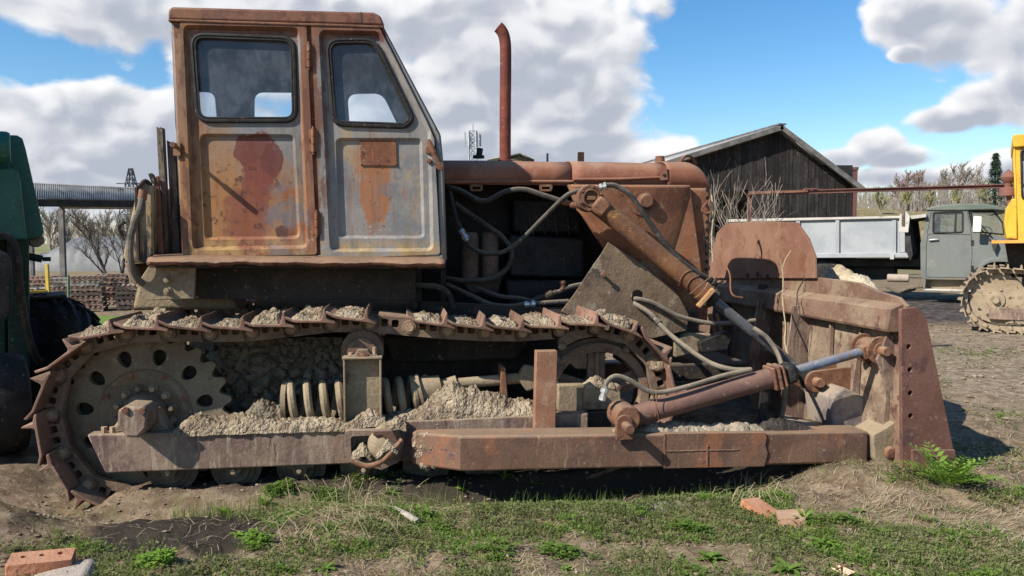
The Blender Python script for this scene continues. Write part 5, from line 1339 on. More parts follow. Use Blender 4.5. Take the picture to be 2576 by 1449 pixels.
for i, (px, Y, h, z, c) in enumerate(spec):
    tree('bare_tree', labs[i], at_ground(px, Y, z * 1.38), h * .62, .16 if c != 'b' else .07, 60 + i, M['bark_red'] if c == 'r' else M['bark_far'], {'r': M['bark_red'], 'f': M['twig'], 'b': M['bud']}[c], 'trees on the bank', levels=3, spread=.5 if c != 'b' else .4, twig_w=.03 if c != 'b' else .022, kids=(8, 12), bare=.2)
def spruce(px, Y, z, h):
    e = empty('spruce_tree', at_ground(px, Y, z)); tag(e, 'dark green conical spruce left of the yellow tractor', 'tree')
    MB().tube([(0, 0, 0), (0, 0, h)], [.16, .02], 8).obj('trunk', M['bark_dark'], e)
    mb = MB(); R = random.Random(3)
    for i in range(2600):
        t = R.random() ** .8; zz = h * (.12 + .88 * t); rad = (1 - t) * h * .27 * (.55 + .45 * R.random()) * (1 + .2 * math.sin(zz * 9)) + .06
        a = R.uniform(0, 6.283); p = V(math.cos(a) * rad * R.uniform(.3, 1), math.sin(a) * rad * R.uniform(.3, 1), zz - rad * .25)
        d = V(math.cos(a), math.sin(a), -.35).normalized() * R.uniform(.18, .4); s = V(-math.sin(a), math.cos(a), R.uniform(-.3, .3)) * R.uniform(.04, .09)
        mb.add([p - s, p + s, p + d], [(0, 1, 2)])
    mb.obj('crown', weather('spruce_green', (.022, .05, .028), (.045, .085, .045), 2, [], None, bump=.05), e, recalc=False)
spruce(2498, 72, 4.6, 5.2)
# a far mixed wood along the horizon, one mass
def far_wood():
    mb = MB(); R = random.Random(9)
    for i in range(5200):
        x = R.uniform(-150, 170); Y = R.uniform(150, 175); h = 5.5 + 3.5 * noise.noise(V(x * .035, 0, 0)) + R.uniform(-1.5, 1.5)
        z0 = R.uniform(0, max(.5, h * .5)); p = V(x, Y, z0); q = p + V(R.uniform(-1.2, 1.2), 0, max(1, h - z0)); s = R.uniform(.05, .16)
        mb.add([p - V(s, 0, 0), p + V(s, 0, 0), q], [(0, 1, 2)])
    for i in range(5200):
        x = R.uniform(34, 82); Y = R.uniform(84, 104); h = (3.4 + 1.6 * noise.noise(V(x * .12, 0, 3))) * (1 if x > 42 else .5) + R.uniform(-.8, .8)
        z0 = 4.3 + R.uniform(-.3, max(.3, h * .7)); p = V(x, Y, z0); q = p + V(R.uniform(-.6, .6), 0, max(.5, 4.3 + h - z0)); s = R.uniform(.03, .07)
        mb.add([p - V(s, 0, 0), p + V(s, 0, 0), q], [(0, 1, 2)])
    tag(mb.obj('woodland', M['twig'], recalc=False), 'far leafless wood along the horizon', 'woodland', kind='stuff')
far_wood()

# ---- plank barn
def build_barn():
    Y = 30.0
    b = empty('plank_barn', at_ground(1950, Y)); tag(b, 'weathered dark plank barn with gabled sheet roof', 'barn')
    o0 = b.location.copy()
    ap = W(1958, 322, Y); er = W(2158, 474, Y); xl = W(1560, 440, Y); wr = W(2143, 545, Y).x
    fx = math.radians(11); vd = V(-math.sin(fx), math.cos(fx), 0)
    M['barn_wood'] = weather('barn_wood', (.020, .017, .016), (.042, .036, .033), 1.2, [((.075, .068, .062), 7, .58, .7, (4, 4, .3)), ((.018, .015, .014), 5, .55, .66, (3, 3, .25))], None, bump=.5, bsc=12, objvar=.9)
    M['barn_roof'] = weather('barn_roof', (.26, .255, .24), (.36, .345, .32), 1.5, [((.18, .17, .14), 4, .55, .7)], None, bump=.6)
    M['barn_trim'] = weather('barn_trim', (.10, .092, .085), (.17, .16, .15), 3, [], None, bump=.4)
    sl_r = (er.z - ap.z) / (er.x - ap.x); sl_l = (W(1700, 402, Y).z - ap.z) / (W(1700, 402, Y).x - ap.x)
    def top(x): return ap.z + (sl_r if x > ap.x else sl_l) * (x - ap.x) - .16
    x = wr; k = 0; R = random.Random(4)
    x_start = W(1690, 500, Y).x; dw = W(1882, 500, Y).x; dl = W(1796, 500, Y).x
    while x > x_start:
        w = R.uniform(.125, .165); x0 = x - w
        zb = -.02 if not (dl < x0 < dw) else W(1800, 484, Y).z
        yo = R.uniform(0, .035); zb = zb + (R.uniform(0, .25) if R.random() < .2 else 0)
        m = MB().prism([(x0 + .006 - o0.x, zb), (x - .006 - o0.x, zb), (x - .006 - o0.x, top(x)), (x0 + .006 - o0.x, top(x0))], -.02 - yo, .01 - yo)
        m.obj('plank', M['barn_wood'], b); x = x0
    MB().box(x_start - o0.x, wr - o0.x, .03, .05, W(1800, 484, Y).z, top(x_start)).box(dw - o0.x, wr - o0.x, .03, .05, 0, W(1800, 484, Y).z).obj('backing', M['black'], b)
    # a side wall going back and a dark inside
    p0 = V(wr - o0.x, 0, 0); p1 = p0 + vd * 16
    MB().add([p0, p1, p1 + V(0, 0, top(wr)), p0 + V(0, 0, top(wr))], [(0, 1, 2, 3)]).obj('side_wall', M['barn_wood'], b, solid=.05)
    p0 = V(x_start - o0.x - 2, 1.5, 0); p1 = p0 + vd * 14
    MB().add([p0, V(wr - o0.x - 3, 8, 0), V(wr - o0.x - 3, 8, 3.2), p0 + V(0, 0, 3.2)], [(0, 1, 2, 3)]).obj('inner_wall', M['black'], b)
    # roof slabs with overhang, corrugated to the left
    def slab(xa, za, xb, zb_, name, corr=False):
        a, c = V(xa - o0.x, -.45, za), V(xb - o0.x, -.45, zb_)
        n = V(-(zb_ - za), 0, (xb - xa)).normalized()
        if n.z < 0: n = -n
        nl = 60; mb = MB()
        for i in range(nl + 1):
            q = vd * (17 * i / nl); hgt = n * (.03 * (i % 2) if corr else 0)
            mb.v += [tuple(a + q + hgt), tuple(c + q + hgt)]
        mb.f = [(2 * i, 2 * i + 1, 2 * i + 3, 2 * i + 2) for i in range(nl)]
        mb.obj(name, M['barn_roof'], b, solid=.03, ang=10)
        MB().bar(a - n * .09 + V(0, .0, 0), c - n * .09, .05, .17).obj('barge_board', M['barn_trim'], b)
    slab(ap.x, ap.z + .05, er.x + .12, er.z - .04, 'roof_slope')
    slab(ap.x, ap.z + .05, xl.x, ap.z + sl_l * (xl.x - ap.x) + .05, 'roof_slope', True)
    MB().bar(V(ap.x - o0.x, -.5, ap.z + .08), V(ap.x - o0.x, -.5, ap.z + .08) + vd * 17, .3, .05).obj('ridge_cap', M['barn_trim'], b)
    # louvre slot near the left slope
    q0, q1 = W(1876, 372, Y), W(1906, 362, Y); MB().box(q0.x - o0.x, q1.x - o0.x, -.06, -.03, q0.z, q1.z).obj('vent_slot', M['black'], b)
build_barn()

# ---- rusty portal frame behind the barn, long beam on posts
M['beam_rust'] = weather('beam_rust', (.11, .05, .045), (.17, .08, .065), 2, [((.24, .13, .09), 5, .58, .7)], None, bump=.3)
def build_portal():
    Y = 33; b = empty('steel_portal', at_ground(2140, Y)); tag(b, 'rusty steel portal frame at the right end of the barn', 'steel frame'); o = b.location
    z = W(2140, 428, Y).z; x1 = W(2148, 500, Y).x - o.x; x0 = W(2106, 500, Y).x - o.x
    MB().box(x1 - .09, x1 + .09, -.1, .1, 0, z).box(x0 - .09, x0 + .09, -.1, .1, 0, z).obj('post', M['beam_rust'], b)
    MB().box(x0 - .1, x1 + .12, -.12, .12, z, z + .12).obj('lintel', M['beam_rust'], b)
    MB().bar((x1 - .5, 0, z), (x1, 0, z - .6), .08, .1).obj('brace', M['beam_rust'], b)
build_portal()
def build_beam():
    a, c = W(1882, 487, 16.0), W(2600, 466, 14.6)
    b = empty('long_steel_beam', (a.x, a.y, 0)); tag(b, 'long thin rusty steel beam carried on posts across the yard', 'beam'); o = b.location.copy()
    A, Cc = a - Vector((o.x, o.y, 0)), c - Vector((o.x, o.y, 0))
    MB().bar(A + V(0, 0, .03), Cc + V(0, 0, .03), .10, .018).bar(A, Cc, .014, .07).bar(A - V(0, 0, .03), Cc - V(0, 0, .03), .10, .018).obj('rail', M['beam_rust'], b)
    for t in (.012, 1.0):
        p = A.lerp(Cc, t); MB().bar((p.x - .06, p.y + .08, 0), (p.x, p.y + .08, p.z + .02), .07, .07).obj('post', M['beam_rust'], b)
    for px in (2042, 2062): 
        t = (px - 1882) / (2600 - 1882); p = A.lerp(Cc, t); MB().box(p.x - .06, p.x + .06, p.y - .07, p.y + .07, p.z + .04, p.z + .07).obj('clamp', M['beam_rust'], b)
    # splice bars on the left part
    MB().bar(A + V(0, -.07, .0), A.lerp(Cc, .22) + V(0, -.07, .012), .02, .04).obj('splice', M['rust'], b)
build_beam()

# ---- lattice masts
def mast(px, py_top, Y, wb, wt, n, name, label, mat, rods, rw=.05):
    b = empty(name, at_ground(px, Y)); tag(b, label, 'mast'); h = W(px, py_top, Y).z
    mb = MB()
    cs = [(-1, -1), (1, -1), (1, 1), (-1, 1)]
    def pt(c, t): w = wb + (wt - wb) * t; return V(c[0] * w, c[1] * w, h * t)
    for c in cs: mb.bar(pt(c, 0), pt(c, 1), rw, rw)
    for i in range(n):
        t0, t1 = i / n, (i + 1) / n
        for j in range(4):
            mb.bar(pt(cs[j], t0), pt(cs[(j + 1) % 4], t1), rw * .7, rw * .7); mb.bar(pt(cs[(j + 1) % 4], t0), pt(cs[j], t1), rw * .7, rw * .7)
            mb.bar(pt(cs[j], t1), pt(cs[(j + 1) % 4], t1), rw * .7, rw * .7)
    mb.obj('lattice', mat, b); return b, h
grey_steel = weather('grey_steel', (.30, .31, .33), (.42, .43, .45), 1, [], None, rough=.6)
dark_steel = weather('dark_steel', (.07, .075, .085), (.11, .115, .125), 1, [], None, rough=.6)
b, h = mast(1190, 330, 120, .75, .55, 16, 'radio_mast', 'slim white lattice radio mast seen above the hood', grey_steel, 0, .13)
for i in range(6):
    q = i * 1.05; MB().box(-.14, .14, -.12, .12, -1.1, 1.1, Matrix.Translation((math.cos(q) * 1.15, math.sin(q) * 1.0, h - 1.2)) @ Matrix.Rotation(q, 4, 'Z')).obj('antenna', grey_steel, b)
MB().cyl((0, 0, h - .2), (0, 0, h + 1.2), .10, n=8).obj('spike', grey_steel, b)
for zz in (h * .55, h * .72): MB().lathe([(.0, 0), (.55, .1), (.6, .3)], (.3, -.9, zz), (0, -1, 0), 14).obj('dish_antenna', grey_steel, b)
b, h = mast(334, 424, 140, 2.6, .25, 9, 'power_pylon', 'small dark lattice pylon above the corrugated roof', dark_steel, 0, .16)
for zz, w in ((h * .82, 2.6), (h * .66, 3.4)): MB().bar((-w, 0, zz), (w, 0, zz), .2, .2).obj('cross_arm', dark_steel, b)

# ---- small gabled roof far behind the hood
def far_shed():
    Y = 75; b = empty('shed', at_ground(1290, Y)); tag(b, 'far low building whose roof tip shows above the hood', 'shed'); o = b.location
    p = [(W(q[0], q[1], Y).x - o.x, W(q[0], q[1], Y).z) for q in ((1306, 391), (1336, 404), (1276, 404))]
    MB().prism([(p[2][0], 0), (p[1][0], 0), (p[1][0], p[1][1]), (p[0][0], p[0][1]), (p[2][0], p[2][1])], 0, 10).obj('wall', M['wood_old'], b)
    l = (W(1225, 400, Y).x - o.x, W(1225, 400, Y).z)
    MB().add([(p[0][0] + .1, -.5, p[0][1] + .15), (p[1][0] + .3, -.5, p[1][1]), (p[1][0] + .3, 12, p[1][1]), (p[0][0] + .1, 12, p[0][1] + .15)], [(0, 1, 2, 3)]).obj('roof_slope', M['barn_trim'], b, solid=.1)
    MB().add([(p[0][0] + .1, -.5, p[0][1] + .15), (l[0], .5, l[1]), (l[0], 12, l[1]), (p[0][0] + .1, 12, p[0][1] + .15)], [(0, 1, 2, 3)]).obj('roof_slope', M['barn_roof'], b, solid=.1)
far_shed()

# ---- corrugated roof on posts at the left
def canopy():
    Y0, Y1 = 19.5, 24.0
    a, c = W(60, 459, Y0 + .6), W(372, 474, Y1 + .6); a2, c2 = W(60, 499, Y0), W(372, 506, Y1)
    o0 = at_ground(210, 21); b = empty('roofed_rack', o0); tag(b, 'long narrow roof of grey corrugated sheets on posts', 'shelter'); O = Vector(o0)
    n = 130; mb = MB()
    for i in range(n + 1):
        t = i / n; k = V(0, 0, .022 * (1 if i % 2 else -1)); mb.v += [tuple(a.lerp(c, t) - O + k), tuple(a2.lerp(c2, t) - O + k)]
    mb.f = [(2 * i, 2 * i + 1, 2 * i + 3, 2 * i + 2) for i in range(n)]
    mb.obj('sheet_roof', weather('slate_sheet', (.27, .265, .25), (.38, .365, .335), 1.5, [((.12, .115, .10), 3, .55, .7)], None, bump=.5), b, solid=.015, ang=80)
    bk0, bk1 = a + V(0, 1.6, -.6), c + V(0, 1.6, -.6)
    MB().add([a - O, c - O, bk1 - O, bk0 - O], [(0, 1, 2, 3)]).obj('rear_slope', M['barn_roof'], b, solid=.02)
    f0, f1 = a2 - O + V(0, .12, -.10), c2 - O + V(0, .12, -.08)
    MB().bar(f0, f1, .05, .20).obj('fascia', M['dark_iron'], b)
    for t in (.02, .84, .99):
        p = f0.lerp(f1, t); MB().box(p.x - .035, p.x + .035, p.y - .03, p.y + .06, -O.z, p.z).obj('post', M['straw_m'] if t > .8 else M['barn_trim'], b)
        if t == .84: continue
        p = bk0.lerp(bk1, t) - O; MB().box(p.x - .07, p.x + .07, p.y - .15, p.y - .05, -O.z, p.z).obj('post', M['barn_trim'], b)
canopy()
# ---- grey film greenhouse mound behind the trees
def greenhouse():
    Y = 40; b0 = at_ground(200, Y); lp = []
    x0, x1 = W(60, 640, Y).x - b0[0], W(335, 640, Y).x - b0[0]; z = W(200, 600, Y).z
    m = weather('grey_film', (.13, .13, .13), (.18, .18, .175), .5, [((.10, .097, .09), 1.2, .52, .7)], None, rough=.6, bump=.2)
    mb = MB(); n = 40
    for i in range(n + 1):
        x = x0 + (x1 - x0) * i / n
        for j in range(9):
            q = math.pi * j / 8; sag = .06 * math.cos(i * math.pi / 2)
            mb.v.append((x, 2.4 - 2.4 * math.cos(q), (z * (.55 + .5 * sstep(0, .35, i / n)) + sag) * math.sin(q) ** .8))
    mb.f = [(i * 9 + j, i * 9 + j + 1, (i + 1) * 9 + j + 1, (i + 1) * 9 + j) for i in range(n) for j in range(8)]
    o = mb.obj('film_greenhouse', m, None, ang=80); o.location = b0
    tag(o, 'long low grey film-covered greenhouse behind the bare trees', 'greenhouse')
greenhouse()

# ---- stacks of pallets
def pallets():
    pm = MB()
    for i in range(7): pm.box(-.6 + i * .195, -.6 + i * .195 + .10, -.4, .4, .085, .107)
    for y in (-.38, 0, .34): pm.box(-.6, .6, y, y + .06, .02, .083)
    for i in range(3): pm.box(-.6 + i * .55, -.6 + i * .55 + .1, -.4, .4, 0, .018)
    me = pm.mesh('pallet'); 
    mats = [weather('pallet_wood', (.27, .17, .12), (.38, .26, .19), 3, [((.15, .09, .065), 6, .55, .7)], None, bump=.3), weather('pallet_grey', (.34, .28, .22), (.46, .40, .33), 3, [((.20, .16, .13), 6, .55, .7)], None, bump=.3)]
    mes = []
    for m in mats: q = me.copy(); q.materials.append(m); mes.append(q)
    R = random.Random(2)
    lab = ['tallest pallet stack left of the bulldozer track', 'wide dark pallet stack behind the tallest one', 'low pallet stack against the bulldozer tank', 'pallet stack with pale ends just left of the tallest stack', 'short far pallet stack behind the yellow pole', 'far pallet stack between the yellow pole and the green rod']
    for i, (px, Y, n, rz) in enumerate([(215, 16.6, 7, .35), (278, 17.6, 7, .25), (330, 17.0, 5, .4), (160, 18.0, 6, .3), (96, 19.0, 6, .2), (126, 21.5, 5, .2)]):
        b = empty('pallet_stack', at_ground(px, Y), rz); tag(b, lab[i], 'pallet stack', 'stacks of wooden pallets')
        for k in range(n):
            o = bpy.data.objects.new('pallet', mes[R.random() < .35]); C.objects.link(o); o.parent = b
            o.location = (R.uniform(-.05, .05), R.uniform(-.05, .05), k * .108); o.rotation_euler = (0, 0, R.uniform(-.05, .05)); o.scale = (.52, .7, 1)
pallets()
def left_bits():
    m = weather('yellow_pole', (.50, .36, .04), (.58, .42, .07), 3, [((.30, .28, .22), 6, .6, .7)], None)
    b = at_ground(120, 9.5); p = W(117, 665, 9.5)
    o = MB().bar((0, 0, 0), (-.02, 0, p.z), .035, .035).obj('yellow_pole', m); o.location = b; tag(o, 'slim yellow upright pole beside the big rear tyre', 'pole')
    a, c = W(60, 738, 9.0), W(118, 735, 9.2)
    o = MB().bar(V(0, 0, 0), c - a, .05, .05).box(-.02, .02, -.02, .02, -a.z, 0).box((c - a).x - .02, (c - a).x + .02, .1, .2, -a.z, 0).obj('yellow_rail', m); o.location = a; tag(o, 'low yellow horizontal rail above the big rear tyre', 'rail')
    g = weather('green_rod', (.10, .22, .13), (.16, .28, .17), 3, [], None)
    b = at_ground(163, 8.0); t = W(172, 692, 8.0)
    o = MB().tube(catmull([(0, 0, 0), (.0, 0, .5), (.02, 0, .9), (t.x - b[0], 0, t.z)], 4), .012, 6).obj('green_rod', g); o.location = b; tag(o, 'thin bent green rod standing right of the big tyre', 'rod')
left_bits()
# ------------------------------------------------------------------ grey dump truck
def build_truck():
    o0 = G(2330, 763); PHI = math.radians(-33); PM = plane_map(o0, PHI); t = empty('dump_truck', o0, PHI); tag(t, 'grey dump truck with rounded cab and steel tipping bed', 'truck')
    def q(pts, dy=0): return [PM(a, b, dy) for a, b in pts]
    g_bed = weather('bed_grey', (.27, .285, .29), (.33, .34, .34), 1.2, [((.34, .32, .28), 2.5, .56, .7, None, .6), ((.30, .24, .18), 14, .66, .72)], None, rough=.6, bump=.1)
    g_cab = weather('cab_grey', (.12, .128, .115), (.15, .158, .14), 1.0, [((.24, .23, .19), 2.2, .58, .72, None, .5)], None, rough=.5, bump=.06, spec=.4)
    g_dark = weather('truck_dark', (.025, .024, .024), (.05, .047, .044), 2, [], None)
    rim = weather('bed_rim', (.40, .37, .32), (.48, .45, .39), 2, [((.28, .22, .17), 6, .58, .7)], None)
    W2 = 2.35
    # bed
    bed = empty('tipping_bed', parent=t)
    MB().prism(q([(1830, 558), (2262, 549), (2262, 638), (1830, 640)]), .03, .06).obj('bed_side', g_bed, bed)
    MB().prism(q([(1830, 558), (2262, 549), (2262, 638), (1830, 640)]), W2 - .06, W2 - .03).obj('bed_side', g_bed, bed)
    MB().prism(q([(1828, 552), (2275, 543), (2275, 549), (1828, 559)]), -.05, .10).obj('rim_rail', rim, bed, bevel=.01)
    MB().prism(q([(1828, 638), (2282, 636), (2287, 648), (1828, 650)]), -.06, W2).obj('floor_rail', g_bed, bed, bevel=.015)
    for px in (1905, 2008, 2107, 2250):
        MB().prism(q([(px - 5, 554), (px + 5, 554), (px + 5, 640), (px - 5, 640)]), -.03, .03).obj('stake', g_bed, bed, bevel=.008)
    MB().prism(q([(2276, 546), (2284, 546), (2296, 640), (2290, 655), (2276, 640)]), 0, W2).obj('head_board', g_dark, bed)
    for i in range(7):
        y0 = .15 + i * .31; MB().prism(q([(2284, 548), (2288, 548), (2300, 640), (2296, 640)]), y0, y0 + .05).obj('head_rib', g_dark, bed)
    MB().prism(q([(2284, 543), (2330, 538), (2330, 546), (2284, 552)]), 0, W2).obj('cab_guard', rim, bed)
    MB().prism(rpoly(q([(2264, 540), (2282, 532), (2290, 545), (2286, 585), (2262, 584)]), .02, 2), -.10, -.04).obj('latch_plate', rim, bed, bevel=.006)
    MB().prism(q([(2270, 527), (2277, 527), (2277, 568), (2270, 568)]), -.13, -.10).obj('latch_bar', M['wood_old'], bed)
    MB().prism(q([(2243, 640), (2251, 640), (2250, 652), (2240, 652)]), -.1, -.05).obj('hook', rim, bed)
    # chassis
    MB().prism(q([(1830, 652), (2320, 652), (2320, 672), (1830, 668)]), .55, .70).prism(q([(1830, 652), (2540, 652), (2540, 690), (1830, 672)]), 1.6, 1.75).obj('chassis', g_dark, t)
    MB().prism(q([(1850, 668), (2240, 660), (2240, 706), (1850, 706)]), .9, 1.4).obj('drive_gear', g_dark, t)
    def cylx(px, py, r, y0, y1): c = PM(px, py); return V(c[0], y0, c[1]), V(c[0], y1, c[1])
    def wheel(px, y0, rz=.5):
        c = PM(px, 700)[0]
        w = empty('wheel', parent=t)
        MB().lathe([(.28, .0), (.34, -.02), (.46, .0), (.50, .03), (.505, .12), (.50, .22), (.46, .25), (.28, .25)], (c, y0, rz), (0, 1, 0), 36).obj('tyre', M['rubber'], w)
        MB().lathe([(.0, .10), (.12, .06), (.14, .09), (.26, .07), (.29, .01), (.29, .2)], (c, y0, rz), (0, 1, 0), 24).obj('rim', g_cab, w)
    for px in (2075, 2490):
        wheel(px, .12); wheel(px, W2 - .4)
    wheel(2075, .42); wheel(2075, W2 - .7)
    MB().cyl((PM(2075, 700)[0], .2, .5), (PM(2075, 700)[0], W2 - .2, .5), .12, n=14).cyl((PM(2490, 700)[0], .2, .5), (PM(2490, 700)[0], W2 - .2, .5), .08, n=14).obj('axle', g_dark, t)
    a, b = cylx(2228, 700, 0, .25, .25); e = cylx(2279, 700, 0, .25, .25)[0]
    MB().lathe([(.0, 0), (.09, .01), (.10, .04), (.10, .46), (.09, .49), (0, .5)], a, (1, 0, 0), 20).obj('air_tank', weather('tank_tan', (.30, .24, .19), (.38, .31, .25), 3, [], None), t)
    for k, pts in enumerate(([(2260, 735), (2290, 725), (2330, 722)], [(2225, 722), (2260, 738), (2300, 728)])):
        MB().tube(catmull([V(PM(x, y)[0], .2 + .1 * k, PM(x, y)[1]) for x, y in pts], 4), .035, 8).obj('pipe', M['mud_grey'], t)
    # cab
    cb = empty('cab', parent=t)
    side = q([(2315, 697), (2314, 612), (2321, 590), (2331, 527), (2434, 527), (2446, 585), (2530, 596), (2560, 605), (2560, 640), (2530, 648), (2490, 652), (2468, 672), (2452, 700), (2330, 702)])
    win = rpoly(q([(2347, 534), (2421, 532), (2421, 584), (2346, 586)]), .05, 3)
    mb = MB(); yn, yf = .12, W2 - .1
    for yy in (yn, yf):
        mb.fill([side, win], lambda a, b: (a, yy, b))
    n = len(side); P0 = [(a, yn, b) for a, b in side]; P1 = [(a, yf, b) for a, b in side]
    for i in range(n):
        if i in (3, 4, 13): continue            # roof, windscreen and floor stay open here
        mb.add([P0[i], P0[(i + 1) % n], P1[(i + 1) % n], P1[i]], [(0, 1, 2, 3)])
    mb.obj('body', g_cab, cb, bevel=.035, seg=3, ang=45)
    rp = q([(2326, 529), (2330, 524), (2352, 517), (2400, 512), (2468, 511), (2500, 515), (2526, 523), (2527, 530), (2495, 527), (2430, 529)])
    MB().prism(rp, yn - .04, yf + .04).obj('roof', weather('roof_green', (.10, .12, .095), (.14, .155, .125), 1.5, [], None, rough=.5), cb, bevel=.03, seg=3)
    MB().fill([win], lambda a, b: (a, yn + .01, b)).obj('side_window', glass('truck_glass', (.55, .62, .66), .18, (.35, .40, .44)), cb, recalc=False)
    MB().fill([win], lambda a, b: (a, yf - .01, b)).obj('side_window', M['glass'], cb, recalc=False)
    MB().tube([(a, yn - .006, b) for a, b in win], .018, 6, closed=True).obj('window_seal', M['rubber'], cb)
    c = q([(2402, 533), (2406, 533), (2404, 585), (2399, 585)]); MB().prism(c, yn - .012, yn + .02).obj('vent_bar', M['rubber'], cb)
    # wrap-round windscreen: side glass and front glass
    ws = rpoly(q([(2440, 531), (2500, 531), (2522, 560), (2526, 590), (2456, 583), (2446, 578)]), .04, 3)
    MB().fill([ws], lambda a, b: (a, yn + .03 + max(0, a - ws[0][0]) * .25, b)).obj('windscreen', bpy.data.materials['truck_glass'], cb, recalc=False)
    MB().tube([(a, yn + .02 + max(0, a - ws[0][0]) * .25, b) for a, b in ws], .02, 6, closed=True).obj('window_seal', M['rubber'], cb)
    x_f = q([(2524, 530), (2528, 592)])
    MB().add([(x_f[0][0], .45, x_f[0][1]), (x_f[0][0], yf - .3, x_f[0][1]), (x_f[1][0], yf - .3, x_f[1][1]), (x_f[1][0], .45, x_f[1][1])], [(0, 1, 2, 3)]).obj('windscreen', bpy.data.materials['truck_glass'], cb, recalc=False)
    # door seam lines, handle, hinges
    dl = rpoly(q([(2333, 588), (2443, 590), (2445, 640), (2441, 698), (2328, 698), (2329, 620)]), .06, 3)
    MB().tube([(a, yn - .002, b) for a, b in dl], .006, 4, closed=True).obj('door_gap', M['black'], cb)
    MB().tube([(a, yn - .002, b) for a, b in q([(2331, 588), (2342, 532)])], .006, 4).tube([(a, yn - .002, b) for a, b in q([(2443, 590), (2433, 532)])], .006, 4).obj('door_gap', M['black'], cb)
    h = q([(2336, 604), (2360, 602)]); MB().bar((h[0][0], yn - .04, h[0][1]), (h[1][0], yn - .04, h[1][1]), .03, .04).obj('door_handle', M['steel'], cb, bevel=.01)
    for py in (610, 675):
        h = q([(2445, py)])[0]; MB().box(h[0] - .025, h[0] + .025, yn - .03, yn, h[1] - .06, h[1] + .06).obj('hinge', g_dark, cb)
    # mirror
    mp = q([(2458, 565)])[0]; MB().prism(rpoly([(mp[0] - .08, mp[1] - .18), (mp[0] + .09, mp[1] - .18), (mp[0] + .10, mp[1] + .18), (mp[0] - .07, mp[1] + .2)], .03, 2), -.22, -.17).obj('mirror', weather('mirror_back', (.55, .52, .46), (.62, .6, .54), 3, [], None), cb, bevel=.01)
    m2 = q([(2500, 612), (2455, 628), (2498, 600)])
    MB().tube([(mp[0], -.18, mp[1]), (m2[0][0], .10, m2[0][1])], .012, 6).tube([(mp[0], -.18, mp[1] + .1), (m2[2][0], .12, m2[2][1])], .012, 6).obj('mirror_arm', g_dark, cb)
    MB().prism(rpoly(q([(2494, 612), (2506, 600), (2510, 612), (2500, 638)]), .02, 2), -.02, .02).obj('mirror_head', g_dark, cb)
    # fender arch, running board
    fa = catmull([V(*p, 0) for p in q([(2450, 700), (2462, 672), (2478, 656), (2500, 650), (2535, 650)])], 4)
    inner = [V(p.x + .03, p.y - .09, 0) for p in fa][::-1]
    MB().prism([(p.x, p.y) for p in fa] + [(p.x, p.y) for p in inner], -.02, .55).obj('fender', g_cab, cb, bevel=.02)
    MB().prism(q([(2322, 704), (2440, 706), (2440, 730), (2330, 728)]), .35, .38).obj('step_skirt', M['dusty'], cb)
    MB().prism(q([(2322, 727), (2442, 730), (2442, 735), (2322, 731)]), .06, .38).obj('running_board', rim, cb, bevel=.01)
    MB().prism(q([(2324, 702), (2328, 702), (2326, 729), (2322, 729)]), .06, .36).obj('step_side', g_cab, cb)
    MB().prism(q([(2350, 600), (2420, 600), (2420, 695), (2350, 695)]), .5, W2 - .5).obj('seat_box', g_dark, cb)
    MB().prism(q([(2560, 610), (2640, 616), (2640, 690), (2560, 700)]), .35, W2 - .35).obj('bonnet', g_cab, cb, bevel=.06, seg=3)
    st = q([(2478, 582)])[0]; MB().tube([(st[0] + .12 * math.cos(a), .75 + .2 * math.sin(a), st[1] + .12 * math.sin(a)) for a in [i * .4189 for i in range(15)]], .015, 6, closed=True).obj('steering_wheel', g_dark, cb)
build_truck()

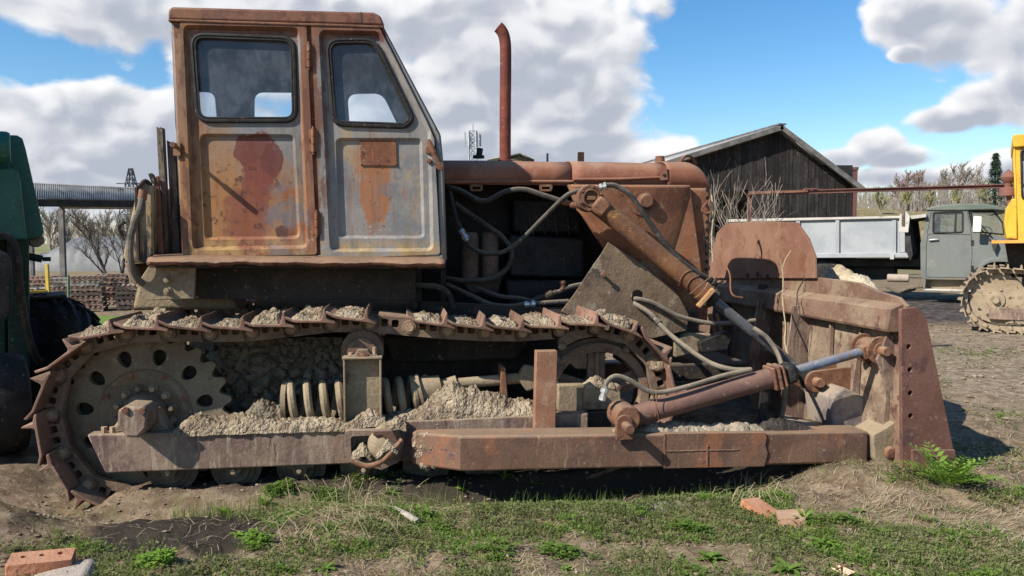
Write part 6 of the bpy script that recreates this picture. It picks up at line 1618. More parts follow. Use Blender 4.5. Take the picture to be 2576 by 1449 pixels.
# ------------------------------------------------------------------ yellow crawler tractor
def build_yellow():
    o0 = G(2511, 838); PHI = math.radians(-32); PM = plane_map(o0, PHI); t = empty('crawler_tractor', o0, PHI); tag(t, 'yellow crawler tractor with muddy track at the right picture edge', 'tractor')
    def q(pts): return [PM(a, b) for a, b in pts]
    M['yellow'] = weather('yellow_paint', (.55, .30, .025), (.62, .37, .04), 1.5, [((.36, .16, .04), 3, .54, .68), ((.25, .20, .12), 8, .62, .72)], None, rough=.55, bump=.15)
    M['tan_mud'] = weather('tan_mud', (.25, .19, .125), (.32, .25, .165), 3, [((.18, .13, .085), 6, .54, .68)], None, bump=.7)
    c1 = V(q([(2511, 744)])[0][0], 0, q([(2511, 744)])[0][1]); r = c1.z - q([(2511, 830)])[0][1]
    r = .505; L = 2.6
    c1.z = r + .035; c2 = c1 + V(L, 0, -.08); r2 = r - .08
    pts = []
    for i in range(13): a = -math.pi / 2 - math.pi * i / 12; pts.append(c1 + V(math.cos(a), 0, math.sin(a)) * r)
    for i in range(13): a = math.pi / 2 - math.pi * i / 12; pts.append(c2 + V(math.cos(a), 0, math.sin(a)) * r2)
    pts = [p for p in pts]
    n = 44; tot = sum((pts[(i + 1) % len(pts)] - pts[i]).length for i in range(len(pts)))
    def at(s):
        s %= tot
        for i in range(len(pts)):
            l = (pts[(i + 1) % len(pts)] - pts[i]).length
            if s <= l: return pts[i].lerp(pts[(i + 1) % len(pts)], s / l)
            s -= l
    pit = tot / n
    sh = MB().prism([(-.07, .02), (.02, .015), (.03, .075), (.045, .075), (.055, .015), (.09, .0), (-.07, .0)], 0, .45).mesh('track_shoe'); sh.materials.append(M['tan_mud'])
    lk = MB().box(-.01, pit * .8, .14, .19, -.07, .0).box(-.01, pit * .8, .28, .33, -.07, .0).mesh('track_link'); lk.materials.append(M['tan_mud'])
    pn = MB().lathe([(.0, -.03), (.034, -.025), (.04, 0), (.04, .05)], (0, .14, -.035), (0, 1, 0), 12).mesh('track_pin'); pn.materials.append(M['tan_mud'])
    for j, y0 in enumerate((0, 1.75)):
        tr = empty('track', (0, y0, 0), parent=t)
        for i in range(n):
            a, b = at(i * pit), at((i + 1) * pit); d = (b - a).normalized(); out = V(-d.z, 0, d.x)
            Mx = Matrix(((d.x, 0, out.x, a.x), (0, 1, 0, 0), (d.z, 0, out.z, a.z), (0, 0, 0, 1)))
            for me, nm in ((sh, 'track_shoe'), (lk, 'track_link'), (pn, 'track_pin')):
                if j and nm != 'track_shoe': continue
                o = bpy.data.objects.new(nm, me); C.objects.link(o); o.parent = tr; o.matrix_local = Mx
        # sprocket with holes
        s = empty('sprocket', parent=t); R_ = .40
        lp = [(c1.x + R_ * math.cos(a), c1.z + R_ * math.sin(a)) for a in [2 * math.pi * i / 40 for i in range(40)]]
        hs = [[(c1.x + .30 * math.cos(k) + .035 * math.cos(a), c1.z + .30 * math.sin(k) + .035 * math.sin(a)) for a in [2 * math.pi * i / 10 for i in range(10)]] for k in [2 * math.pi * m / 12 + .1 for m in range(12)]]
        d = MB()
        for yy in (y0 + .21, y0 + .25): d.fill([lp] + hs, lambda a, b: (a, yy, b))
        for l2 in [lp] + hs: d.wall([(a, y0 + .21, b) for a, b in l2], [(a, y0 + .25, b) for a, b in l2])
        d.obj('disc', M['tan_mud'], s)
        MB().lathe([(0, -.10), (.05, -.10), (.06, -.04), (.13, -.03), (.14, .0)], (c1.x - .03, y0 + .21, c1.z - .02), (0, 1, 0), 20).obj('hub', M['tan_mud'], s)
        for k in range(6):
            a = k * 1.05 + .3; MB().lathe([(.02, 0), (.02, -.03), (0, -.031)], (c1.x + .16 * math.cos(a), y0 + .21, c1.z + .16 * math.sin(a)), (0, 1, 0), 8).obj('bolt', M['tan_mud'], s)
        MB().lathe([(.3, 0), (r2 - .07, 0), (r2 - .07, .08), (.3, .08)], (c2.x, y0 + .2, c2.z), (0, 1, 0), 28).obj('idler_wheel', M['tan_mud'], t)
        z0 = c1.z - .33
        MB().box(c1.x - .12, c2.x + .1, y0 + .10, y0 + .2, z0, z0 + .20).obj('track_beam', M['frame_mud'], t, bevel=.01)
    # body
    MB().prism(q([(2530, 612), (2760, 612), (2760, 700), (2545, 700)]), .5, 1.7).obj('hull', M['dark_iron'], t)
    MB().prism(q([(2494, 605), (2820, 600), (2820, 607), (2494, 613)]), -.05, 2.2).obj('fender_plate', weather('orange_edge', (.52, .25, .05), (.58, .31, .07), 2, [((.30, .15, .05), 5, .56, .7)], None), t, bevel=.004)
    MB().prism(rpoly(q([(2532, 600), (2526, 560), (2530, 525), (2545, 500), (2560, 498), (2560, 603)]), .03, 3), .05, 2.0).obj('fuel_tank', M['yellow'], t, bevel=.05, seg=3)
    cabp = q([(2552, 352), (2760, 345), (2780, 603), (2560, 606)])
    hw = rpoly(q([(2569, 378), (2660, 376), (2664, 500), (2572, 500)]), .05, 3)
    for yy in (1.9, .0): cb = MB().plate([cabp, hw], yy, yy + .03).obj('cab_side', M['yellow'], t)
    P0 = [(a, 0, b) for a, b in cabp]; P1 = [(a, 1.9, b) for a, b in cabp]
    MB().add([P0[0], P0[3], P1[3], P1[0]], [(0, 1, 2, 3)]).add([P0[1], P0[2], P1[2], P1[1]], [(0, 1, 2, 3)]).obj('cab_end', M['yellow'], t, solid=.02)
    MB().fill([hw], lambda a, b: (a, .01, b)).obj('side_window', bpy.data.materials['truck_glass'], cb, recalc=False)
    MB().tube([(a, -.02, b) for a, b in hw], .018, 6, closed=True).obj('window_seal', M['rubber'], cb)
    MB().prism(q([(2547, 345), (2551, 339), (2770, 332), (2775, 346), (2775, 352), (2550, 372), (2548, 366)]), -.06, 1.96).obj('roof', M['yellow'], t, bevel=.02)
    # rusty pre-cleaner standing on a stem behind the cab
    c = PM(2536, 455, .8); c = V(c[0], .8, c[1])
    MB().cyl(c + V(.08, 0, -.95), c + V(.0, 0, 0), .04, n=10).lathe([(.06, -.25), (.13, -.25), (.13, -.12), (.05, -.10), (.06, -.04), (.10, 0), (.12, .06), (.07, .13), (.03, .17), (.0, .2)], c, (0, 0, 1), 18).obj('pre_cleaner', M['beam_rust'], t)
    q2 = q([(2560, 590), (2576, 606)]); MB().lathe([(.05, 0), (.05, .08), (0, .09)], V(q2[0][0] + .1, -.06, q2[0][1] - .03), (1, 0, 0), 12).obj('filler_cap', M['dark_iron'], t)
build_yellow()

# ------------------------------------------------------------------ green harvester at the left edge
def build_green():
    Y = 6.0
    o0 = Vector((W(40, 612, Y).x, Y, 0)); PHI = math.radians(31); PM = plane_map(o0, PHI); t = empty('green_harvester', o0, PHI); tag(t, 'dark green harvester with big lugged tyre at the left picture edge', 'harvester')
    def q(pts, Yq=Y): return [PM(a, b, Yq - Y) for a, b in pts]
    def w3(px, py, Yq): c = PM(px, py, Yq - Y); return V(c[0], Yq - Y, c[1])
    gm = weather('harvester_green', (.016, .105, .072), (.026, .14, .095), 1.6, [((.05, .09, .065), 3, .56, .7), ((.09, .06, .045), 14, .67, .73)], None, rough=.5, bump=.12, spec=.4)
    gd = weather('harvester_dark', (.012, .035, .028), (.025, .055, .042), 2, [((.05, .045, .04), 5, .55, .7)], None, rough=.65)
    top = q([(-260, 330), (42, 338), (56, 346), (64, 372), (106, 560), (110, 578), (103, 596), (66, 604), (-260, 600)], Y)
    MB().prism(rpoly(top, .02, 2), .05, 1.6).obj('side_hood', gm, t, bevel=.03, seg=3)
    fr = q([(-260, 424), (26, 421), (44, 430), (50, 452), (66, 596), (60, 603), (-260, 600)], Y - .25)
    MB().prism(rpoly(fr, .02, 2), -.22, .05).obj('front_hood', gm, t, bevel=.03, seg=3)
    a = w3(8, 368, Y - .35); MB().lathe([(.0, 0), (.11, 0), (.12, -.02), (.12, -.7), (.11, -.72), (0, -.72)], V(a.x + .04, a.y + .1, a.z), (1, 0, 0), 24).obj('air_cleaner', gm, t)
    MB().prism(rpoly(q([(70, 604), (112, 590), (112, 612), (96, 622), (76, 620)], Y + .3), .02, 2), .2, .9).obj('lower_guard', weather('grey_guard', (.24, .24, .22), (.32, .31, .28), 3, [], None), t, bevel=.02)
    for pts, y0, y1 in (([(15, 600), (72, 600), (74, 960), (22, 960)], .05, .35), ([(-260, 600), (15, 600), (15, 1050), (-260, 1050)], .2, 1.4)):
        MB().prism(q(pts, Y + y0), y0, y1).obj('frame_column', gd, t, bevel=.01)
    MB().prism(q([(-260, 800), (95, 800), (100, 930), (-260, 930)], Y + .45), .45, 1.3).obj('belly_box', weather('navy_box', (.012, .015, .035), (.02, .025, .05), 2, [], None), t, bevel=.03)
    MB().prism(q([(66, 745), (165, 738), (165, 748), (66, 752)], Y + .75), .55, 1.2).obj('mud_shelf', M['dark_iron'], t, bevel=.02)
    MB().tube(catmull([w3(-20, 590, Y - .3), w3(22, 596, Y - .3), w3(42, 640, Y - .3), w3(50, 720, Y - .28), w3(62, 800, Y - .2), w3(82, 880, Y - .1), w3(100, 910, Y)], 6), .026, 10).obj('hose', M['hose'], t)
    MB().tube(catmull([w3(-10, 640, Y - .4), w3(12, 660, Y - .4), w3(16, 760, Y - .4), w3(5, 800, Y - .4)], 5), .04, 10).obj('hose', M['hose'], t)
    c = w3(85, 652, Y + .3); MB().cyl(c + V(-.15, 0, .05), c + V(.06, 0, 0), .03, n=10).cyl(c + V(.06, 0, 0), c + V(.12, 0, 0), .018, n=10).obj('valve_arm', gd, t)
    # tyres
    def tyre(px, Yt, r, w, lugs, axisdir, name_rim=True):
        c = w3(px, 612, Yt); c.z = r - .02; wl = empty('wheel', parent=t)
        ax = Vector(axisdir).normalized()
        MB().lathe([(r * .55, -w / 2), (r * .72, -w / 2 - .03), (r * .9, -w / 2 - .01), (r * .965, -w / 2 + .05), (r * .985, 0), (r * .965, w / 2 - .05), (r * .9, w / 2 + .01), (r * .72, w / 2 + .03), (r * .55, w / 2)], c, ax, 40).obj('tyre', M['rubber'], wl)
        MB().lathe([(.0, -w * .2), (r * .2, -w * .25), (r * .3, -w * .1), (r * .5, -w * .3), (r * .57, -w * .5), (r * .57, w * .5), (r * .3, w * .2), (0, w * .2)], c, ax, 28).obj('rim', gd, wl)
        u = ax.orthogonal().normalized(); v = ax.cross(u)
        if lugs:
            for i in range(lugs):
                for sd in (-1, 1):
                    mb = MB(); row = []
                    for k in range(5):
                        f = k / 4; a = 2 * math.pi * (i + (.5 if sd > 0 else 0)) / lugs + f * .32; e = u * math.cos(a) + v * math.sin(a); tn = -u * math.sin(a) + v * math.cos(a)
                        p = c + ax * sd * (w / 2 * (.06 + .94 * f)); rr = r * (.975 - .05 * f ** 3); row.append((p + e * rr - tn * .03, p + e * rr + tn * .03, p + e * (rr + .045) + tn * .02, p + e * (rr + .045) - tn * .02))
                    for k in range(4):
                        A, B = row[k], row[k + 1]; mb.add(list(A) + list(B), [(0, 4, 5, 1), (1, 5, 6, 2), (2, 6, 7, 3), (3, 7, 4, 0)])
                    mb.add(row[0], [(0, 1, 2, 3)]); mb.add(row[-1], [(3, 2, 1, 0)])
                    mb.obj('lug', M['rubber'], wl, recalc=False)
    tyre(92, Y + .75, .50, .44, 18, (.35, 1, 0))
    tyre(-22, Y - .75, .36, .30, 0, (1, .12, 0))
    # unseen body and cab, added left of the picture to shade the machine
    MB().prism(q([(-900, 330), (-262, 330), (-262, 700), (-900, 760)], Y), -1.1, 1.8).obj('shade_body', gm, t, bevel=.05)
    MB().prism(q([(-520, 60), (-280, 60), (-262, 330), (-560, 330)], Y), -1.0, 1.4).obj('shade_cab', gm, t, bevel=.05)
build_green()
# ------------------------------------------------------------------ foreground: bricks, scraps, plants, grass
def gpt(px, py):
    p = G(px, py)
    for _ in range(4): p = G(px, py, gh(p.x, p.y, False))
    return Vector((p.x, p.y, gh(p.x, p.y)))
def build_debris():
    # perforated brick, lower left
    def brick_mesh(L, Wd, Hh, holes, chip=0):
        lp = rpoly([(-L / 2, -Wd / 2), (L / 2, -Wd / 2), (L / 2, Wd / 2), (-L / 2 + chip, Wd / 2)], .006, 2)
        hs = [[(x + .013 * math.cos(a), y + .013 * math.sin(a)) for a in [2 * math.pi * i / 10 for i in range(10)]] for x, y in holes]
        mb = MB()
        for z in (0, Hh): mb.fill([lp] + hs, lambda a, b: (a, b, z))
        for l2 in [lp] + hs: mb.wall([(a, b, 0) for a, b in l2], [(a, b, Hh) for a, b in l2])
        for i, v in enumerate(mb.v):
            n = noise.noise(V(v[0] * 30, v[1] * 30, v[2] * 30)); mb.v[i] = (v[0] + .003 * n, v[1] + .003 * n, v[2] + .002 * n)
        return mb
    hol = [(x, y) for x in (-.075, 0, .075) for y in (-.028, .028)]
    p = gpt(98, 1440)
    o = brick_mesh(.25, .12, .075, [(-.07, .01), (0, .012), (.07, .012)]).obj('brick', M['brick'], bevel=.004); o.location = (p.x, p.y + .02, p.z - .005); o.rotation_euler = (.10, .03, .35)
    tag(o, 'orange perforated brick lying in the lower left corner', 'brick', 'loose bricks')
    p = gpt(1918, 1296); o = brick_mesh(.22, .11, .08, [(.04, 0), (.09, .02)], .03).obj('brick', M['brick'], bevel=.006); o.location = (p.x, p.y + .03, p.z - .03); o.rotation_euler = (.05, .28, -.95)
    tag(o, 'broken orange brick half sunk in the earth below the push arm', 'brick', 'loose bricks')
    p = gpt(1998, 1322); o = brick_mesh(.14, .12, .08, [], .0).obj('brick', weather('dusty_brick', (.30, .14, .09), (.36, .19, .125), 7, [((.42, .34, .25), 14, .54, .66)], (DUST, .5, .4, .6), bump=.7), bevel=.006); o.location = (p.x, p.y + .03, p.z - .03); o.rotation_euler = (.06, -.12, -.25)
    tag(o, 'dusty brick stub right of the broken orange brick', 'brick', 'loose bricks')
    # sheet of asbestos or canvas in the corner
    p = gpt(158, 1448); mb = MB(); nu, nv = 24, 8
    for u in range(nu + 1):
        for v in range(nv + 1):
            x = -.22 + .38 * u / nu; y = -.17 + .28 * v / nv
            z = .02 + .03 * math.sin(u / nu * 2.2 + .4) + .012 * math.cos(v / nv * 3.1)
            if u > nu - 3: z -= .02 * (u - nu + 3)
            mb.v.append((x, y, z))
    mb.f = [(u * (nv + 1) + v, (u + 1) * (nv + 1) + v, (u + 1) * (nv + 1) + v + 1, u * (nv + 1) + v + 1) for u in range(nu) for v in range(nv)]
    o = mb.obj('belt_scrap', weather('belt_fabric', (.40, .33, .27), (.48, .41, .34), 8, [((.30, .24, .19), 90, .5, .6)], None, bump=.8, bsc=160), solid=.012, ang=60); o.location = (p.x, p.y - .02, p.z); o.rotation_euler = (0, -.12, .38)
    tag(o, 'pale woven belt scrap in the lower left corner beside the brick', 'belt scrap')
    # pipe stub, paper, stones, boards
    a, b = gpt(992, 1296), gpt(1052, 1320)
    o = MB().tube([V(0, 0, .02), (b - a) * .5 + V(0, 0, .02), (b - a) + V(0, 0, .018)], [.006, .016, .019], 12).obj('pipe_stub', weather('old_pipe', (.26, .23, .19), (.34, .30, .25), 9, [], None)); o.location = a
    tag(o, 'short grey-brown stub of pipe lying among the weeds', 'pipe')
    p = gpt(2118, 1440); mb = MB(); R = random.Random(8)
    for i in range(7):
        a0 = R.uniform(0, 6.28); c = V(math.cos(a0) * .02, math.sin(a0) * .02, .02)
        mb.add([c + V(R.uniform(-.03, .03), R.uniform(-.03, .03), R.uniform(-.02, .03)) for _ in range(4)], [(0, 1, 2), (1, 2, 3)])
    o = mb.obj('crumpled_paper', weather('paper_tone', (.55, .36, .25), (.62, .44, .32), 9, [], None)); o.location = p; tag(o, 'crumpled peach coloured scrap at the lower right', 'scrap')
    p = gpt(2345, 872); o = MB().box(-.28, .30, -.10, .10, 0, .03).obj('loose_board', M['wood_old'], bevel=.004); o.location = (p.x, p.y, p.z); o.rotation_euler = (0, .04, .5); tag(o, 'dark flat board lying behind the blade end plate', 'board')
    p = gpt(2512, 1453 - 0)
    # crushed lime heap behind the blade
    c = doz_to_world((2.92, 1.35, 0)); mb = MB(); nu = 40
    for j in range(nu):
        for i in range(nu):
            x, y = -.5 + 1.0 * i / (nu - 1), -1.0 + 2.0 * j / (nu - 1)
            r = math.hypot(x / .48, y / .98); h = max(-.08, 1.22 * (1 - r ** 2.4) if r < 1 else -.08)
            cell = noise.voronoi(V(x * 9, y * 9, 1))[0]
            mb.v.append((x, y, h + (.09 * (cell[1] - cell[0]) + .06 * fract(V(x * 4, y * 4, 7), .8, 2, 4)) * (1 if r < 1 else 0)))
    mb.f = [(j * nu + i, j * nu + i + 1, (j + 1) * nu + i + 1, (j + 1) * nu + i) for j in range(nu - 1) for i in range(nu - 1)]
    o = mb.obj('earth_heap', weather('pale_heap', (.38, .30, .19), (.52, .43, .30), 6, [((.26, .19, .12), 9, .54, .68)], None, bump=1, bdist=.02, bsc=30), ang=70); o.location = (c.x, c.y, 0)
    tag(o, 'heap of pale clods piled against the front of the blade', 'earth heap', kind='stuff')
build_debris()

LEAFC = {}
def leaf_mat(name, c1, c2):
    t = NT(name); t.coords()
    oi = t.n('ShaderNodeObjectInfo')
    col = t.mix(t.mapr(t.noise(14, 3, .6), .3, .7), c1, c2)
    d = t.n('ShaderNodeBsdfDiffuse'); t.set(d.inputs[0], col)
    tl = t.n('ShaderNodeBsdfTranslucent'); t.set(tl.inputs[0], t.mix(.4, col, (.35, .45, .05)))
    m = t.n('ShaderNodeMixShader'); m.inputs[0].default_value = .28; t.set(m.inputs[1], d.outputs[0]); t.set(m.inputs[2], tl.outputs[0])
    o = t.n('ShaderNodeOutputMaterial'); t.set(o.inputs[0], m.outputs[0]); return t.m
M['leaf'] = leaf_mat('leaf', (.085, .145, .028), (.145, .215, .05))
M['leaf_bright'] = leaf_mat('leaf_bright', (.12, .21, .032), (.185, .30, .055))
M['leaf_dull'] = leaf_mat('leaf_dull', (.10, .125, .042), (.17, .185, .075))
M['straw'] = leaf_mat('straw', (.40, .32, .19), (.52, .44, .29))

# ground cover, straw and crumbs, each one mass
def build_cover():
    R = rng
    def cover_density(x, y):
        lx, ly = world_to_doz(x, y)
        d = noise.fractal(V(x * 1.25, y * 1.6, 13.0), .8, 2.0, 4) + .25 * noise.noise(V(x * 5, y * 5, 2))
        d += .18
        if ly > -.20: d -= .9 * sstep(-.2, .05, ly)
        if x < -1.7: d -= .55 * sstep(-1.6, -2.1, x) * 1.0
        d -= .8 * max(0, 1 - ((lx + 1.72) / .55) ** 2 - ((ly + .36) / .45) ** 2)
        if x > 1.6 and y > 4.3: d -= .25
        return d
    vs, fs = [], []; vs2, fs2 = [], []
    cnt = 0
    def leafquad(V_, F_, p, ang, ln, wd, tilt):
        ca_, sa_ = math.cos(ang), math.sin(ang); ct, st = math.cos(tilt), math.sin(tilt)
        d = (ca_ * ct, sa_ * ct, st); s = (-sa_ * wd, ca_ * wd, 0)
        k = len(V_)
        mx = (p[0] + d[0] * ln * .55, p[1] + d[1] * ln * .55, p[2] + d[2] * ln * .55 + .12 * ln)
        V_ += [p, (mx[0] + s[0], mx[1] + s[1], mx[2]), (p[0] + d[0] * ln, p[1] + d[1] * ln, p[2] + d[2] * ln), (mx[0] - s[0], mx[1] - s[1], mx[2])]
        F_.append((k, k + 1, k + 2, k + 3))
    tries = 0
    RR = random.Random(21)
    while cnt < 15500 and tries < 90000:
        tries += 1
        x, y = RR.uniform(-2.9, 3.6), RR.uniform(3.15, 5.2)
        d = cover_density(x, y)
        if d < -.16 + RR.random() * .44: continue
        z = gh(x, y); cnt += 1
        bright = noise.noise(V(x * 3, y * 3, 40)) > .12
        n = RR.randint(4, 9); sc = RR.uniform(.6, 1.25)
        for k in range(n):
            a = RR.uniform(0, 6.283); r0 = RR.random() * .022 * sc
            leafquad(vs2 if bright else vs, fs2 if bright else fs, (x + math.cos(a) * r0, y + math.sin(a) * r0, z + RR.uniform(.0, .022)), a, RR.uniform(.008, .021) * sc, RR.uniform(.0028, .006) * sc, RR.uniform(.05, 1.0))
    for i in range(2600):
        x, y = RR.uniform(2.6, 7.0), 4.8 + 6 * RR.random() ** 1.3; lx, ly = world_to_doz(x, y)
        if lx < 3.1 or noise.noise(V(x * .9, y * .9, 5)) < RR.uniform(-.15, .35): continue
        z = gh(x, y)
        for k in range(7):
            a = RR.uniform(0, 6.283); leafquad(vs, fs, (x + math.cos(a) * .03, y + math.sin(a) * .03, z), a, RR.uniform(.02, .045), RR.uniform(.005, .010), RR.uniform(.1, 1.1))
    for v, f, m, nm in ((vs, fs, 'leaf_dull', 'low creeping dull green weeds spread over the earth'), (vs2, fs2, 'leaf', 'low fresh green weeds spread in patches over the earth')):
        me = bpy.data.meshes.new('ground_cover'); me.from_pydata(v, [], f)
        tag(link('ground_cover', me, M[m], ang=60), nm, 'weeds', kind='stuff')
    # thin grass blades
    vs, fs = [], []; n = 0; tries = 0
    while n < 3200 and tries < 60000:
        tries += 1
        x, y = RR.uniform(-2.9, 3.6), RR.uniform(3.15, 5.3)
        lx, ly = world_to_doz(x, y)
        edge = math.exp(-((ly + .10) / .10) ** 2) * (1 if -1.9 < lx < 2.2 else 0) * (.8 if lx < -.3 else .25)
        if RR.random() > .12 + edge or cover_density(x, y) < -.25 and edge < .2 or ly > .3: continue
        n += 1; z = gh(x, y); h = RR.uniform(.03, .10) * (1 + 1.0 * edge); a = RR.uniform(0, 6.283); b = RR.uniform(.1, .6); w = .0016
        k = len(vs); dx, dy = math.cos(a), math.sin(a)
        for j in range(4):
            t = j / 3; o = b * h * t * t; ww = w * (1 - t * .9); vs += [(x + dx * o - dy * ww, y + dy * o + dx * ww, z + h * t * (1 - .25 * b * t)), (x + dx * o + dy * ww, y + dy * o - dx * ww, z + h * t * (1 - .25 * b * t))]
        fs += [(k + 2 * j, k + 2 * j + 1, k + 2 * j + 3, k + 2 * j + 2) for j in range(3)]
    me = bpy.data.meshes.new('grass'); me.from_pydata(vs, [], fs); tag(link('grass', me, M['leaf'], ang=60), 'thin bright grass blades along the machine and in tufts', 'grass', kind='stuff')
    # straw
    vs, fs = [], []
    def straw(x, y, ln, a, lift, w=.0014):
        k = len(vs); c = RR.uniform(-.5, .5)
        for j in range(5):
            t = j / 4; aa = a + c * t; px_, py_ = x + math.cos(aa) * ln * t, y + math.sin(aa) * ln * t
            zz = gh(px_, py_) + .004 + lift * math.sin(math.pi * (t * .8 + .1)); nx_, ny_ = -math.sin(aa) * w, math.cos(aa) * w
            vs.extend([(px_ - nx_, py_ - ny_, zz + .001), (px_ + nx_, py_ + ny_, zz + .001)])
        fs.extend([(k + 2 * j, k + 2 * j + 1, k + 2 * j + 3, k + 2 * j + 2) for j in range(4)])
    for i in range(9500):
        x, y = RR.uniform(-2.6, 3.6), RR.uniform(3.15, 5.6); lx, ly = world_to_doz(x, y)
        if ly > .1 and lx < 2.4: continue
        if x < -1.3 and RR.random() < .8: continue
        straw(x, y, RR.uniform(.03, .12), RR.uniform(0, 6.283), RR.uniform(.0, .012), RR.uniform(.0007, .0014))
    def at_px(px, py): p = gpt(px, py); return p.x, p.y
    for i in range(230):                                   # the dry tangle left of the pipe stub
        x, y = at_px(RR.gauss(870, 95), RR.gauss(1288, 30)); straw(x, y, RR.uniform(.12, .30), RR.gauss(-.7, .7) + (math.pi if RR.random() < .5 else 0), RR.uniform(.01, .06), .0013)
    for i in range(90):
        x, y = at_px(RR.gauss(1905, 35), RR.gauss(1245, 14)); straw(x, y, RR.uniform(.1, .25), RR.uniform(0, 6.28), RR.uniform(.01, .08), .0014)
    for i in range(500):
        x, y = at_px(RR.uniform(2150, 2576), RR.uniform(1250, 1449)); straw(x, y, RR.uniform(.06, .2), RR.gauss(.3, .5), RR.uniform(.0, .02), .0012)
    for i in range(3600):
        x, y = RR.uniform(2.4, 6.5), 5.0 + 5.5 * RR.random() ** 1.4; lx, ly = world_to_doz(x, y)
        if lx < 3.05: continue
        straw(x, y, RR.uniform(.06, .2), RR.uniform(0, 6.283), RR.uniform(.0, .02), RR.uniform(.001, .002))
    me = bpy.data.meshes.new('straw'); me.from_pydata(vs, [], fs); tag(link('straw', me, M['straw'], ang=60), 'scattered pale dry straw lying on the earth', 'straw', kind='stuff')
    # crumbs of earth and grit
    vs, fs = [], []
    ico = [(0, 0, 1), (.89, 0, .45), (.28, .85, .45), (-.72, .53, .45), (-.72, -.53, .45), (.28, -.85, .45), (.4, .3, -.4), (-.4, .3, -.4), (0, -.5, -.4)]
    icf = [(0, 1, 2), (0, 2, 3), (0, 3, 4), (0, 4, 5), (0, 5, 1), (1, 6, 2), (2, 6, 7), (2, 7, 3), (3, 7, 4), (4, 7, 8), (4, 8, 5), (5, 8, 6), (5, 6, 1)]
    for i in range(10500):
        if i % 4: x, y = RR.uniform(-2.9, 3.8), 3.15 + 2.4 * RR.random() ** 1.2
        else: x, y = RR.uniform(3.0, 9.0), RR.uniform(5, 14)
        lx, ly = world_to_doz(x, y)
        if cover_density(x, y) > .35 and RR.random() < .7 and i % 4: continue
        if ((lx + 1.72) / .55) ** 2 + ((ly + .38) / .5) ** 2 < 1 and RR.random() < .85: continue
        z = gh(x, y); s = (.003 + .014 * RR.random() ** 4) * (1 if i % 4 else 2.6); k = len(vs); a = RR.uniform(0, 6.28); c_, s_ = math.cos(a), math.sin(a)
        for p in ico:
            j = s * RR.uniform(.7, 1.3); vs.append((x + (p[0] * c_ - p[1] * s_) * j, y + (p[0] * s_ + p[1] * c_) * j, z + p[2] * j * .75))
        fs += [tuple(k + q for q in f) for f in icf]
    me = bpy.data.meshes.new('crumbs'); me.from_pydata(vs, [], fs)
    tag(link('crumbs', me, weather('crumb_tone', (.17, .125, .082), (.27, .21, .145), 3, [((.36, .31, .24), 7, .62, .68)], None, bump=.6), ang=20), 'crumbs of earth and small grit scattered over the yard', 'grit', kind='stuff')
build_cover()

# single weeds
def rosette(px, py, n, ln, wd, mat, label, up=.55, seed=0, name='weed'):
    R = random.Random(seed); p = gpt(px, py); e = empty(name, p); tag(e, label, 'weed', 'leafy weeds in the foreground')
    for i in range(n):
        a = i * 2.399 + R.uniform(-.3, .3); f = i / n; el = up * (.35 + .9 * f) + R.uniform(-.1, .1); L = ln * R.uniform(.75, 1.1) * (1 - .25 * f)
        mb = MB(); k = 6; ax = V(math.cos(a), math.sin(a), 0); sd = V(-math.sin(a), math.cos(a), 0); pos = V(0, 0, .004)
        for j in range(k + 1):
            t = j / k; w = wd * (.18 + .9 * math.sin(math.pi * min(1, t * .62 + .30)) ** 1.3 * t ** .5) if t < .99 else wd * .05
            q = pos + sd * w, pos - V(0, 0, w * .12), pos - sd * w
            mb.v += [tuple(q[0] + V(0, 0, w * .25)), tuple(q[1]), tuple(q[2] + V(0, 0, w * .25))]
            pos = pos + (ax * math.cos(el) + V(0, 0, math.sin(el))) * L / k; el -= .16
        mb.f = [(3 * j + c, 3 * j + c + 1, 3 * j + c + 4, 3 * j + c + 3) for j in range(k) for c in (0, 1)]
        mb.obj('leaf', M[mat], e, ang=80, recalc=False)
    return e
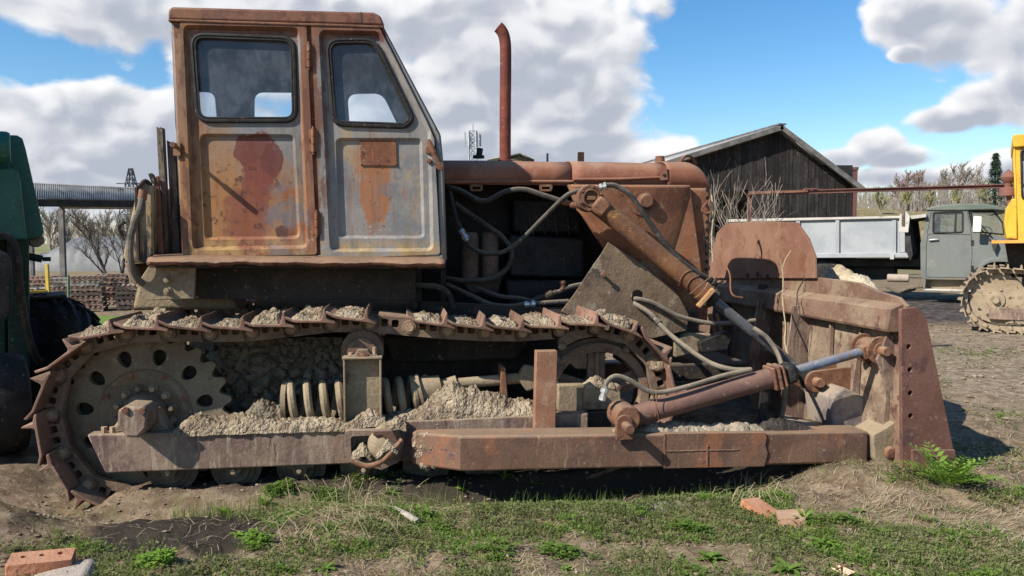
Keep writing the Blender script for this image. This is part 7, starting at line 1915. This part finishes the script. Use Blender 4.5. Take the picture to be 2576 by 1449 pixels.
ros = [(2072, 1372, 16, .115, .017, 'leaf_bright', 'broad bright rosette below the dusty brick stub', .9), (1785, 1412, 14, .11, .017, 'leaf_bright', 'bright leafy rosette under the clover mound', .8), (1982, 1440, 16, .12, .018, 'leaf_bright', 'low broad rosette at the bottom edge right of centre', .6),
       (2022, 1325, 9, .12, .013, 'leaf_bright', 'tall narrow-leaved weed right beside the dusty brick stub', 1.2), (2215, 1350, 10, .09, .012, 'leaf', 'dull leafy weed right of the bright rosettes', .7), (2240, 1400, 12, .10, .013, 'leaf', 'sprawling weed in the lower right straw', .5),
       (662, 1282, 10, .10, .010, 'leaf_bright', 'upright bright weed below the second track roller', 1.25), (560, 1262, 12, .10, .012, 'leaf_bright', 'leafy dandelion under the rear end of the track beam', 1.0), (755, 1392, 4, .05, .014, 'leaf', 'small two-leaved weed on bare earth at the lower left', .9),
       (1072, 1300, 9, .10, .011, 'leaf', 'grey-green weed growing beside the pipe stub', 1.0), (820, 1440, 9, .09, .012, 'leaf', 'leafy weed at the bottom edge left of centre', .6), (700, 1442, 7, .09, .014, 'leaf_bright', 'narrow dandelion leaves at the bottom edge', .8),
       (1420, 1430, 9, .07, .012, 'leaf', 'small leafy rosette at the bottom edge in the centre', .5), (1270, 1205, 7, .11, .012, 'leaf_bright', 'bright dandelion leaves in the light gap under the push arm', 1.1), (1340, 1200, 7, .10, .011, 'leaf_bright', 'second tuft of dandelion leaves under the push arm', 1.1),
       (1152, 1252, 4, .07, .016, 'leaf_bright', 'small round-leaved plant at the edge of the shade', .9), (1552, 1195, 6, .07, .013, 'leaf_bright', 'little bright weed in the shade below the cylinder pin', .9), (1880, 1275, 12, .08, .010, 'leaf', 'dark clover clump left of the broken brick', .7),
       (2160, 1290, 8, .08, .012, 'leaf', 'dull weed below the blade bracket', .5), (1562, 1275, 5, .06, .010, 'leaf_bright', 'tiny seedling near the shadow edge', .9), (1100, 1330, 10, .09, .011, 'leaf', 'spreading weed below the pipe stub', .5), (985, 1252, 10, .08, .008, 'leaf_bright', 'bushy weed below the trunnion', 1.1),
       (2450, 1340, 6, .06, .010, 'leaf', 'small weed in the straw at the far right', .4), (2300, 1430, 10, .08, .012, 'leaf', 'weed patch at the bottom right edge', .5), (600, 1345, 8, .06, .009, 'leaf_bright', 'small bright weed on the bare earth at the left', .7)]
for i, r in enumerate(ros): rosette(r[0], r[1], r[2], r[3] * .85, r[4] * 1.1, ('leaf' if i % 3 else r[5]), r[6], up=r[7], seed=i)
# clover mound
def mound(px, py, rx, ry, n, label, seed, mat='leaf'):
    p = gpt(px, py); R = random.Random(seed); mb = MB()
    for i in range(n):
        a = R.uniform(0, 6.283); q = math.sqrt(R.random()); x, y = math.cos(a) * rx * q, math.sin(a) * ry * q
        if noise.noise(V((p.x + x) * 6, (p.y + y) * 6, seed)) < -.35 + .75 * q + R.uniform(-.2, .2): continue
        z = gh(p.x + x, p.y + y) - p.z + R.uniform(.0, .06) * (1 - q * q * .7)
        for k in range(3):
            b = a + k * 2.09 + R.uniform(-.3, .3); L = R.uniform(.010, .020); w = L * .42; d = V(math.cos(b), math.sin(b), R.uniform(-.1, .5)) * L; s = V(-math.sin(b), math.cos(b), 0) * w; c = V(x, y, z)
            mb.add([c, c + d * .6 + s, c + d, c + d * .6 - s], [(0, 1, 2, 3)])
    o = mb.obj('clover', M[mat], ang=80, recalc=False); o.location = p; tag(o, label, 'weeds', kind='stuff')
mound(1738, 1345, .16, .13, 1500, 'dense green clover mound left of the bricks', 3)
mound(770, 1262, .30, .07, 1300, 'green creeping weeds at the foot of the track rollers', 4)
mound(640, 1370, .16, .10, 600, 'clover patch on bare earth at the lower left', 5, 'leaf_bright')
mound(400, 1432, .16, .06, 600, 'bright chickweed patch at the bottom left', 6, 'leaf_bright')
mound(1320, 1395, .35, .12, 1100, 'thin clover patch at the bottom centre', 7)
mound(2100, 1330, .2, .09, 500, 'scattered clover right of the dusty brick stub', 8)
mound(2480, 1050, .15, .12, 300, 'green tuft on the yard right of the blade', 9, 'leaf_bright')
# fern-leaved plant by the blade
def tansy(px, py):
    p = gpt(px, py); e = empty('tansy_plant', p); tag(e, 'bright feathery fern-leaved plant beside the blade end plate', 'plant'); R = random.Random(5)
    for i in range(26):
        a = i * 2.399; el = R.uniform(.6, 1.45); L = R.uniform(.17, .33); mb = MB(); k = 9; pos = V(math.cos(a) * .03, math.sin(a) * .03, 0); ax = V(math.cos(a), math.sin(a), 0); sd = V(-math.sin(a), math.cos(a), 0)
        for j in range(k):
            d = (ax * math.cos(el) + V(0, 0, math.sin(el))); nx_ = pos + d * L / k; s = sd * .0012
            mb.add([pos - s, pos + s, nx_ + s, nx_ - s], [(0, 1, 2, 3)])
            if j > 1:
                w = L * .24 * math.sin(math.pi * (j / k) ** .8) + .006
                for sg in (-1, 1):
                    o1 = (sd * sg * .9 + d * .45).normalized() * w; up = d.cross(sd) * .1 * w; th = d * w * .20
                    mb.add([pos - th * .3, pos + o1 * .5 - th, pos + o1 + up, pos + o1 * .5 + th], [(0, 1, 2, 3)])
            pos = nx_; el -= .11
        mb.obj('frond', M['leaf_bright'], e, ang=80, recalc=False)
tansy(2384, 1232)
# dry white shrub in front of the barn
def dry_shrub(px, Y, h, seed, label):
    e = empty('dry_shrub', at_ground(px, Y)); tag(e, label, 'shrub', 'dry shrubs behind the blade'); R = random.Random(seed)
    for i in range(5):
        w, t = grow((R.uniform(-.12, .12), R.uniform(-.15, .15), 0), h * R.uniform(.65, .95), .007, seed * 10 + i, levels=2, lean=(R.uniform(-.14, .14), R.uniform(-.15, .15)), spread=.42, twig_w=.0028, kids=(6, 9), bare=.25)
        w.obj('stem', M['dry_white'], e, recalc=False); tag(t.obj('twigs', M['dry_white'], e, recalc=False), kind='stuff')
M['dry_white'] = weather('dry_white', (.22, .175, .135), (.32, .265, .21), 6, [], None, bump=.05)
dry_shrub(1838, 9.6, 2.7, 3, 'tall pale dry shrub left in front of the barn')
dry_shrub(1915, 10.2, 2.6, 4, 'bushy pale dry shrub right in front of the barn')
dry_shrub(2105, 8.2, 1.25, 6, 'thin dry stems over the blade edge before the truck bed')
dry_shrub(2165, 8.0, .95, 7, 'low dry tangle at the slope of the blade edge')
